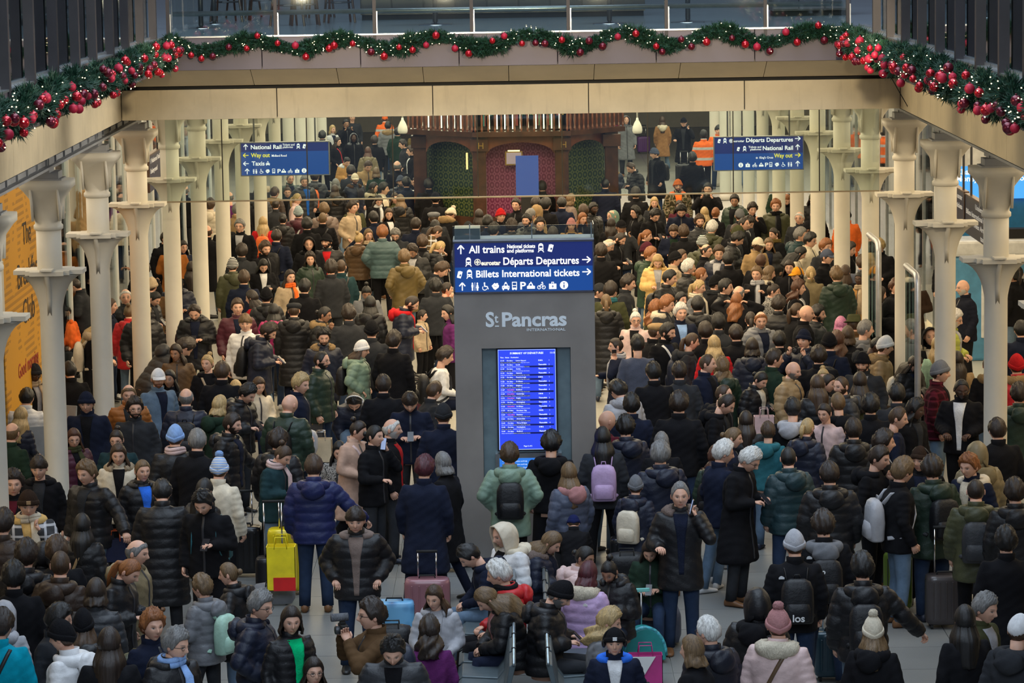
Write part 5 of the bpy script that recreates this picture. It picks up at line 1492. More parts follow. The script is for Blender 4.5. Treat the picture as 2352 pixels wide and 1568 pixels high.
for d in PP:
    if d['fill'] and any(math.hypot(*(d['pos']-e['pos'])[:2]) < .40 for e in keep): continue
    if abs(d['pos'][0]-kx) < hw+.22 and YK-.2 < d['pos'][1] < YK+.75: 
        if d['fill']: continue
        d['pos'][1] = YK-.35 if d['pos'][1] < YK+.25 else YK+.8
    keep.append(d)
PP = keep
# ---- garment templates, remeshed in one go
GM = {}
keys = sorted({(d['pose'], d['top'], 'sit' if d['st'] == 'sit' else 'st') for d in PP})
tmp = []
for k in keys:
    o = bpy.data.objects.new('tmp', garment_src(*k).mesh('tmp')); COL.objects.link(o); r_ = o.modifiers.new('r', 'REMESH'); r_.mode = 'VOXEL'; r_.voxel_size = .0165; tmp.append(o)
dg = bpy.context.evaluated_depsgraph_get(); dg.update()
for k, o in zip(keys, tmp):
    me = bpy.data.meshes.new_from_object(o.evaluated_get(dg)); me.name = TOPS[k[1]][7].replace(' ', '_'); me.materials.clear(); GM[k] = me
for o in tmp: m_ = o.data; bpy.data.objects.remove(o); bpy.data.meshes.remove(m_)
for k in keys: garment_finish(GM[k], k)
# ---- labels
def cw(c): return CW.get(c, c)
HATW = {'be': 'beanie', 'bo': 'bobble hat', 'cp': 'cap', 'fc': 'flat cap', 'bh': 'brimmed hat', 'hd': 'hood up', 'hj': 'headscarf'}
HAIRW = {'sh': 'short %s hair', 's2': 'short %s hair', 'bz': 'cropped %s hair', 'fd': 'swept %s hair', 'bf': 'thinning %s hair', 'cu': 'curly %s hair', 'mop': 'mop of %s hair', 'lg': 'long %s hair', 'lw': 'wavy %s hair', 'lc': 'long curly %s hair', 'bb': '%s bob',
         'bn': '%s hair bun', 'lbn': 'tied back %s hair', 'pt': '%s ponytail', 'sp': '%s ponytail', 'bald': 'bald head'}
PATW = {'stripe': 'striped ', 'plaid': 'checked ', 'camo': 'camouflage ', 'flecked': 'flecked ', 'hivis': 'high visibility '}
SHORTTOP = {'pu': 'puffer', 'pl': 'long puffer', 'co': 'long coat', 'ja': 'jacket', 'pk': 'parka', 'ho': 'hoodie', 'sw': 'sweater', 've': 'padded vest'}
def headw(d):
    if d['hat']: return '%s %s%s' % (cw(d['hatc']), 'striped ' if d['hatp'] else '', HATW[d['hat']])
    w_ = HAIRW[d['hair']]; return w_ % HW[d['hc']] if '%s' in w_ else w_
def topw(d): return '%s %s%s' % (cw(d['tc']), PATW.get(d['tp'], ''), SHORTTOP[d['top']])
EXW = {'S': '%s scarf', 'B': '%s backpack', 'F': '%s fur trim', 'X': '%s shoulder strap', 'E': '%s headphones', 'I': '%s shirt', 'W': '%s inner collar'}
def exw(d):
    o = [EXW[k] % cw(d['ex'][k]) for k in 'SBEFXIW' if k in d['ex'] ]
    if d['G']: o.append('glasses')
    if d['V']: o.append('beard')
    return o
def face(d):
    a = abs((d['yaw']+180) % 360-180); s_ = 'seated ' if d['st'] == 'sit' else ''
    return s_+('facing forward' if a < 50 else 'in profile' if a < 125 else 'seen from behind')
PW = {'ph': 'looking at a phone', 'p1': 'holding a phone', 'cl': 'on a phone call', 'cam': 'holding up a camera', 'fo': 'arms crossed', 'hh': 'hands on head', 'be': 'bending over', 'mo': 'hand at mouth'}
def lab(d, lvl):
    s_ = 'person in %s with %s' % (topw(d), headw(d)); e = exw(d)
    if lvl >= 1 and e: s_ += ' and '+e[0]
    if lvl >= 2: s_ += ', '+(PW[d['pose']] if d['pose'] in PW and lvl == 2 else face(d))
    return s_
for d in PP: d['lab'] = None
for lvl in (1, 2, 3):
    cnt = {}
    for d in PP:
        if d['lab'] is None: cnt.setdefault(lab(d, lvl), []).append(d)
    used_ = {d['lab'] for d in PP}
    for k, v in cnt.items():
        if len(v) == 1 and k not in used_: v[0]['lab'] = k
tw = {}
for d in PP: tw.setdefault(topw(d), []).append(d)
hwc = {}
for d in PP: hwc.setdefault((headw(d)), []).append(d)
for d in PP:
    d['short'] = None
    if len(tw[topw(d)]) == 1: d['short'] = 'person in '+topw(d)
    elif d['hat'] and len(hwc[headw(d)]) == 1: d['short'] = 'person in '+headw(d) if d['hat'] != 'hd' else None
    else:
        for k in 'SBEX':
            if k in d['ex'] and sum(1 for e in PP if e['ex'].get(k) == d['ex'][k]) == 1: d['short'] = 'person with '+EXW[k] % cw(d['ex'][k]); break
LM = [d for d in PP if d['short']]
seen = {d['lab'] for d in PP if d['lab']}
for d in PP:
    if d['lab']: continue
    c = sorted(LM, key=lambda e: (e['x']-d['x'])**2+((e['y']-d['y'])*1.3)**2)
    done = False
    for e in c[:14]:
        if e is d: continue
        dx, dy = e['x']-d['x'], e['y']-d['y']
        rel = 'beside' if abs(dy) < 22 else ('behind' if dy > 0 else 'in front of')
        for base in ('person in %s, %s,' % (topw(d), headw(d)), 'person in %s, %s,' % (topw(d), face(d))):
            s_ = base+' %s %s' % (rel, e['short'])
            if s_ not in seen and len(s_.split()) <= 16: d['lab'] = s_; seen.add(s_); done = True; break
        if done: break
    if not done: d['lab'] = lab(d, 2)
# ---- build
ANG = lambda v: int(round(v))
M_SHOE = [plain('black_shoe', (.015, .015, .015), .4), plain('white_trainer', (.6, .6, .6), .5), plain('brown_boot', (.18, .08, .03), .5), plain('navy_shoe', (.015, .02, .04), .5)]
TRS = ['black', 'black', 'black', 'dgrey', 'denim', 'denim', 'navy', 'ldenim', 'dgrey']
M_PHONE = plain('phone_body', (.02, .02, .025), .2); M_PSCR = glow('phone_screen', (.5, .65, 1), .5)
PERS = []
def vis(d):
    k = 7375/max(10, d['pos'][1]); bh = (.9 if d['st'] == 'sit' else 1.5)*k*d['h']/1.75; v = bh
    for e_ in PP:
        if e_ is not d and e_['pos'][1] < d['pos'][1] and abs(e_['x']-d['x']) < .2*k and d['y'] < e_['y']+4 < d['y']+v: v = max(4, e_['y']-d['y'])
    if abs(d['pos'][0]-kx) < hw and d['pos'][1] > YK and d['y'] > 540: v = 1
    return v*k
order = sorted(PP, key=lambda d: -vis(d)); NEAR = {id(d) for d in order[:318]}
for d in PP: d['far'] = id(d) not in NEAR
PP = [d for d in PP if not (d['far'] and d['fill'] and vis(d) < 900)]
TOPN = {'pu': 'puffer_jacket', 'pl': 'puffer_coat', 'co': 'coat', 'ja': 'jacket', 'pk': 'parka', 'ho': 'hoodie', 'sw': 'sweater', 've': 'padded_vest'}
def lid(x): return Matrix(x)
for d in PP:
    st = d['st']; g = 'sit' if st == 'sit' else 'st'; key = (d['pose'], d['top'], g); Lm = Matrix(leanM(d['pose']))
    root = empty('person', d['pos'], math.radians(d['byaw'])); sx = d['s']*(rnd.uniform(.96, 1.04) if d['fem'] else rnd.uniform(1.03, 1.13)); 
    root.scale = (sx, (sx+d['s'])/2, d['s']); tag(root, d['lab'], 'person', 'travellers waiting in the station concourse'); d['root'] = root
    bk = (d['pose'], d['hy'], d['hp'], st); beard = d['V']; hc = d['hc']
    link('body', cached(('body',)+bk, lambda: build_body(d['pose'], d['hy'], d['hp'], st)), skinmat(d['sk'], hc if hc != 'p' else 'd', beard), root)
    kind = d['tp'] or TOPS[d['top']][6]; cm = clothmat(d['tc'], kind)
    gar = link(TOPN[d['top']], GM[key], cm, root)
    tc = d['T'] or rnd.choice(TRS); fl = .03 if d['fem'] and rnd.random() < .3 else 0
    link('trousers', cached(('tr', st, fl), lambda: build_trousers(st, fl).mesh('trousers', True)), clothmat(tc, 'denim' if 'denim' in tc else 'wool'), root)
    ms_ = rnd.choice(M_SHOE)
    for q_ in (0, 1): link('shoe', cached(('shoe', st, q_), lambda: build_shoes(st, q_).mesh('shoe', True)), ms_, root)
    H = d['head'] @ Matrix.Diagonal((HS, HS, HS, 1)); hm = hairmat(hc)
    if d['hair'] in ('under',): link('hair', cached(('hair', 'under'), lambda: hair_cap('n', .006, .001).mesh('hair', True)), hm, root, H)
    elif d['hair'] and d['hair'] != 'bald' and not d['hat']: link('hair', cached(('hair', d['hair']), lambda: mk_hair(d['hair']).mesh('hair', True)), hm, root, H)
    elif d['hat'] and d['hair'] == 'lg':
        def under():
            m_ = hair_cap('n', .006, .001); return curtain(-.30, 68, .008, m_, 5, .03).mesh('hair', True)
        link('hair', cached(('hair', 'underlong'), under), hm, root, H)
    elif d['hat'] and d['hair'] and d['hat'] in ('cp',): link('hair', cached(('hair', 'sh'), lambda: mk_hair('sh').mesh('hair', True)), hm, root, H)
    if d['hat']:
        hname = {'be': 'beanie', 'bo': 'bobble_hat', 'cp': 'cap', 'fc': 'flat_cap', 'bh': 'brimmed_hat', 'hd': 'hood', 'hj': 'headscarf'}[d['hat']]
        ps = cached(('hat', d['hat']), lambda: [(n_, m_.mesh(n_, True)) for n_, m_ in mk_hat(d['hat'])])
        hk = d['hatp'] or ('wool' if d['hat'] in ('cp', 'fc', 'bh') else 'puffer' if d['hat'] == 'hd' and d['top'] in ('pu', 'pl') else 'knit')
        o0 = link(hname, ps[0][1], clothmat(d['hatc'], hk), root, H)
        for n_, m_ in ps[1:]: link(n_, m_, clothmat(d['hatc'], 'fur' if n_ == 'bobble' else hk), o0)
    ex = d['ex']
    EX = lambda c, nm=None: cached(('ex', c), lambda: mk_extra(c).mesh(nm or c, True))
    # neck
    if 'F' in ex: link('fur_trim', EX('fur'), clothmat(ex['F'], 'fur'), root, Lm)
    if (d['top'] in ('pk', 'ho', 'pu', 'pl') and 'F' not in ex and d['hat'] != 'hd' and rnd.random() < (.9 if d['top'] != 'pu' else .6)) or ('W' in ex and 'F' not in ex):
        link('hood', EX('hood_down'), clothmat(ex.get('W', d['tc']), 'wool' if 'W' in ex else kind), root, Lm)
    if d['hat'] == 'hd': link('hood_edge', EX('hood_down'), clothmat(d['hatc'], 'wool'), root, Lm)
    if d['top'] in ('pu', 'pl', 'co', 'ja', 'pk', 've'): link('collar', EX('collar'), cm, gar, Lm)
    if 'S' in ex: link('scarf', EX('scarf'), clothmat(ex['S'], 'knit'), root, Lm)
    a = abs((d['yaw']+180) % 360-180)
    if a < 100 and d['top'] not in ('sw',):
        if 'I' in ex or 'W' in ex or rnd.random() < .35:
            ic = ex.get('I') or ex.get('W') or rnd.choice(['black', 'dgrey', 'navy', 'lgrey']); 
            me = cached(('inner',)+key, lambda: shirt_mesh(key, 'shirt'))
            if me: link('shirt', me, clothmat(ic, 'knit'), root)
        elif d['top'] != 'ho' or rnd.random() < .5:
            me = cached(('zip',)+key, lambda: shirt_mesh(key, 'zip_placket'))
            if me: link('zip_placket', me, plain('zip_dark', (.03, .03, .035), .4), gar)
    if 'X' in ex:
        me = cached(('strap',)+key, lambda: strap_mesh(key))
        if me: link('bag_strap', me, plain('strap_'+ex['X'], CN[ex['X']], .5), root)
    if d['G']: link('glasses', EX('glasses'), plain('glasses_frame', (.02, .015, .012), .2), root, H)
    if 'E' in ex: link('headphones', EX('headphones'), plain('headphones_'+ex['E'], CN[ex['E']], .35), root, H)
    # things carried: top-level
    RW = Matrix.Translation(Vector(d['pos'])) @ Matrix.Rotation(math.radians(d['byaw']), 4, 'Z') @ Matrix.Diagonal((root.scale[0], root.scale[1], root.scale[2], 1))
    short = d['lab'].replace('person in', 'person in', 1).split(', ')[0]
    sw_ = short if len(short.split()) <= 12 else ' '.join(short.split()[:short.split().index('and')] if 'and' in short.split() else short.split()[:12])
    if 'B' in ex:
        dy = TOPS[d['top']][1]; b0 = Lm @ Matrix.Translation((0, .135+dy*.8, .93)); Mw = RW @ b0
        bp = bpy.data.objects.new('backpack', EX('pack', 'backpack')); COL.objects.link(bp); bp.matrix_world = Mw
        pm = clothmat(ex['B'], 'nylon'); bp.data.materials.append(None) if not bp.data.materials else None; bp.material_slots[0].link = 'OBJECT'; bp.material_slots[0].material = pm
        tag(bp, ('%s backpack worn by %s' % (cw(ex['B']), sw_)), 'backpack', 'backpacks worn in the crowd')
        link('pocket', EX('pack_pocket', 'pocket'), pm, bp); link('strap', EX('pack_strap', 'strap'), pm, bp); d['bp'] = bp
    pose = d['pose']
    if pose in ('ph', 'p1', 'cl'):
        Sx, E, W = arms(pose)[0]; D = (W-E)/np.linalg.norm(W-E); p = W+D*.085; 
        if pose == 'ph': p = (arms(pose)[0][2]+arms(pose)[1][2])/2+np.array([0, -.09, .03])
        ph = MB().box((0, 0, 0), (.072, .009, .150)); rot = Matrix.Rotation(math.radians(-50 if pose != 'cl' else 8), 4, 'X')
        if pose == 'cl': p = W+D*.10+np.array([.0, .0, .02]); rot = Matrix.Rotation(math.radians(90), 4, 'Z')@Matrix.Rotation(math.radians(15), 4, 'X')
        me = cached(('phone',), lambda: MB().box((0, 0, 0), (.072, .009, .150)).mesh('phone'))
        o = bpy.data.objects.new('phone', me); COL.objects.link(o); o.matrix_world = RW @ Lm @ Matrix.Translation(Vector(p)) @ rot
        if not me.materials: me.materials.append(M_PHONE)
        d['phn'] = o; tag(o, 'phone held by '+(d['lab'] if len(d['lab'].split()) <= 13 else sw_), 'phone', 'phones held in the crowd'); link('phone_screen', cached(('phs',), lambda: MB().box((0, .0055, 0), (.066, .002, .14)).mesh('screen')), M_PSCR, o)
    PERS.append(d)

# ---- past the 300 that show largest, the rest of the crowd is one object
def decimated(me, ratio=.28):
    o = bpy.data.objects.new('tmp', me); COL.objects.link(o); m_ = o.modifiers.new('d', 'DECIMATE'); m_.ratio = ratio; return o
far = [d for d in PERS if d['far']]; fset = {}
for d in far:
    stack = list(d['root'].children)
    while stack:
        o = stack.pop(); stack += list(o.children); fset.setdefault(o.data.name, o.data)
tmpo = {k: decimated(m_) for k, m_ in fset.items()}
dg = bpy.context.evaluated_depsgraph_get(); dg.update(); DEC = {}
for k, o in tmpo.items():
    me = o.evaluated_get(dg).to_mesh(); n = len(me.vertices); V = np.empty(n*3); me.vertices.foreach_get('co', V); npoly = len(me.polygons)
    ls_ = np.empty(npoly, int); lt_ = np.empty(npoly, int); me.polygons.foreach_get('loop_start', ls_); me.polygons.foreach_get('loop_total', lt_); li = np.empty(len(me.loops), int); me.loops.foreach_get('vertex_index', li)
    at = {}
    for nm in ('msk', 'eye'):
        c_ = np.tile([0, 0, 0, 1.0], (n, 1)).ravel()
        if nm in me.color_attributes: me.color_attributes[nm].data.foreach_get('color', c_)
        at[nm] = c_.reshape(-1, 4)
    DEC[k] = (V.reshape(-1, 3), ls_, lt_, li, at)
for o in tmpo.values(): bpy.data.objects.remove(o)
VV, LS, LT, LI, MI, AT, mats_, nv, nl = [], [], [], [], [], {'msk': [], 'eye': []}, {}, 0, 0
for d in far:
    stack = [(c_, Matrix.Translation(Vector(d['pos'])) @ Matrix.Rotation(math.radians(d['byaw']), 4, 'Z') @ Matrix.Diagonal((*d['root'].scale, 1)) @ c_.matrix_local) for c_ in d['root'].children]; dead = [d['root']]
    while stack:
        o, M = stack.pop(); dead.append(o)
        for c_ in o.children: stack.append((c_, M @ c_.matrix_local))
        V, ls_, lt_, li, at = DEC[o.data.name]; Mn = np.array(M); mt = o.material_slots[0].material; mi = mats_.setdefault(mt, len(mats_))
        VV.append(app(Mn, V)); LS.append(ls_+nl); LT.append(lt_); LI.append(li+nv); MI.append(np.full(len(ls_), mi)); nv += len(V); nl += len(li)
        for nm in at: AT[nm].append(at[nm])
    for o in dead: bpy.data.objects.remove(o)
    if 'bp' in d:
        for c_ in list(d['bp'].children): bpy.data.objects.remove(c_)
        bpy.data.objects.remove(d['bp'])
    if 'phn' in d:
        for c_ in list(d['phn'].children): bpy.data.objects.remove(c_)
        bpy.data.objects.remove(d['phn'])
if far:
    me = bpy.data.meshes.new('crowd'); VV = np.vstack(VV); LS, LT, LI, MI = map(np.concatenate, (LS, LT, LI, MI))
    me.vertices.add(len(VV)); me.vertices.foreach_set('co', VV.ravel()); me.loops.add(len(LI)); me.loops.foreach_set('vertex_index', LI); me.polygons.add(len(LS)); me.polygons.foreach_set('loop_start', LS)
    me.polygons.foreach_set('material_index', MI); me.polygons.foreach_set('use_smooth', [True]*len(LS))
    for m_ in mats_: me.materials.append(m_)
    for nm in AT: me.color_attributes.new(nm, 'FLOAT_COLOR', 'POINT').data.foreach_set('color', np.vstack(AT[nm]).ravel())
    me.update(calc_edges=True); me.validate()
    o = bpy.data.objects.new('crowd', me); COL.objects.link(o); tag(o, 'dense crowd of distant and half hidden travellers in dark winter coats', 'crowd', kind='stuff')
PERS = [d for d in PERS if not d['far']]
# ------------------------------------------------------------------ garlands
M_NEEDLE = plain('pine_needles', (.012, .055, .028), .6, var=.5, scale=25)
M_BAUBLE = [plain('red_bauble', (.5, .008, .02), .18, metal=.55, var=.1, coat=.6), plain('dark_red_bauble', (.14, .006, .02), .3, metal=.5, var=.1, coat=.4), plain('matt_red_bauble', (.42, .01, .04), .55, metal=.2, var=.1)]
M_FAIRY = glow('fairy_light', (1, .78, .42), 7)
NB = cached(('baub',), lambda: (lambda m_: m_.lathe([(.008, .046), (.010, .055), (.004, .057)], 8).mesh('bauble', True))(MB().ell((0, 0, 0), (.046, .046, .046), 16, 12)))
def garland(path, rad, label, dens, nb, nl, out, seed):
    """path: function t in 0..1 -> point; out: unit vector towards the viewer side"""
    rg = np.random.RandomState(seed); N = dens; t_ = rg.uniform(0, 1, N); C_ = path(t_); T = path(np.clip(t_+.002, 0, 1.002))-C_; T /= np.linalg.norm(T, axis=1)[:, None]+1e-9
    a = rg.uniform(0, 2*PI, N); up = np.array([0, 0, 1.0]); o3 = np.array(out, float); R_ = (np.cos(a)[:, None]*up+np.sin(a)[:, None]*o3)
    lump = 1+.35*np.sin(t_*53+seed)+.2*np.sin(t_*131)
    base = C_+R_*(rad*.35*rg.uniform(.2, 1, N))[:, None]; D = R_+T*rg.uniform(-1.2, 1.2, N)[:, None]+rg.normal(0, .35, (N, 3)); D /= np.linalg.norm(D, axis=1)[:, None]
    Ln = (rad*.75*lump*rg.uniform(.6, 1.15, N))[:, None]; S_ = np.cross(D, rg.normal(0, 1, (N, 3))); S_ /= np.linalg.norm(S_, axis=1)[:, None]; w_ = .0075
    P = np.stack([base-S_*w_*.5, base+D*Ln*.5-S_*w_, base+D*Ln, base+D*Ln*.5+S_*w_], 1).reshape(-1, 3)
    # two crossed needles sprays per twig
    P2 = np.stack([base+D*Ln*.3, base+D*Ln*.75+S_*.035, base+D*Ln*.55, base+D*Ln*.75-S_*.035], 1).reshape(-1, 3)
    f = [(4*i, 4*i+1, 4*i+2, 4*i+3) for i in range(N)]; g = tag(empty('garland', path(np.array([.5]))[0]), label, 'garland'); c0 = np.array(g.location)
    m_ = MB(); m_.add(P-c0, f); m_.add(P2-c0, f); tag(obj('pine_foliage', m_, M_NEEDLE, g), kind='stuff')
    ts = (np.arange(nb)+rg.uniform(0, .9, nb))/nb
    for i, tt in enumerate(ts):
        c_ = path(np.array([tt]))[0]; aa = rg.uniform(-2.4, 1.0); o = link('bauble', NB, M_BAUBLE[rg.choice([0, 0, 1, 2])], g)
        o.location = Vector(c_-c0+o3*rad*(.55+.35*abs(math.cos(aa)))+up*rad*(math.sin(aa)*.75)); s_ = rg.uniform(.85, 1.15); o.scale = (s_, s_, s_)
    m_ = MB(); tt = rg.uniform(0, 1, nl); cc = path(tt)
    for c_ in cc:
        q = rg.uniform(-1, 1); p = c_-c0+o3*rad*rg.uniform(.6, .95)+up*rad*q*.8; m_.ell(p, (.0065, .0065, .0065), 5, 4)
    tag(obj('fairy_lights', m_, M_FAIRY, g), kind='stuff')
    m_ = MB().tube(path(np.linspace(0, 1, 60))-c0, .02, 6); obj('branch_core', m_, M_NEEDLE, g)
def pback(t_):
    sag = .062*np.cos((t_*7.35+.1)*2*PI); x = -4.55+8.95*t_; return np.stack([x, np.full_like(x, YF-.10), ZF1-.10+sag*1.2+.012*np.sin(t_*40)], 1)
garland(pback, .145, 'long green pine garland with red baubles swagged along the back balcony', 9500, 46, 150, (0, -1, 0), 2)
def pside(FX, s_):
    def f_(t_):
        y = YF-.1-(YF-25)*t_; return np.stack([np.full_like(y, FX-s_*.12), y, ZF1-.16+.085*np.cos(t_*11*2*PI)], 1)
    return f_
garland(pside(FXL, -1), .17, 'thick pine garland with red baubles along the balcony over the yellow mural', 15000, 78, 170, (1, 0, 0), 5)
garland(pside(FXR, 1), .17, 'thick pine garland with red baubles along the balcony over the blue kiosk', 15000, 80, 170, (-1, 0, 0), 9)
tag(obj('cable', MB().tube([UY(2015, 120, YF-.1), UY(2040, 165, YF-.1), UY(2066, 212, YF-.1), UY(2088, 250, YF-.1)], .006, 5), M_BLACK), 'thin black cable hanging from the balcony corner', 'cable')
# ------------------------------------------------------------------ things on the upper floor
ZU = ZF1-.01
def ub(px, py): return UZ(px, py, ZU)
M_DW = plain('dark_oak_panel', (.045, .035, .028), .35, var=.3, scale=3)
def counter(name, x0, x1, ybase, h, label, n, mat, dep=.8):
    a = ub(x0, ybase); b_ = ub(x1, ybase); o = tag(empty(name, (0, a[1], ZU)), label, 'counter'); w_ = (b_[0]-a[0])/n
    obj('carcass', MB().bbox((a[0], .03, .08), (b_[0], dep, h)), mat, o); obj('plinth', MB().bbox((a[0]+.02, .06, 0), (b_[0]-.02, dep-.05, .08)), M_BLACK, o)
    for i in range(n): obj('panel', MB().bbox((a[0]+i*w_+.008, 0, .1), (a[0]+(i+1)*w_-.008, .03, h-.02)), mat, o, bevel=.004)
    obj('counter_top', MB().bbox((a[0]-.03, -.04, h), (b_[0]+.03, dep+.03, h+.04)), mat, o)
counter('bar_counter', 828, 1496, 47, 1.1, 'long dark panelled bar counter on the upper floor behind the glass', 9, M_DW)
counter('serving_counter', 1775, 1965, 38, .9, 'grey panelled counter on the upper floor near the corner', 3, plain('grey_panel', (.09, .09, .11), .4))
def stool(px, py, label):
    p = ub(px, py); o = tag(empty('bar_stool', p, rnd.uniform(0, 1)), label, 'stool', 'stools on the upper floor')
    for sx in (-1, 1):
        for sy in (-1, 1): obj('leg', MB().tube([(sx*.2, sy*.2, 0), (sx*.13, sy*.13, .75)], .018, 6), M_WOOD, o)
    obj('seat', MB().lathe([(.0, .74), (.19, .74), (.2, .77), (.18, .80), (.0, .81)], 16), M_WOOD2, o, True)
    obj('footring', MB().tube([(.19*math.cos(a), .19*math.sin(a), .3) for a in np.linspace(0, 2*PI, 13)], .01, 5), M_DSTEEL, o)
for i, (x, y) in enumerate([(603, 46), (660, 60), (700, 58), (735, 40), (780, 52), (520, 50), (560, 40)]): stool(x, y, 'dark wooden bar stool on the upper floor by the counter')
def utable(px, py):
    p = ub(px, py); o = tag(empty('pedestal_table', p), 'round steel based table on the upper floor', 'table', 'tables on the upper floor')
    obj('base', MB().lathe([(.24, 0), (.24, .012), (.05, .03), (.035, .05)], 20), M_CHROME, o, True); obj('stem', MB().lathe([(.035, .04), (.035, .72)], 10), M_DSTEEL, o, True); obj('tabletop', MB().lathe([(.0, .72), (.35, .72), (.35, .75), (0, .75)], 24), M_DW, o)
for x, y in ((462, 66), (492, 56), (1000, 58), (1400, 55), (1580, 52)): utable(x, y)
# ------------------------------------------------------------------ pub pavilion at the back
YP = 72.0
def paper(name, c1, c2):
    m, t, b = nodes(name); vec = coords(t, 'Object', (8.5, .01, 6.0)); v = t.nodes.new('ShaderNodeTexVoronoi'); v.feature = 'F1'; v.inputs['Scale'].default_value = 1.0; v.inputs['Randomness'].default_value = .0; L(t, vec, v.inputs['Vector'])
    w_ = t.nodes.new('ShaderNodeMath'); w_.operation = 'SINE'; mu = t.nodes.new('ShaderNodeMath'); mu.operation = 'MULTIPLY'; mu.inputs[1].default_value = 15; L(t, v.outputs['Distance'], mu.inputs[0]); L(t, mu.outputs[0], w_.inputs[0])
    L(t, ramp(t, w_.outputs[0], [(.35, c1), (.6, c2)]), b.inputs['Base Color']); setin(b, Roughness=.6); return m
M_WPG = paper('green_damask', (.008, .03, .014), (.10, .12, .035)); M_WPP = paper('pink_damask', (.15, .01, .06), (.30, .08, .16))
pub = tag(empty('pub_pavilion', (0, YP, 0)), 'dark mahogany pub front with patterned wallpaper bays and bookshelf gallery above', 'pub front')
px_ = lambda x: UY(x, 350, YP)[0]; pz_ = lambda y: UY(1180, y, YP)[2]
X0, X1, X2, X3, X4, X5 = [px_(x) for x in (945, 975, 1085, 1275, 1392, 1425)]
zc_ = pz_(312); za = pz_(322)
def wallseg(xa, ya, xb, yb, z0, z1, th):
    d = np.array([xb-xa, yb-ya]); n_ = np.array([d[1], -d[0]])/np.linalg.norm(d)*-th; P = [(xa, ya), (xb, yb), (xb+n_[0], yb+n_[1]), (xa+n_[0], ya+n_[1])]; m_ = MB(); m_.prism(P, z0, z1, 'z'); return m_
def bay(xa, ya, xb, yb, mat, nm):
    obj('wallpaper', wallseg(xa, ya+.55, xb, yb+.55, .9, za, .05), mat, pub); obj('dado', wallseg(xa, ya+.45, xb, yb+.45, 0, .95, .1), M_WOOD, pub)
    n = 14; pts = []
    for i in range(n+1):
        u = i/n; pts.append((u, za-.05-.28*(1-math.sqrt(max(0, 1-(2*u-1)**2)))))
    V = []; f = []
    for k, off in enumerate((0, .08)):
        for u, z in pts: V.append((xa+(xb-xa)*u, ya+(yb-ya)*u+off, z))
        for u, z in pts: V.append((xa+(xb-xa)*u, ya+(yb-ya)*u+off, zc_))
    m2 = n+1
    for i in range(n): f += [(i, i+1, m2+i+1, m2+i), (2*m2+i, 3*m2+i, 3*m2+i+1, 2*m2+i+1), (i, 2*m2+i, 2*m2+i+1, i+1)]
    obj('arch', MB().add(V, f), M_WOOD2, pub)
bay(X1, 1.2, X2, 0, M_WPG, 'l'); bay(X2+.3, 0, X3, 0, M_WPP, 'c'); bay(X3+.3, 0, X4, 1.0, M_WPG, 'r')
for x, y in ((X0, 1.3), (X2, -.05), (X3, -.05), (X4, .9)): obj('pillar', MB().bbox((x, y, 0), (x+.3, y+.35, zc_)), M_WOOD, pub, bevel=.01); obj('pillar_capital', MB().bbox((x-.05, y-.08, zc_-.33), (x+.36, y+.3, zc_-.05)), M_WOOD, pub, bevel=.01)
M_GOLD = plain('gilt', (.55, .36, .1), .3, .8)
for x in (X2+.12, X3+.12): text('H', x, zc_-.27, .2, M_GOLD, pub, -.15)
for (xa, ya, xb, yb) in ((X0-.15, 1.3, X2+.05, -.1), (X2, -.12, X3+.35, -.12), (X3+.3, -.1, X5+.15, 1.2)):
    obj('cornice', wallseg(xa, ya-.15, xb, yb-.15, zc_, zc_+.11, .8), M_WOOD, pub)
    L_ = math.hypot(xb-xa, yb-ya); nb = int(L_/.14); m_ = MB()
    for i in range(nb):
        u = (i+.5)/nb; x, y = xa+(xb-xa)*u, ya+(yb-ya)*u
        obj('baluster', MB().lathe([(.018, 0), (.028, .04), (.018, .1), (.026, .25), (.016, .4), (.026, .55)], 6, (x, y, zc_+.11)), M_WOOD2, pub)
    obj('shelf_unit', wallseg(xa, ya+.55, xb, yb+.55, zc_+.1, zc_+1.6, .3), M_WOOD, pub)
bk = [plain('book_teal', (.02, .16, .15), .5), plain('book_purple', (.12, .02, .14), .5), plain('book_gold', (.4, .28, .08), .4), plain('book_green', (.03, .12, .05), .5), plain('book_maroon', (.15, .02, .02), .5)]
bkm = MB().bbox((-.028, -.03, 0), (.028, .1, .26)).mesh('book'); 
for i in range(78):
    u = (i+.5)/78
    if i % 9 == 8: continue
    x = X2+.05+(X3+.25-X2)*u; o = link('book', bkm, bk[(i*7+i//5) % 5]); o.location = (x, YP+.30, zc_+.11+.10); o.scale = (1, 1, rnd.uniform(.85, 1.15))
    tag(o, 'old book standing on the gallery shelf above the pub front', 'book', 'books on the pub gallery shelf')
for i in range(11): obj('strip_lamp', MB().bbox((X2+.2+i*(X3-X2)/10.6, .2, zc_+.14), (X2+.225+i*(X3-X2)/10.6, .23, zc_+.55)), glow('shelf_lamp', (1, .88, .6), 3.5), pub)
for i in range(8): obj('strip_lamp', MB().bbox((X0+.2+i*.15, 1.4-i*.14, zc_+.14), (X0+.225+i*.15, 1.43-i*.14, zc_+.5)), glow('shelf_lamp', (1, .88, .6), 3.5), pub)
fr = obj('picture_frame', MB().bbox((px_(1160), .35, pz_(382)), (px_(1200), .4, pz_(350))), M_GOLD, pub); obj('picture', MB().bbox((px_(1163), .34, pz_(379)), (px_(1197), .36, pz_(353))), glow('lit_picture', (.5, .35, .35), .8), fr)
obj('wall_lamp', MB().bbox((px_(1166), .3, pz_(350)), (px_(1194), .33, pz_(347))), glow('picture_lamp', (1, .75, .35), 3), pub)
obj('wall_lamp', MB().bbox((px_(1070), .1, pz_(388)), (px_(1074), .13, pz_(350))), glow('bay_lamp', (1, .6, .2), 2.5), pub)
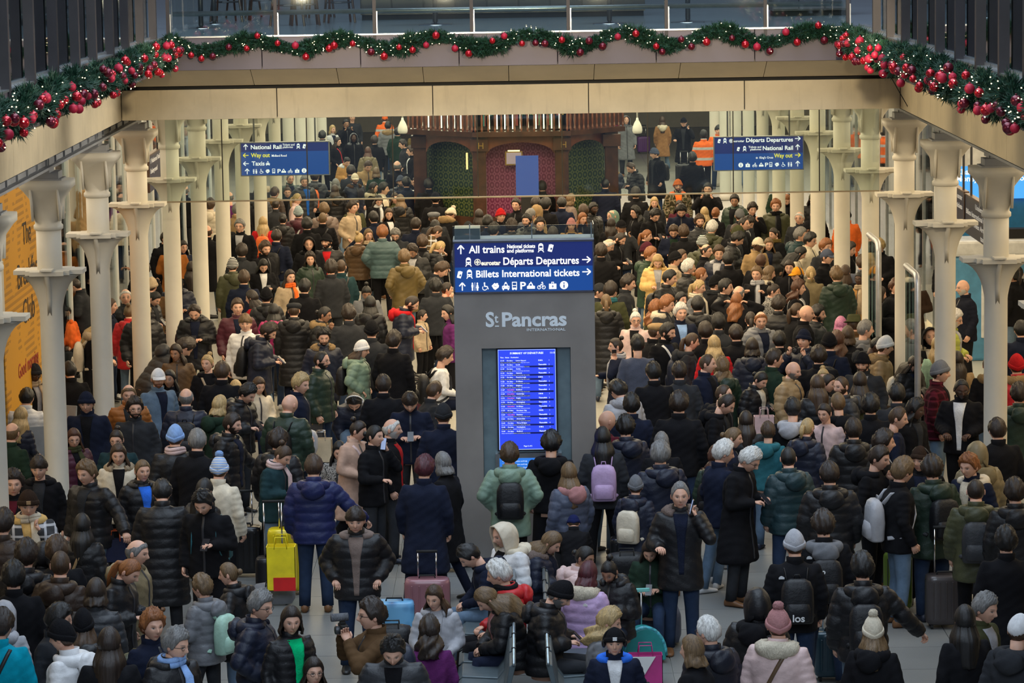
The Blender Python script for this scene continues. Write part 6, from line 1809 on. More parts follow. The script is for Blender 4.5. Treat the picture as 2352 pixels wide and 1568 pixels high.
scn = tag(obj('advert_screen', MB().bbox((px_(1184), YP-.4, pz_(448)), (px_(1236), YP-.34, pz_(355))), glow('advert_blue', (.05, .11, .42), .7)), 'tall glowing blue advert screen in front of the pub wallpaper', 'screen')
obj('screen_stand', MB().bbox((px_(1195), YP-.42, 0), (px_(1225), YP-.3, pz_(446))), M_BLACK, scn)
spot((0, YP-3.5, 4.6), (0, YP, 2.0), 90, (1, .7, .4), 90)
# white dome cameras hanging behind the glass
for x, lb in ((925, 'white bulb shaped dome camera beside the pub gallery, seen near the orange jacket'), (1464, 'white bulb shaped dome camera hanging above the purple suitcase')):
    p = UY(x, 305, 60); o = tag(empty('dome_camera', p), lb, 'camera'); obj('housing', MB().lathe([(.02, .28), (.025, .24), (.05, .2), (.085, .12), (.095, .05), (.085, .0), (.06, -.015)], 18), M_WHITE, o, True); obj('dome', MB().ell((0, 0, -.01), (.06, .06, .045), 14, 8), M_BLACK, o, True); obj('stem', MB().lathe([(.015, .27), (.015, 5.1-p[2])], 8), M_WHITE, o, True)
# ------------------------------------------------------------------ mural and shops on the left
M_MURAL = plain('mural_yellow', (.72, .36, .03), .6, var=.12, scale=2)
m, t, b = nodes('mural_pattern'); vec = coords(t); wv = t.nodes.new('ShaderNodeTexWave'); wv.bands_direction = 'Z'; wv.inputs['Scale'].default_value = 3.2; L(t, vec, wv.inputs['Vector'])
f1 = ramp(t, wv.outputs[1], [(.5, (0, 0, 0)), (.55, (1, 1, 1))]); f2 = ramp(t, noise(t, vec, 1.1, 2), [(.47, (0, 0, 0)), (.5, (1, 1, 1))], 'CONSTANT'); mm = t.nodes.new('ShaderNodeMath'); mm.operation = 'MULTIPLY'; L(t, f1, mm.inputs[0]); L(t, f2, mm.inputs[1])
L(t, mixc(t, mm.outputs[0], (.74, .36, .02), (.50, .24, .02)), b.inputs['Base Color']); setin(b, Roughness=.6)
mw = tag(empty('mural_wall', (-7.1, 43.2, 0), PI/2), 'yellow painted mural wall with tall dark lettering behind the front white columns', 'mural')
obj('mural_panel', MB().bbox((.6, 0, 0), (4.1, .1, 4.15)), m, mw); obj('mural_panel', MB().bbox((-6, .02, 0), (.6, .1, 4.15)), plain('mural_grey', (.09, .09, .09), .6), mw)
obj('white_panel', MB().bbox((-.2, -.02, 2.2), (.62, .02, 3.1)), M_WHITE, mw)
MT = plain('mural_letter', (.03, .02, .015), .6); MT2 = plain('mural_red', (.4, .03, .02), .6)
for s_, x, z, sz, w_ in (('The', 2.5, 3.12, .46, .8), ('Breakfast', 1.9, 2.55, .5, 2.1), ('Club', 2.3, 2.0, .5, 1.1)): text(s_, x, z, sz, MT, mw, -.004, fit=w_)
text('Good morning', 1.7, 1.3, .3, MT2, mw, -.004, fit=1.9)
M_SHELF = plain('shop_shelf', (.5, .42, .3), .5); M_SHOPW = plain('shop_wall', (.55, .48, .36), .7, var=.2, scale=3)
goods = [plain('goods_%d' % i, c_, .5) for i, c_ in enumerate([(.5, .1, .05), (.6, .5, .3), (.05, .1, .25), (.65, .6, .55), (.1, .05, .03), (.6, .3, .1)])]
gbox = MB().bbox((-.5, -.5, 0), (.5, .5, 1)).mesh('goods_box')
def shop(s_, X, Y0, Y1, label, wallc, strip):
    o = tag(empty('shop_front', (X, 0, 0)), label, 'shop front'); n = int((Y1-Y0)/1.5); w_ = (Y1-Y0)/n
    for i in range(n): obj('glass_pane', MB().bbox((0, Y0+i*w_+.02, .1), (.015, Y0+(i+1)*w_-.02, 4.4)), M_GLASS, o)
    for i in range(n+1): obj('mullion', MB().bbox((-.03, Y0+i*w_-.025, 0), (.05, Y0+i*w_+.025, 4.6)), M_STEEL if s_ > 0 else M_WHITE, o)
    obj('header', MB().bbox((-.05, Y0, 4.4), (.1, Y1, 5.1)), M_GIRDER, o); obj('shop_wall', MB().bbox((s_*3.6, Y0, 0), (s_*3.7, Y1, 5)), wallc, o)
    for i in range(0, n, 2):
        y = Y0+i*w_
        obj('partition', MB().bbox((s_*.3, y-.04, 0), (s_*3.6, y+.04, 4.4)), wallc, o)
        for k in range(4): obj('shelf', MB().bbox((s_*.6, y+.06, .7+k*.8), (s_*3.4, y+.5, .73+k*.8)), M_SHELF, o)
        obj('strip_lamp', MB().bbox((s_*.45, y-.07, .4), (s_*.52, y-.045, 4.0)), strip, o)
        m_ = MB()
        for k in range(4):
            for q in range(9): h = rnd.uniform(.15, .5); m_.bbox((s_*(.65+q*.3), y+.15, .73+k*.8), (s_*(.65+q*.3)+s_*rnd.uniform(.12, .24), y+.4, .73+k*.8+h))
        tag(obj('goods', m_, goods[(i+(1 if s_ > 0 else 0)) % 6], o), kind='stuff')
    for i in range(3): l = area('shop_lamp', (X+s_*1.8, Y0+(i+.5)*(Y1-Y0)/3, 4.5), 2, 4, 150, (1, .85, .6))
shop(-1, -7.6, 47.6, 79, 'glass shop front with warm lit shelves behind the cream columns', M_SHOPW, glow('shop_strip_cool', (1, .93, .8), 2.2))
shop(1, 7.6, 57, 81, 'glass shop front with gold light strips behind the white columns near the queue', plain('shop_wall_gold', (.35, .28, .16), .6, var=.3, scale=3), glow('shop_strip_gold', (1, .75, .3), 3.0))
# coats on display
for i, (x, y, c_) in enumerate(((172, 452, 'tan'), (197, 400, 'beige'))):
    p = UY(x, y, 55.5+i*1.5); o = tag(empty('display_coat', (p[0], p[1], p[2]-1.3), .9), ('tan coat on a shop window mannequin above the shoppers', 'beige coat on a shop window hanger behind the tan one')[i], 'coat'); k = ('st', 'co', 'st')
    if k not in GM: k = next(q for q in GM if q[1] == 'co')
    link('coat', GM[k], clothmat(c_, 'wool'), o); obj('mannequin_stand', MB().lathe([(.02, -2.0), (.02, .6)], 8), M_STEEL, o)
# ------------------------------------------------------------------ blue money kiosk on the right
yk = 54.5; K0 = UY(2200, 600, yk); M_KB = plain('kiosk_blue', (.02, .20, .42), .4); M_KW = plain('kiosk_white', (.75, .77, .78), .35)
ck = tag(empty('currency_kiosk', (K0[0], yk, 0)), 'blue and white money changing kiosk with bright screens', 'kiosk')
obj('back_wall', MB().bbox((0, 1.2, 0), (4, 1.3, 4.2)), M_KB, ck); obj('fascia', MB().bbox((0, .6, 3.3), (4, 1.25, 3.9)), M_KW, ck)
zk = lambda y: UY(2250, y, yk)[2]
obj('counter', MB().bbox((-.1, 0, 0), (4, .8, zk(555)-.25)), plain('kiosk_counter_blue', (.10, .32, .55), .4), ck, bevel=.05); obj('counter_top', MB().bbox((-.15, -.06, zk(555)-.25), (4, .85, zk(552))), M_KW, ck, bevel=.05)
for q, xx in ((0, .05), (1, 1.05)):
    s1 = obj('screen', MB().bbox((xx, 1.1, zk(470)), (xx+.95, 1.16, zk(385))), glow('money_screen', (.08, .42, .95), 1.0), ck); text('Change', xx+.06, zk(412), .14, M_SW, s1, 1.09, bold=.02); text('Money', xx+.06, zk(428), .14, M_SW, s1, 1.09, bold=.02)
obj('till', MB().bbox((.9, .2, zk(552)), (1.25, .5, zk(530))), M_BLACK, ck); obj('panel', MB().bbox((.4, -.03, .4), (1.8, 0, 1.5)), M_KW, ck, bevel=.03)
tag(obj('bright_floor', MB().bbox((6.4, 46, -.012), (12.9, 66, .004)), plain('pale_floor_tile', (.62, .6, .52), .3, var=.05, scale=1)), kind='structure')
# ------------------------------------------------------------------ glass queue barriers
for (x, y0, lb, yy) in ((2018, 558, 'upright glass queue barrier with pale metal edge beside the column', 47.5), (2108, 634, 'tall glass queue barrier with pale metal edge near the dark sweater', 43.2)):
    p = UY(x, y0, yy); o = tag(empty('queue_barrier', (p[0], yy, 0)), lb, 'barrier'); h = p[2]
    obj('glass_pane', MB().bbox((-.012, .0, .1), (.012, 1.3, h-.04)), M_GLASSG, o); obj('edge_frame', MB().tube([(0, 0, 0), (0, 0, h-.12), (0, .05, h-.03), (0, .15, h), (0, 1.3, h)], .045, 10), plain('pale_metal', (.55, .56, .58), .35, .5), o, True); obj('foot', MB().bbox((-.1, -.05, 0), (.1, 1.35, .04)), M_STEEL, o)
# ------------------------------------------------------------------ benches
M_SEAT = plain('bench_seat_grey', (.10, .13, .145), .4, .3); M_BST = plain('bench_steel', (.32, .38, .42), .3, .8)
def bench(x, s_, Y0, n, label):
    o = tag(empty('seat_row', (x, Y0, 0)), label, 'bench')
    obj('beam', MB().bbox((s_*.18, -.1, .33), (s_*.26, n*.62+.1, .40)), M_DSTEEL, o)
    for i in range(n):
        y = i*.62+.03; P = [(s_*.0, .86), (s_*.04, .84), (s_*.10, .52), (s_*.16, .44), (s_*.50, .46), (s_*.55, .42), (s_*.50, .43), (s_*.15, .41), (s_*.07, .50), (s_*-.02, .85)]
        q = obj('seat_shell', MB().prism(P, y, y+.54, 'y'), M_SEAT, o, bevel=.006)
        obj('rail_clip', MB().bbox((-.022, y+.56, .83), (.022, y+.59, .885)), M_BLACK, o)
    obj('back_rail', MB().tube([(0, 0, .865), (0, n*.62, .865)], .016, 8), M_BST, o, True)
    for y in (.1, n*.62-.2):
        for sx in (-.02, .46): obj('leg', MB().tube([(s_*.22, y, .35), (s_*sx-s_*.0, y, .03)], .022, 6), M_DSTEEL, o); obj('foot', MB().bbox((s_*sx-.05, y-.04, 0), (s_*sx+.05, y+.04, .03)), M_BLACK, o)
bl = UZ(1180, 1306, .865); br_ = UZ(1249, 1306, .865); b1 = UZ(1180, 1475, .865)
bench(bl[0], -1, b1[1]-.9, 8, 'row of grey metal seats with backs, under the person in the red coat'); bench(br_[0], 1, b1[1]-.9, 8, 'row of grey metal seats facing the teal trolley bag')
# ------------------------------------------------------------------ luggage
def hardmat(n_, c_, metal=.1): return plain('case_'+n_, c_, .35, metal, .1, 3, coat=.3)
def suitcase(px, py, w, h, col, label, hh=.45, rz=0.0, rib=True, mat=None, dep=.26, name='suitcase', zb=0.0):
    p = UZ(px, py, zb); o = tag(empty(name, p, rz), label, 'suitcase'); mt = mat or hardmat(col, CN[col])
    R = []
    for z, k in ((.05, .86), (.07, .97), (.12, 1), (h-.06, 1), (h-.015, .96), (h, .86)):
        a = np.arange(28)/28*2*PI; q = 6; kk = (np.abs(np.cos(a))**q+np.abs(np.sin(a))**q)**(-1/q); R.append(np.stack([w/2*k*kk*np.cos(a), dep/2*k*kk*np.sin(a), np.full(28, z)], 1))
    obj('shell', MB().rings(R), mt, o, True)
    if rib: 
        for i in range(5): x = -w/2+w*(i+1)/6; obj('rib', MB().bbox((x-.008, -dep/2-.008, .12), (x+.008, dep/2+.008, h-.06)), mt, o, bevel=.004)
    obj('zip_line', MB().bbox((-w/2-.003, -.008, .08), (w/2+.003, .008, h-.05)), M_BLACK, o)
    obj('carry_handle', MB().tube([(-.09, 0, h-.01), (-.08, 0, h+.03), (.08, 0, h+.03), (.09, 0, h-.01)], .011, 6), M_BLACK, o, True)
    if hh:
        g = hh; obj('telescopic_handle', MB().tube([(-.10, dep/2-.04, h-.05), (-.10, dep/2-.04, h+g)], .009, 6).tube([(.10, dep/2-.04, h-.05), (.10, dep/2-.04, h+g)], .009, 6), M_CHROME, o, True); obj('grip', MB().tube([(-.115, dep/2-.04, h+g), (.115, dep/2-.04, h+g)], .016, 8), M_BLACK, o, True)
    for sx in (-1, 1):
        for sy in (-1, 1): obj('wheel', MB().lathe([(.0, -.012), (.028, -.012), (.028, .012), (0, .012)], 12), M_BLACK, o, M=Matrix.Translation((sx*(w/2-.06), sy*(dep/2-.05), .03)) @ Matrix.Rotation(PI/2, 4, 'Y'))
    return o
def floral():
    m, t, b = nodes('floral_black'); vec = coords(t); v = t.nodes.new('ShaderNodeTexVoronoi'); v.inputs['Scale'].default_value = 8.5; L(t, vec, v.inputs['Vector'])
    L(t, ramp(t, v.outputs['Distance'], [(.0, (.6, .6, .6)), (.2, (.55, .55, .55)), (.26, (.01, .01, .012))]), b.inputs['Base Color']); setin(b, Roughness=.35); return m
def bluefl():
    m, t, b = nodes('floral_blue'); vec = coords(t); v = t.nodes.new('ShaderNodeTexVoronoi'); v.inputs['Scale'].default_value = 7; L(t, vec, v.inputs['Vector'])
    L(t, ramp(t, v.outputs['Distance'], [(.0, (.10, .08, .07)), (.2, (.06, .2, .42)), (.5, (.16, .42, .68))]), b.inputs['Base Color']); setin(b, Roughness=.4); return m
suitcase(630, 1386, .40, .54, 'black', 'black suitcase printed with white flowers beside the person in royal blue puffer', .62, mat=floral(), rib=False)
suitcase(664, 1362, .46, .76, 'yellow', 'large bright yellow suitcase behind the floral black one', .3, mat=hardmat('lemon', (.75, .58, .01)))
suitcase(562, 1322, .42, .60, 'black', 'plain black suitcase standing left of the yellow suitcase', .4)
suitcase(983, 1430, .50, .50, 'pink', 'dusky pink hard suitcase beside the waiting seats', .28, mat=hardmat('rose', (.28, .12, .14)))
suitcase(985, 1350, .36, .40, 'blue', 'small turquoise blue hard case behind the pink suitcase', 0, mat=hardmat('aqua', (.02, .28, .5)))
suitcase(908, 1490, .42, .52, 'blue', 'light blue floral patterned suitcase under a black holdall', .0, mat=bluefl(), rib=False)
suitcase(1040, 1310, .30, .44, 'lgrey', 'silver suitcase with black stripe next to the totem base', .55, mat=hardmat('silver', (.45, .47, .5), .6))
suitcase(1442, 1330, .40, .50, 'black', 'black suitcase with steel handle behind the bearded seated person', .3)
suitcase(2170, 1440, .42, .58, 'brown', 'brown grey checked suitcase with luggage tag by dark jeans', .5, mat=hardmat('brown_check', (.06, .05, .05)))
suitcase(2062, 1405, .26, .66, 'green', 'moss green suitcase behind pale jeans', 0, .5, mat=hardmat('moss', (.10, .16, .02)))
suitcase(1478, 352, .42, .55, 'purple', 'purple suitcase with white piping standing alone at the back', .35, .2, mat=hardmat('violet', (.13, .03, .2)))
suitcase(1572, 430, .50, .66, 'black', 'large black suitcase with silver top near the orange beanie', .35)
suitcase(1588, 1090, .30, .62, 'blue', 'dark blue suitcase beside the long navy coat', .2, mat=hardmat('marine', (.01, .08, .18)))
suitcase(905, 985, .40, .52, 'black', 'black ribbed suitcase with tan straps near the wheelchair', .5)
suitcase(955, 965, .40, .36, 'burgundy', 'low maroon suitcase with a red ribbon near the wheelchair', .25)
suitcase(800, 880, .42, .56, 'slate', 'slate blue suitcase behind the white beanie', .0)
suitcase(143, 1020, .30, .46, 'black', 'small black suitcase with tall handle against the white column', .45)
suitcase(2312, 1110, .42, .50, 'mint', 'mint green hard suitcase with red ribbon near the frame edge', .4, mat=hardmat('mint', (.12, .36, .26)))
suitcase(1915, 1560, .40, .50, 'teal', 'dark teal suitcase pulled beside the pale pink puffer', .4, mat=hardmat('petrol', (.02, .06, .09)))
suitcase(1400, 745, .36, .50, 'teal', 'black suitcase beside the totem with teal luggage strap', .4)
suitcase(1610, 470, .4, .5, 'black', 'black suitcase near the person in green puffer at the back', .5)
# holdalls
def holdall(px, py, z, w, h, dp, mat, label, name='holdall', strap=True):
    p = UZ(px, py, z); o = tag(empty(name, p), label, 'bag'); m_ = MB(); R = []
    for x, k in ((-w/2, .55), (-w/2+.03, .9), (-w/4, 1), (w/4, 1.02), (w/2-.03, .9), (w/2, .5)):
        a = np.arange(18)/18*2*PI; q = 3; kk = (np.abs(np.cos(a))**q+np.abs(np.sin(a))**q)**(-1/q); R.append(np.stack([np.full(18, x), dp/2*k*kk*np.cos(a), h/2+h/2*k*kk*np.sin(a)], 1))
    obj('bag_body', m_.rings(R), mat, o, True)
    if strap:
        for s_ in (-1, 1): obj('carry_strap', MB().tube([(-w*.2, s_*dp*.42, h*.5), (-w*.17, s_*dp*.3, h*1.12), (w*.17, s_*dp*.3, h*1.12), (w*.2, s_*dp*.42, h*.5)], .010, 6), M_BLACK, o, True)
    return o
NY = clothmat('black', 'nylon')
holdall(630, 1386, .56, .44, .22, .26, clothmat('grey', 'nylon'), 'grey speckled holdall with pink edge strapped on the floral suitcase')
holdall(900, 1490, .54, .42, .24, .26, NY, 'black drawstring holdall on top of the light blue floral suitcase')
holdall(905, 985, .54, .36, .24, .22, clothmat('black', 'nylon'), 'black and tan weekend bag on the ribbed suitcase')
holdall(1510, 1478, 0, .50, .42, .36, clothmat('slate', 'nylon'), 'slate grey rucksack slumped on the floor beside blue jeans', 'rucksack')
holdall(1440, 1318, .52, .44, .24, .26, NY, 'black leather holdall on the suitcase with steel handles')
holdall(705, 1045, .55, .30, .34, .22, clothmat('lgrey', 'nylon'), 'pale grey backpack standing on a trolley beside the bald person', 'backpack')
holdall(1590, 455, .0, .5, .35, .3, NY, 'black soft bag lying against the large black suitcase at the back')
holdall(2340, 1115, .4, .5, .3, .3, clothmat('dgrey', 'nylon'), 'charcoal soft bag with red lining near the mint suitcase')
holdall(1590, 1075, .55, .26, .42, .2, NY, 'black rucksack hanging on the dark blue suitcase', 'rucksack')
# paper and carrier bags
def carrier(px, py, z, w, h, dp, mat, label, handle=None, rz=0.0, txt=None):
    p = UZ(px, py, z); o = tag(empty('carrier_bag', p, rz), label, 'bag'); m_ = MB(); t0 = .006
    for q in (((-w/2, -dp/2, 0), (w/2, -dp/2+t0, h)), ((-w/2, dp/2-t0, 0), (w/2, dp/2, h)), ((-w/2, -dp/2, 0), (-w/2+t0, dp/2, h)), ((w/2-t0, -dp/2, 0), (w/2, dp/2, h)), ((-w/2, -dp/2, 0), (w/2, dp/2, t0))): m_.bbox(*q)
    obj('bag_body', m_, mat, o)
    for s_ in (-1, 1): obj('bag_handle', MB().tube([(-w*.22, s_*dp/2, h-.02), (-w*.18, s_*dp*.45, h+.10), (w*.18, s_*dp*.45, h+.10), (w*.22, s_*dp/2, h-.02)], .006, 5), handle or mat, o, True)
    return o
yb_ = carrier(648, 1352, .77, .30, .46, .2, plain('bag_yellow', (.85, .68, .01), .5), 'bright yellow carrier bag with red patch on the yellow suitcase'); obj('red_patch', MB().bbox((-.08, -.107, .0), (.15, -.101, .14)), plain('bag_red', (.6, .01, .01), .5), yb_)
carrier(738, 1060, .38, .30, .32, .16, plain('paper_tan', (.55, .44, .29), .7), 'tan paper shopping bag beside the seated tweed jacket', M_CHROME)
carrier(727, 1020, .5, .2, .3, .14, plain('paper_black', (.05, .045, .04), .6), 'black and gold gift bag on the beige luggage', M_GOLD)
hb = carrier(1483, 1568, 0, .34, .30, .16, plain('bag_pink', (.5, .04, .22), .45), 'bright pink and white handbag standing on the floor'); obj('white_flap', MB().prism([(-.16, .29), (.10, .29), (-.04, .06), (-.16, .12)], -.092, -.086, 'y'), M_WHITE, hb)
carrier(160, 985, .2, .26, .34, .12, M_WHITE, 'white carrier bag beside the front white column', M_WHITE); carrier(430, 620, .42, .24, .32, .14, M_WHITE, 'white paper bag on a trolley behind the rust coat', M_WHITE)
ob = carrier(268, 1290, .62, .24, .26, .10, plain('bag_navy', (.01, .015, .06), .5), 'small navy gift bag with orange handles held by the fair haired youth', plain('bag_orange', (.9, .12, .01), .5))
carrier(1755, 1000, .95, .26, .26, .16, plain('bag_blush', (.6, .42, .42), .5), 'pale pink food bag held by the smiling person in black puffer')
# teal child trolley
p = UZ(1478, 1520, 0); o = tag(empty('child_trolley', p, .15), 'teal rounded child trolley bag with patterned rim and long handle', 'trolley bag')
M_TT = plain('trolley_teal', (.02, .26, .26), .4); a = np.linspace(0, PI, 15); P = [(.22*math.cos(x), .08+.30*math.sin(x)) for x in a]+[(-.22, .03), (.22, .03)]
obj('shell', MB().prism(P, -.10, .10, 'y'), M_TT, o, bevel=.015); obj('rim', MB().tube([(.22*math.cos(x), -.08, .08+.30*math.sin(x)) for x in a], .022, 8), plain('trolley_rim', (.06, .35, .42), .4, var=.6, scale=30), o, True)
obj('handle_pole', MB().tube([(0, .09, .3), (0, .09, .72)], .010, 6), M_STEEL, o, True); obj('handle_grip', MB().bbox((-.09, .075, .72), (.09, .105, .76)), plain('grip_mint', (.2, .6, .55), .4), o, bevel=.008)
for s_ in (-1, 1): obj('wheel', MB().lathe([(0, -.02), (.04, -.02), (.04, .02), (0, .02)], 14), M_BLACK, o, M=Matrix.Translation((s_*.13, .08, .04)) @ Matrix.Rotation(PI/2, 4, 'Y'))
# wheelchair
p = UZ(945, 940, 0); o = tag(empty('wheelchair', p, math.radians(100)), 'red framed wheelchair with large spoked wheels behind the navy and red parka', 'wheelchair'); M_RF = plain('wheelchair_red', (.35, .01, .02), .3, .3)
for s_ in (-1, 1):
    c_ = np.array([s_*.28, .08, .31]); w0 = obj('wheel', MB().tube([c_+np.array([0, .30*math.cos(q), .30*math.sin(q)]) for q in np.linspace(0, 2*PI, 33)], .016, 6).tube([c_+np.array([s_*.03, .25*math.cos(q), .25*math.sin(q)]) for q in np.linspace(0, 2*PI, 25)], .007, 5), M_BLACK, o, True)
    m_ = MB()
    for q in np.linspace(0, 2*PI, 17)[:-1]: m_.tube([c_, c_+np.array([0, .29*math.cos(q), .29*math.sin(q)])], .0025, 3)
    obj('spokes', m_, M_STEEL, w0)
    obj('frame_tube', MB().tube([(s_*.22, .32, .95), (s_*.22, .25, .9), (s_*.22, .22, .5), (s_*.22, -.2, .5), (s_*.2, -.35, .15)], .014, 6), M_RF, o, True); obj('push_handle', MB().tube([(s_*.22, .25, .93), (s_*.22, .40, .93)], .018, 6), M_BLACK, o, True)
obj('seat', MB().bbox((-.22, -.2, .49), (.22, .22, .53)), NY, o, bevel=.01); obj('backrest', MB().bbox((-.22, .20, .53), (.22, .24, .92)), NY, o, bevel=.01)
# stroller
p = UZ(350, 930, 0); o = tag(empty('stroller', p, .6), 'dark grey folding pushchair hood beside the curly haired youth', 'pushchair'); obj('frame', MB().tube([(-.2, .4, 1.0), (-.22, .1, .6), (-.22, -.3, .1)], .014, 6).tube([(.2, .4, 1.0), (.22, .1, .6), (.22, -.3, .1)], .014, 6).tube([(-.2, .4, 1.0), (.2, .4, 1.0)], .018, 6), M_STEEL, o, True)
a = np.linspace(0, PI*.6, 7); R = [[(x, .1-.32*math.cos(q)*1.0, .62+.32*math.sin(q)) for x in (-.23, -.12, 0, .12, .23)]+[(x, .1-.30*math.cos(q), .62+.30*math.sin(q)) for x in (.23, .12, 0, -.12, -.23)] for q in a]; obj('hood', MB().rings(R), clothmat('dgrey', 'nylon'), o, True)
obj('seat', MB().bbox((-.2, -.2, .4), (.2, .2, .46)), NY, o, bevel=.02)
for sx in (-1, 1):
    for y in (-.3, .3): obj('wheel', MB().lathe([(0, -.015), (.09, -.015), (.09, .015), (0, .015)], 16), M_BLACK, o, M=Matrix.Translation((sx*.24, y, .09)) @ Matrix.Rotation(PI/2, 4, 'Y'))
# cafe table and chairs at the left edge
p = UZ(95, 985, 0); o = tag(empty('cafe_table', p), 'small round cafe table behind the front white column', 'table'); obj('tabletop', MB().lathe([(0, .72), (.36, .72), (.36, .75), (0, .75)], 26), plain('cafe_top', (.5, .48, .44), .4), o); obj('stem', MB().lathe([(.03, 0), (.03, .72)], 10), M_DSTEEL, o, True); obj('base', MB().lathe([(.22, 0), (.22, .02), (0, .04)], 20), M_DSTEEL, o, True)
for k, (dx, dy) in enumerate(((-.1, .05), (.12, -.05))):
    q = tag(empty('water_bottle', (p[0]+dx, p[1]+dy, .75)), ('clear plastic bottle at the edge of the cafe table', 'clear plastic bottle in the middle of the cafe table')[k], 'bottle'); obj('bottle_body', MB().lathe([(.0, 0), (.032, 0), (.033, .14), (.014, .19), (.014, .21)], 12), glassmat('plastic', (.8, .85, .9), .15), q, True); obj('cap', MB().lathe([(.015, .21), (.015, .23), (0, .23)], 10), M_WHITE, q, True)
for k, (x, y, r_) in enumerate(((95, 1130, .3), (48, 1010, 2.6), (130, 1075, -.4))):
    p = UZ(x, y, 0); o = tag(empty('cafe_chair', p, r_), ('grey moulded cafe chair beside the earbud wearing youth', 'grey moulded cafe chair near the left edge table', 'grey moulded cafe chair just behind the plum coat')[k], 'chair'); M_CC = plain('cafe_chair_grey', (.25, .27, .29), .4)
    obj('seat', MB().prism([(-.22, .44), (.2, .42), (.22, .46), (-.2, .47)], -.22, .22, 'x'), M_CC, o, bevel=.01); obj('backrest', MB().prism([(.19, .44), (.24, .46), (.30, .86), (.27, .87)], -.2, .2, 'x'), M_CC, o, bevel=.01)
    for sx in (-1, 1):
        for sy in (-1, 1): obj('leg', MB().tube([(sx*.16, sy*.16, .44), (sx*.2, sy*.2, 0)], .011, 6), M_STEEL, o, True)
# coffee cup, umbrella, camera
def find(t_): return next((d for d in PERS if t_ in d['lab']), None)
def held(d, side=0, off=.08):
    Sx, E, W = arms(d['pose'])[side]; D = (W-E)/np.linalg.norm(W-E); RW = Matrix.Translation(Vector(d['pos'])) @ Matrix.Rotation(math.radians(d['byaw']), 4, 'Z') @ Matrix.Diagonal((*d['root'].scale, 1)); return RW @ Matrix(leanM(d['pose'])) @ Matrix.Translation(Vector(W+D*off))
d = find('orange scarf')
if d:
    M = held(d); o = tag(empty('coffee_cup', M.translation+Vector((0, 0, -.03))), 'paper coffee cup with dark lid held by the person in the orange scarf', 'cup'); obj('cup_body', MB().lathe([(0, 0), (.028, 0), (.038, .11), (.0, .11)], 16), plain('cup_paper', (.6, .52, .42), .6), o, True); obj('lid', MB().lathe([(.040, .108), (.040, .118), (.034, .125), (0, .125)], 16), M_BLACK, o, True)
for d in [d for d in PERS if d['pose'] == 'cam']:
    A_ = held(d, 0, .10).translation; B_ = held(d, 1, .10).translation; c_ = (A_+B_)/2; near = d['pos'][1] < 36; k = 1.25 if near else .9
    o = tag(empty('camera', c_, math.radians(d['byaw'])), 'camera held up by '+d['lab'].split(' and ')[0].split(', ')[0], 'camera'); o.scale = (k, k, k)
    obj('camera_body', MB().bbox((-.065, -.02, -.04), (.065, .03, .04)).bbox((-.02, -.02, .04), (.02, .02, .06)), M_BLACK, o, bevel=.006); obj('lens', MB().lathe([(.028, 0), (.03, .05), (.026, .055), (0, .05)], 16), M_DSTEEL, o, True, Matrix.Rotation(PI/2, 4, 'X'))
    if near: obj('microphone', MB().tube([(0, -.08, .09), (0, .04, .09)], .028, 10), clothmat('grey', 'fur'), o, True)
p = UZ(478, 735, 0); o = tag(empty('umbrella', p), 'folded black umbrella lying on the floor by pale jeans', 'umbrella'); obj('canopy', MB().tube([(-.3, .0, .04), (0, 0, .07), (.35, .0, .05)], [.02, .08, .03], 8, flat=.6), NY, o); obj('shaft', MB().tube([(-.5, 0, .03), (.4, 0, .05)], .008, 6), M_STEEL, o)
d = find('pale pink shoulder strap') 
if d:
    RW = Matrix.Translation(Vector(d['pos'])) @ Matrix.Rotation(math.radians(d['byaw']), 4, 'Z') @ Matrix.Diagonal((*d['root'].scale, 1)); o = empty('shoulder_bag', (0, 0, 0)); o.matrix_world = RW @ Matrix.Translation((.24, .0, .93)) @ Matrix.Rotation(.2, 4, 'Z'); tag(o, 'small pink shoulder bag hanging on the camel coat', 'bag')
    obj('bag_body', MB().bbox((-.05, -.12, -.08), (.05, .12, .08)), plain('bag_dusk', (.45, .28, .24), .4), o, bevel=.02); obj('flap', MB().bbox((.048, -.12, -.01), (.06, .12, .085)), plain('bag_dusk', (.45, .28, .24), .4), o, bevel=.01)
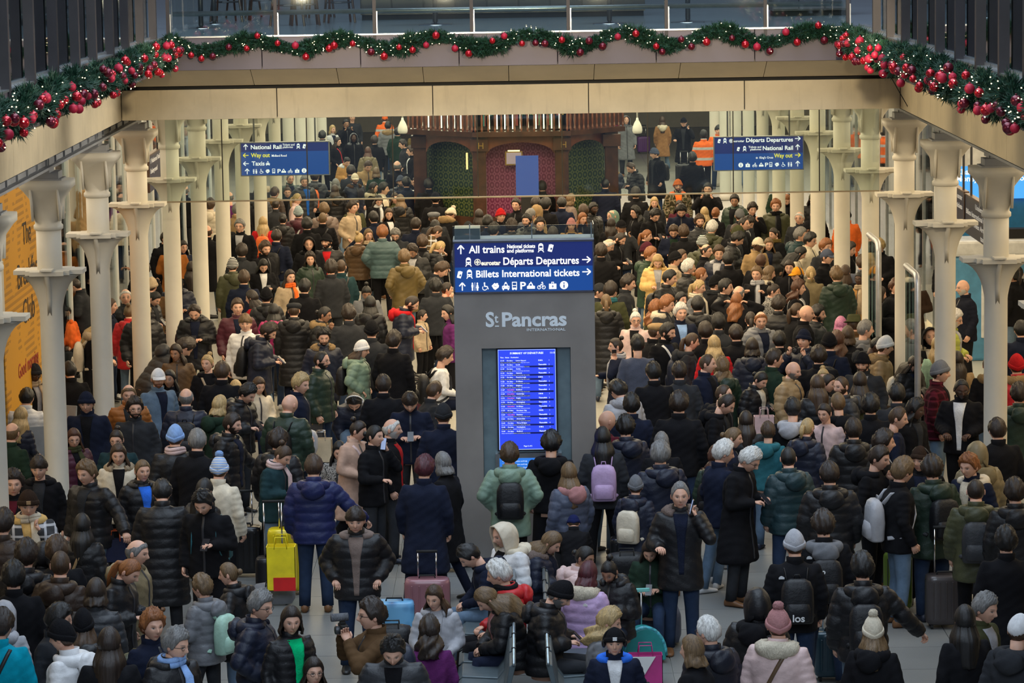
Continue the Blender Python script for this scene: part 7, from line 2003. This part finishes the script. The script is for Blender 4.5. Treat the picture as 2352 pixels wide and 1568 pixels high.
# writing on clothing and bags
def ontext(d, s_, loc, size, mat, rot=0.0, back=True, par=None):
    cu = bpy.data.curves.new('lettering', 'FONT'); cu.body = s_; cu.size = size; cu.extrude = .001; cu.offset = size*.02; cu.align_x = 'CENTER'; cu.materials.append(mat); o = bpy.data.objects.new('lettering', cu); COL.objects.link(o)
    o.parent = par or d['root']; o.matrix_local = Matrix.Translation(loc) @ Matrix.Rotation(PI if back else 0, 4, 'Z') @ Matrix.Rotation(PI/2, 4, 'X') @ Matrix.Rotation(rot, 4, 'Z')
M_PW = plain('print_white', (.75, .75, .75), .5)
def at(x, y): return min(PERS, key=lambda d: (d['x']-x)**2+(d['y']-y)**2)
d = at(1890, 1168)
if 'bp' in d: ontext(d, 'Supreme', (.08, .215, .2), .085, M_PW, -PI/2, True, d['bp'])
d = at(1824, 1215)
if 'bp' in d: ontext(d, 'los', (0, .215, .04), .10, M_PW, 0, True, d['bp'])
d = at(667, 906)
if 'bp' in d: ontext(d, 'UNDER ARMOUR', (-.08, .215, .22), .045, M_PW, -PI/2, True, d['bp'])
d = at(29, 1075); ontext(d, 'Champion', (0, -.17, 1.25), .022, M_PW, 0, False)
M_TAG = plain('patch_tan', (.55, .35, .18), .6)
def patch(d, loc, sz, mat, par=None, nm='logo_patch'): obj(nm, MB().prism([(-sz, -sz*.5), (sz, -sz*.5), (sz, 0), (sz*.6, sz*.5), (0, sz*.7), (-sz, .2*sz)], -.003, .003, 'y'), mat, par or d['root'], M=Matrix.Translation(loc))
for x, y, lx in ((1824, 1215, .13), (1890, 1168, .14), (1602, 680, .13), (1393, 1288, -.1)):
    d = at(x, y); back = abs(d['yaw']) > 90; k = (d['pose'], d['top'], 'sit' if d['st'] == 'sit' else 'st'); V, Vr, arm, N = GINFO[k]; s1 = 1 if back else -1
    q = np.where((~arm) & (np.sign(Vr[:, 1]) == s1), (Vr[:, 0]-lx)**2+(Vr[:, 2]-1.36)**2, 9).argmin(); patch(d, tuple(V[q]+np.array([0, s1*.008, 0])), .026, M_PW)
for x, y in ((64, 1125), (1411, 1441)):
    d = at(x, y); obj('beanie_label', MB().bbox((-.018, -.004, -.016), (.018, .004, .016)), M_TAG if x < 100 else M_PW, d['root'], M=d['head'] @ Matrix.Diagonal((HS, HS, HS, 1)) @ Matrix.Translation((0, HCY-.116, HCZ+.075)))
# ------------------------------------------------------------------ lettering becomes plain mesh
dg = bpy.context.evaluated_depsgraph_get(); dg.update()
for o in [o for o in COL.objects if o.type == 'FONT']:
    me = bpy.data.meshes.new_from_object(o.evaluated_get(dg)); n_ = bpy.data.objects.new('lettering', me); COL.objects.link(n_); n_.parent = o.parent; n_.matrix_local = o.matrix_local
    bpy.data.objects.remove(o)
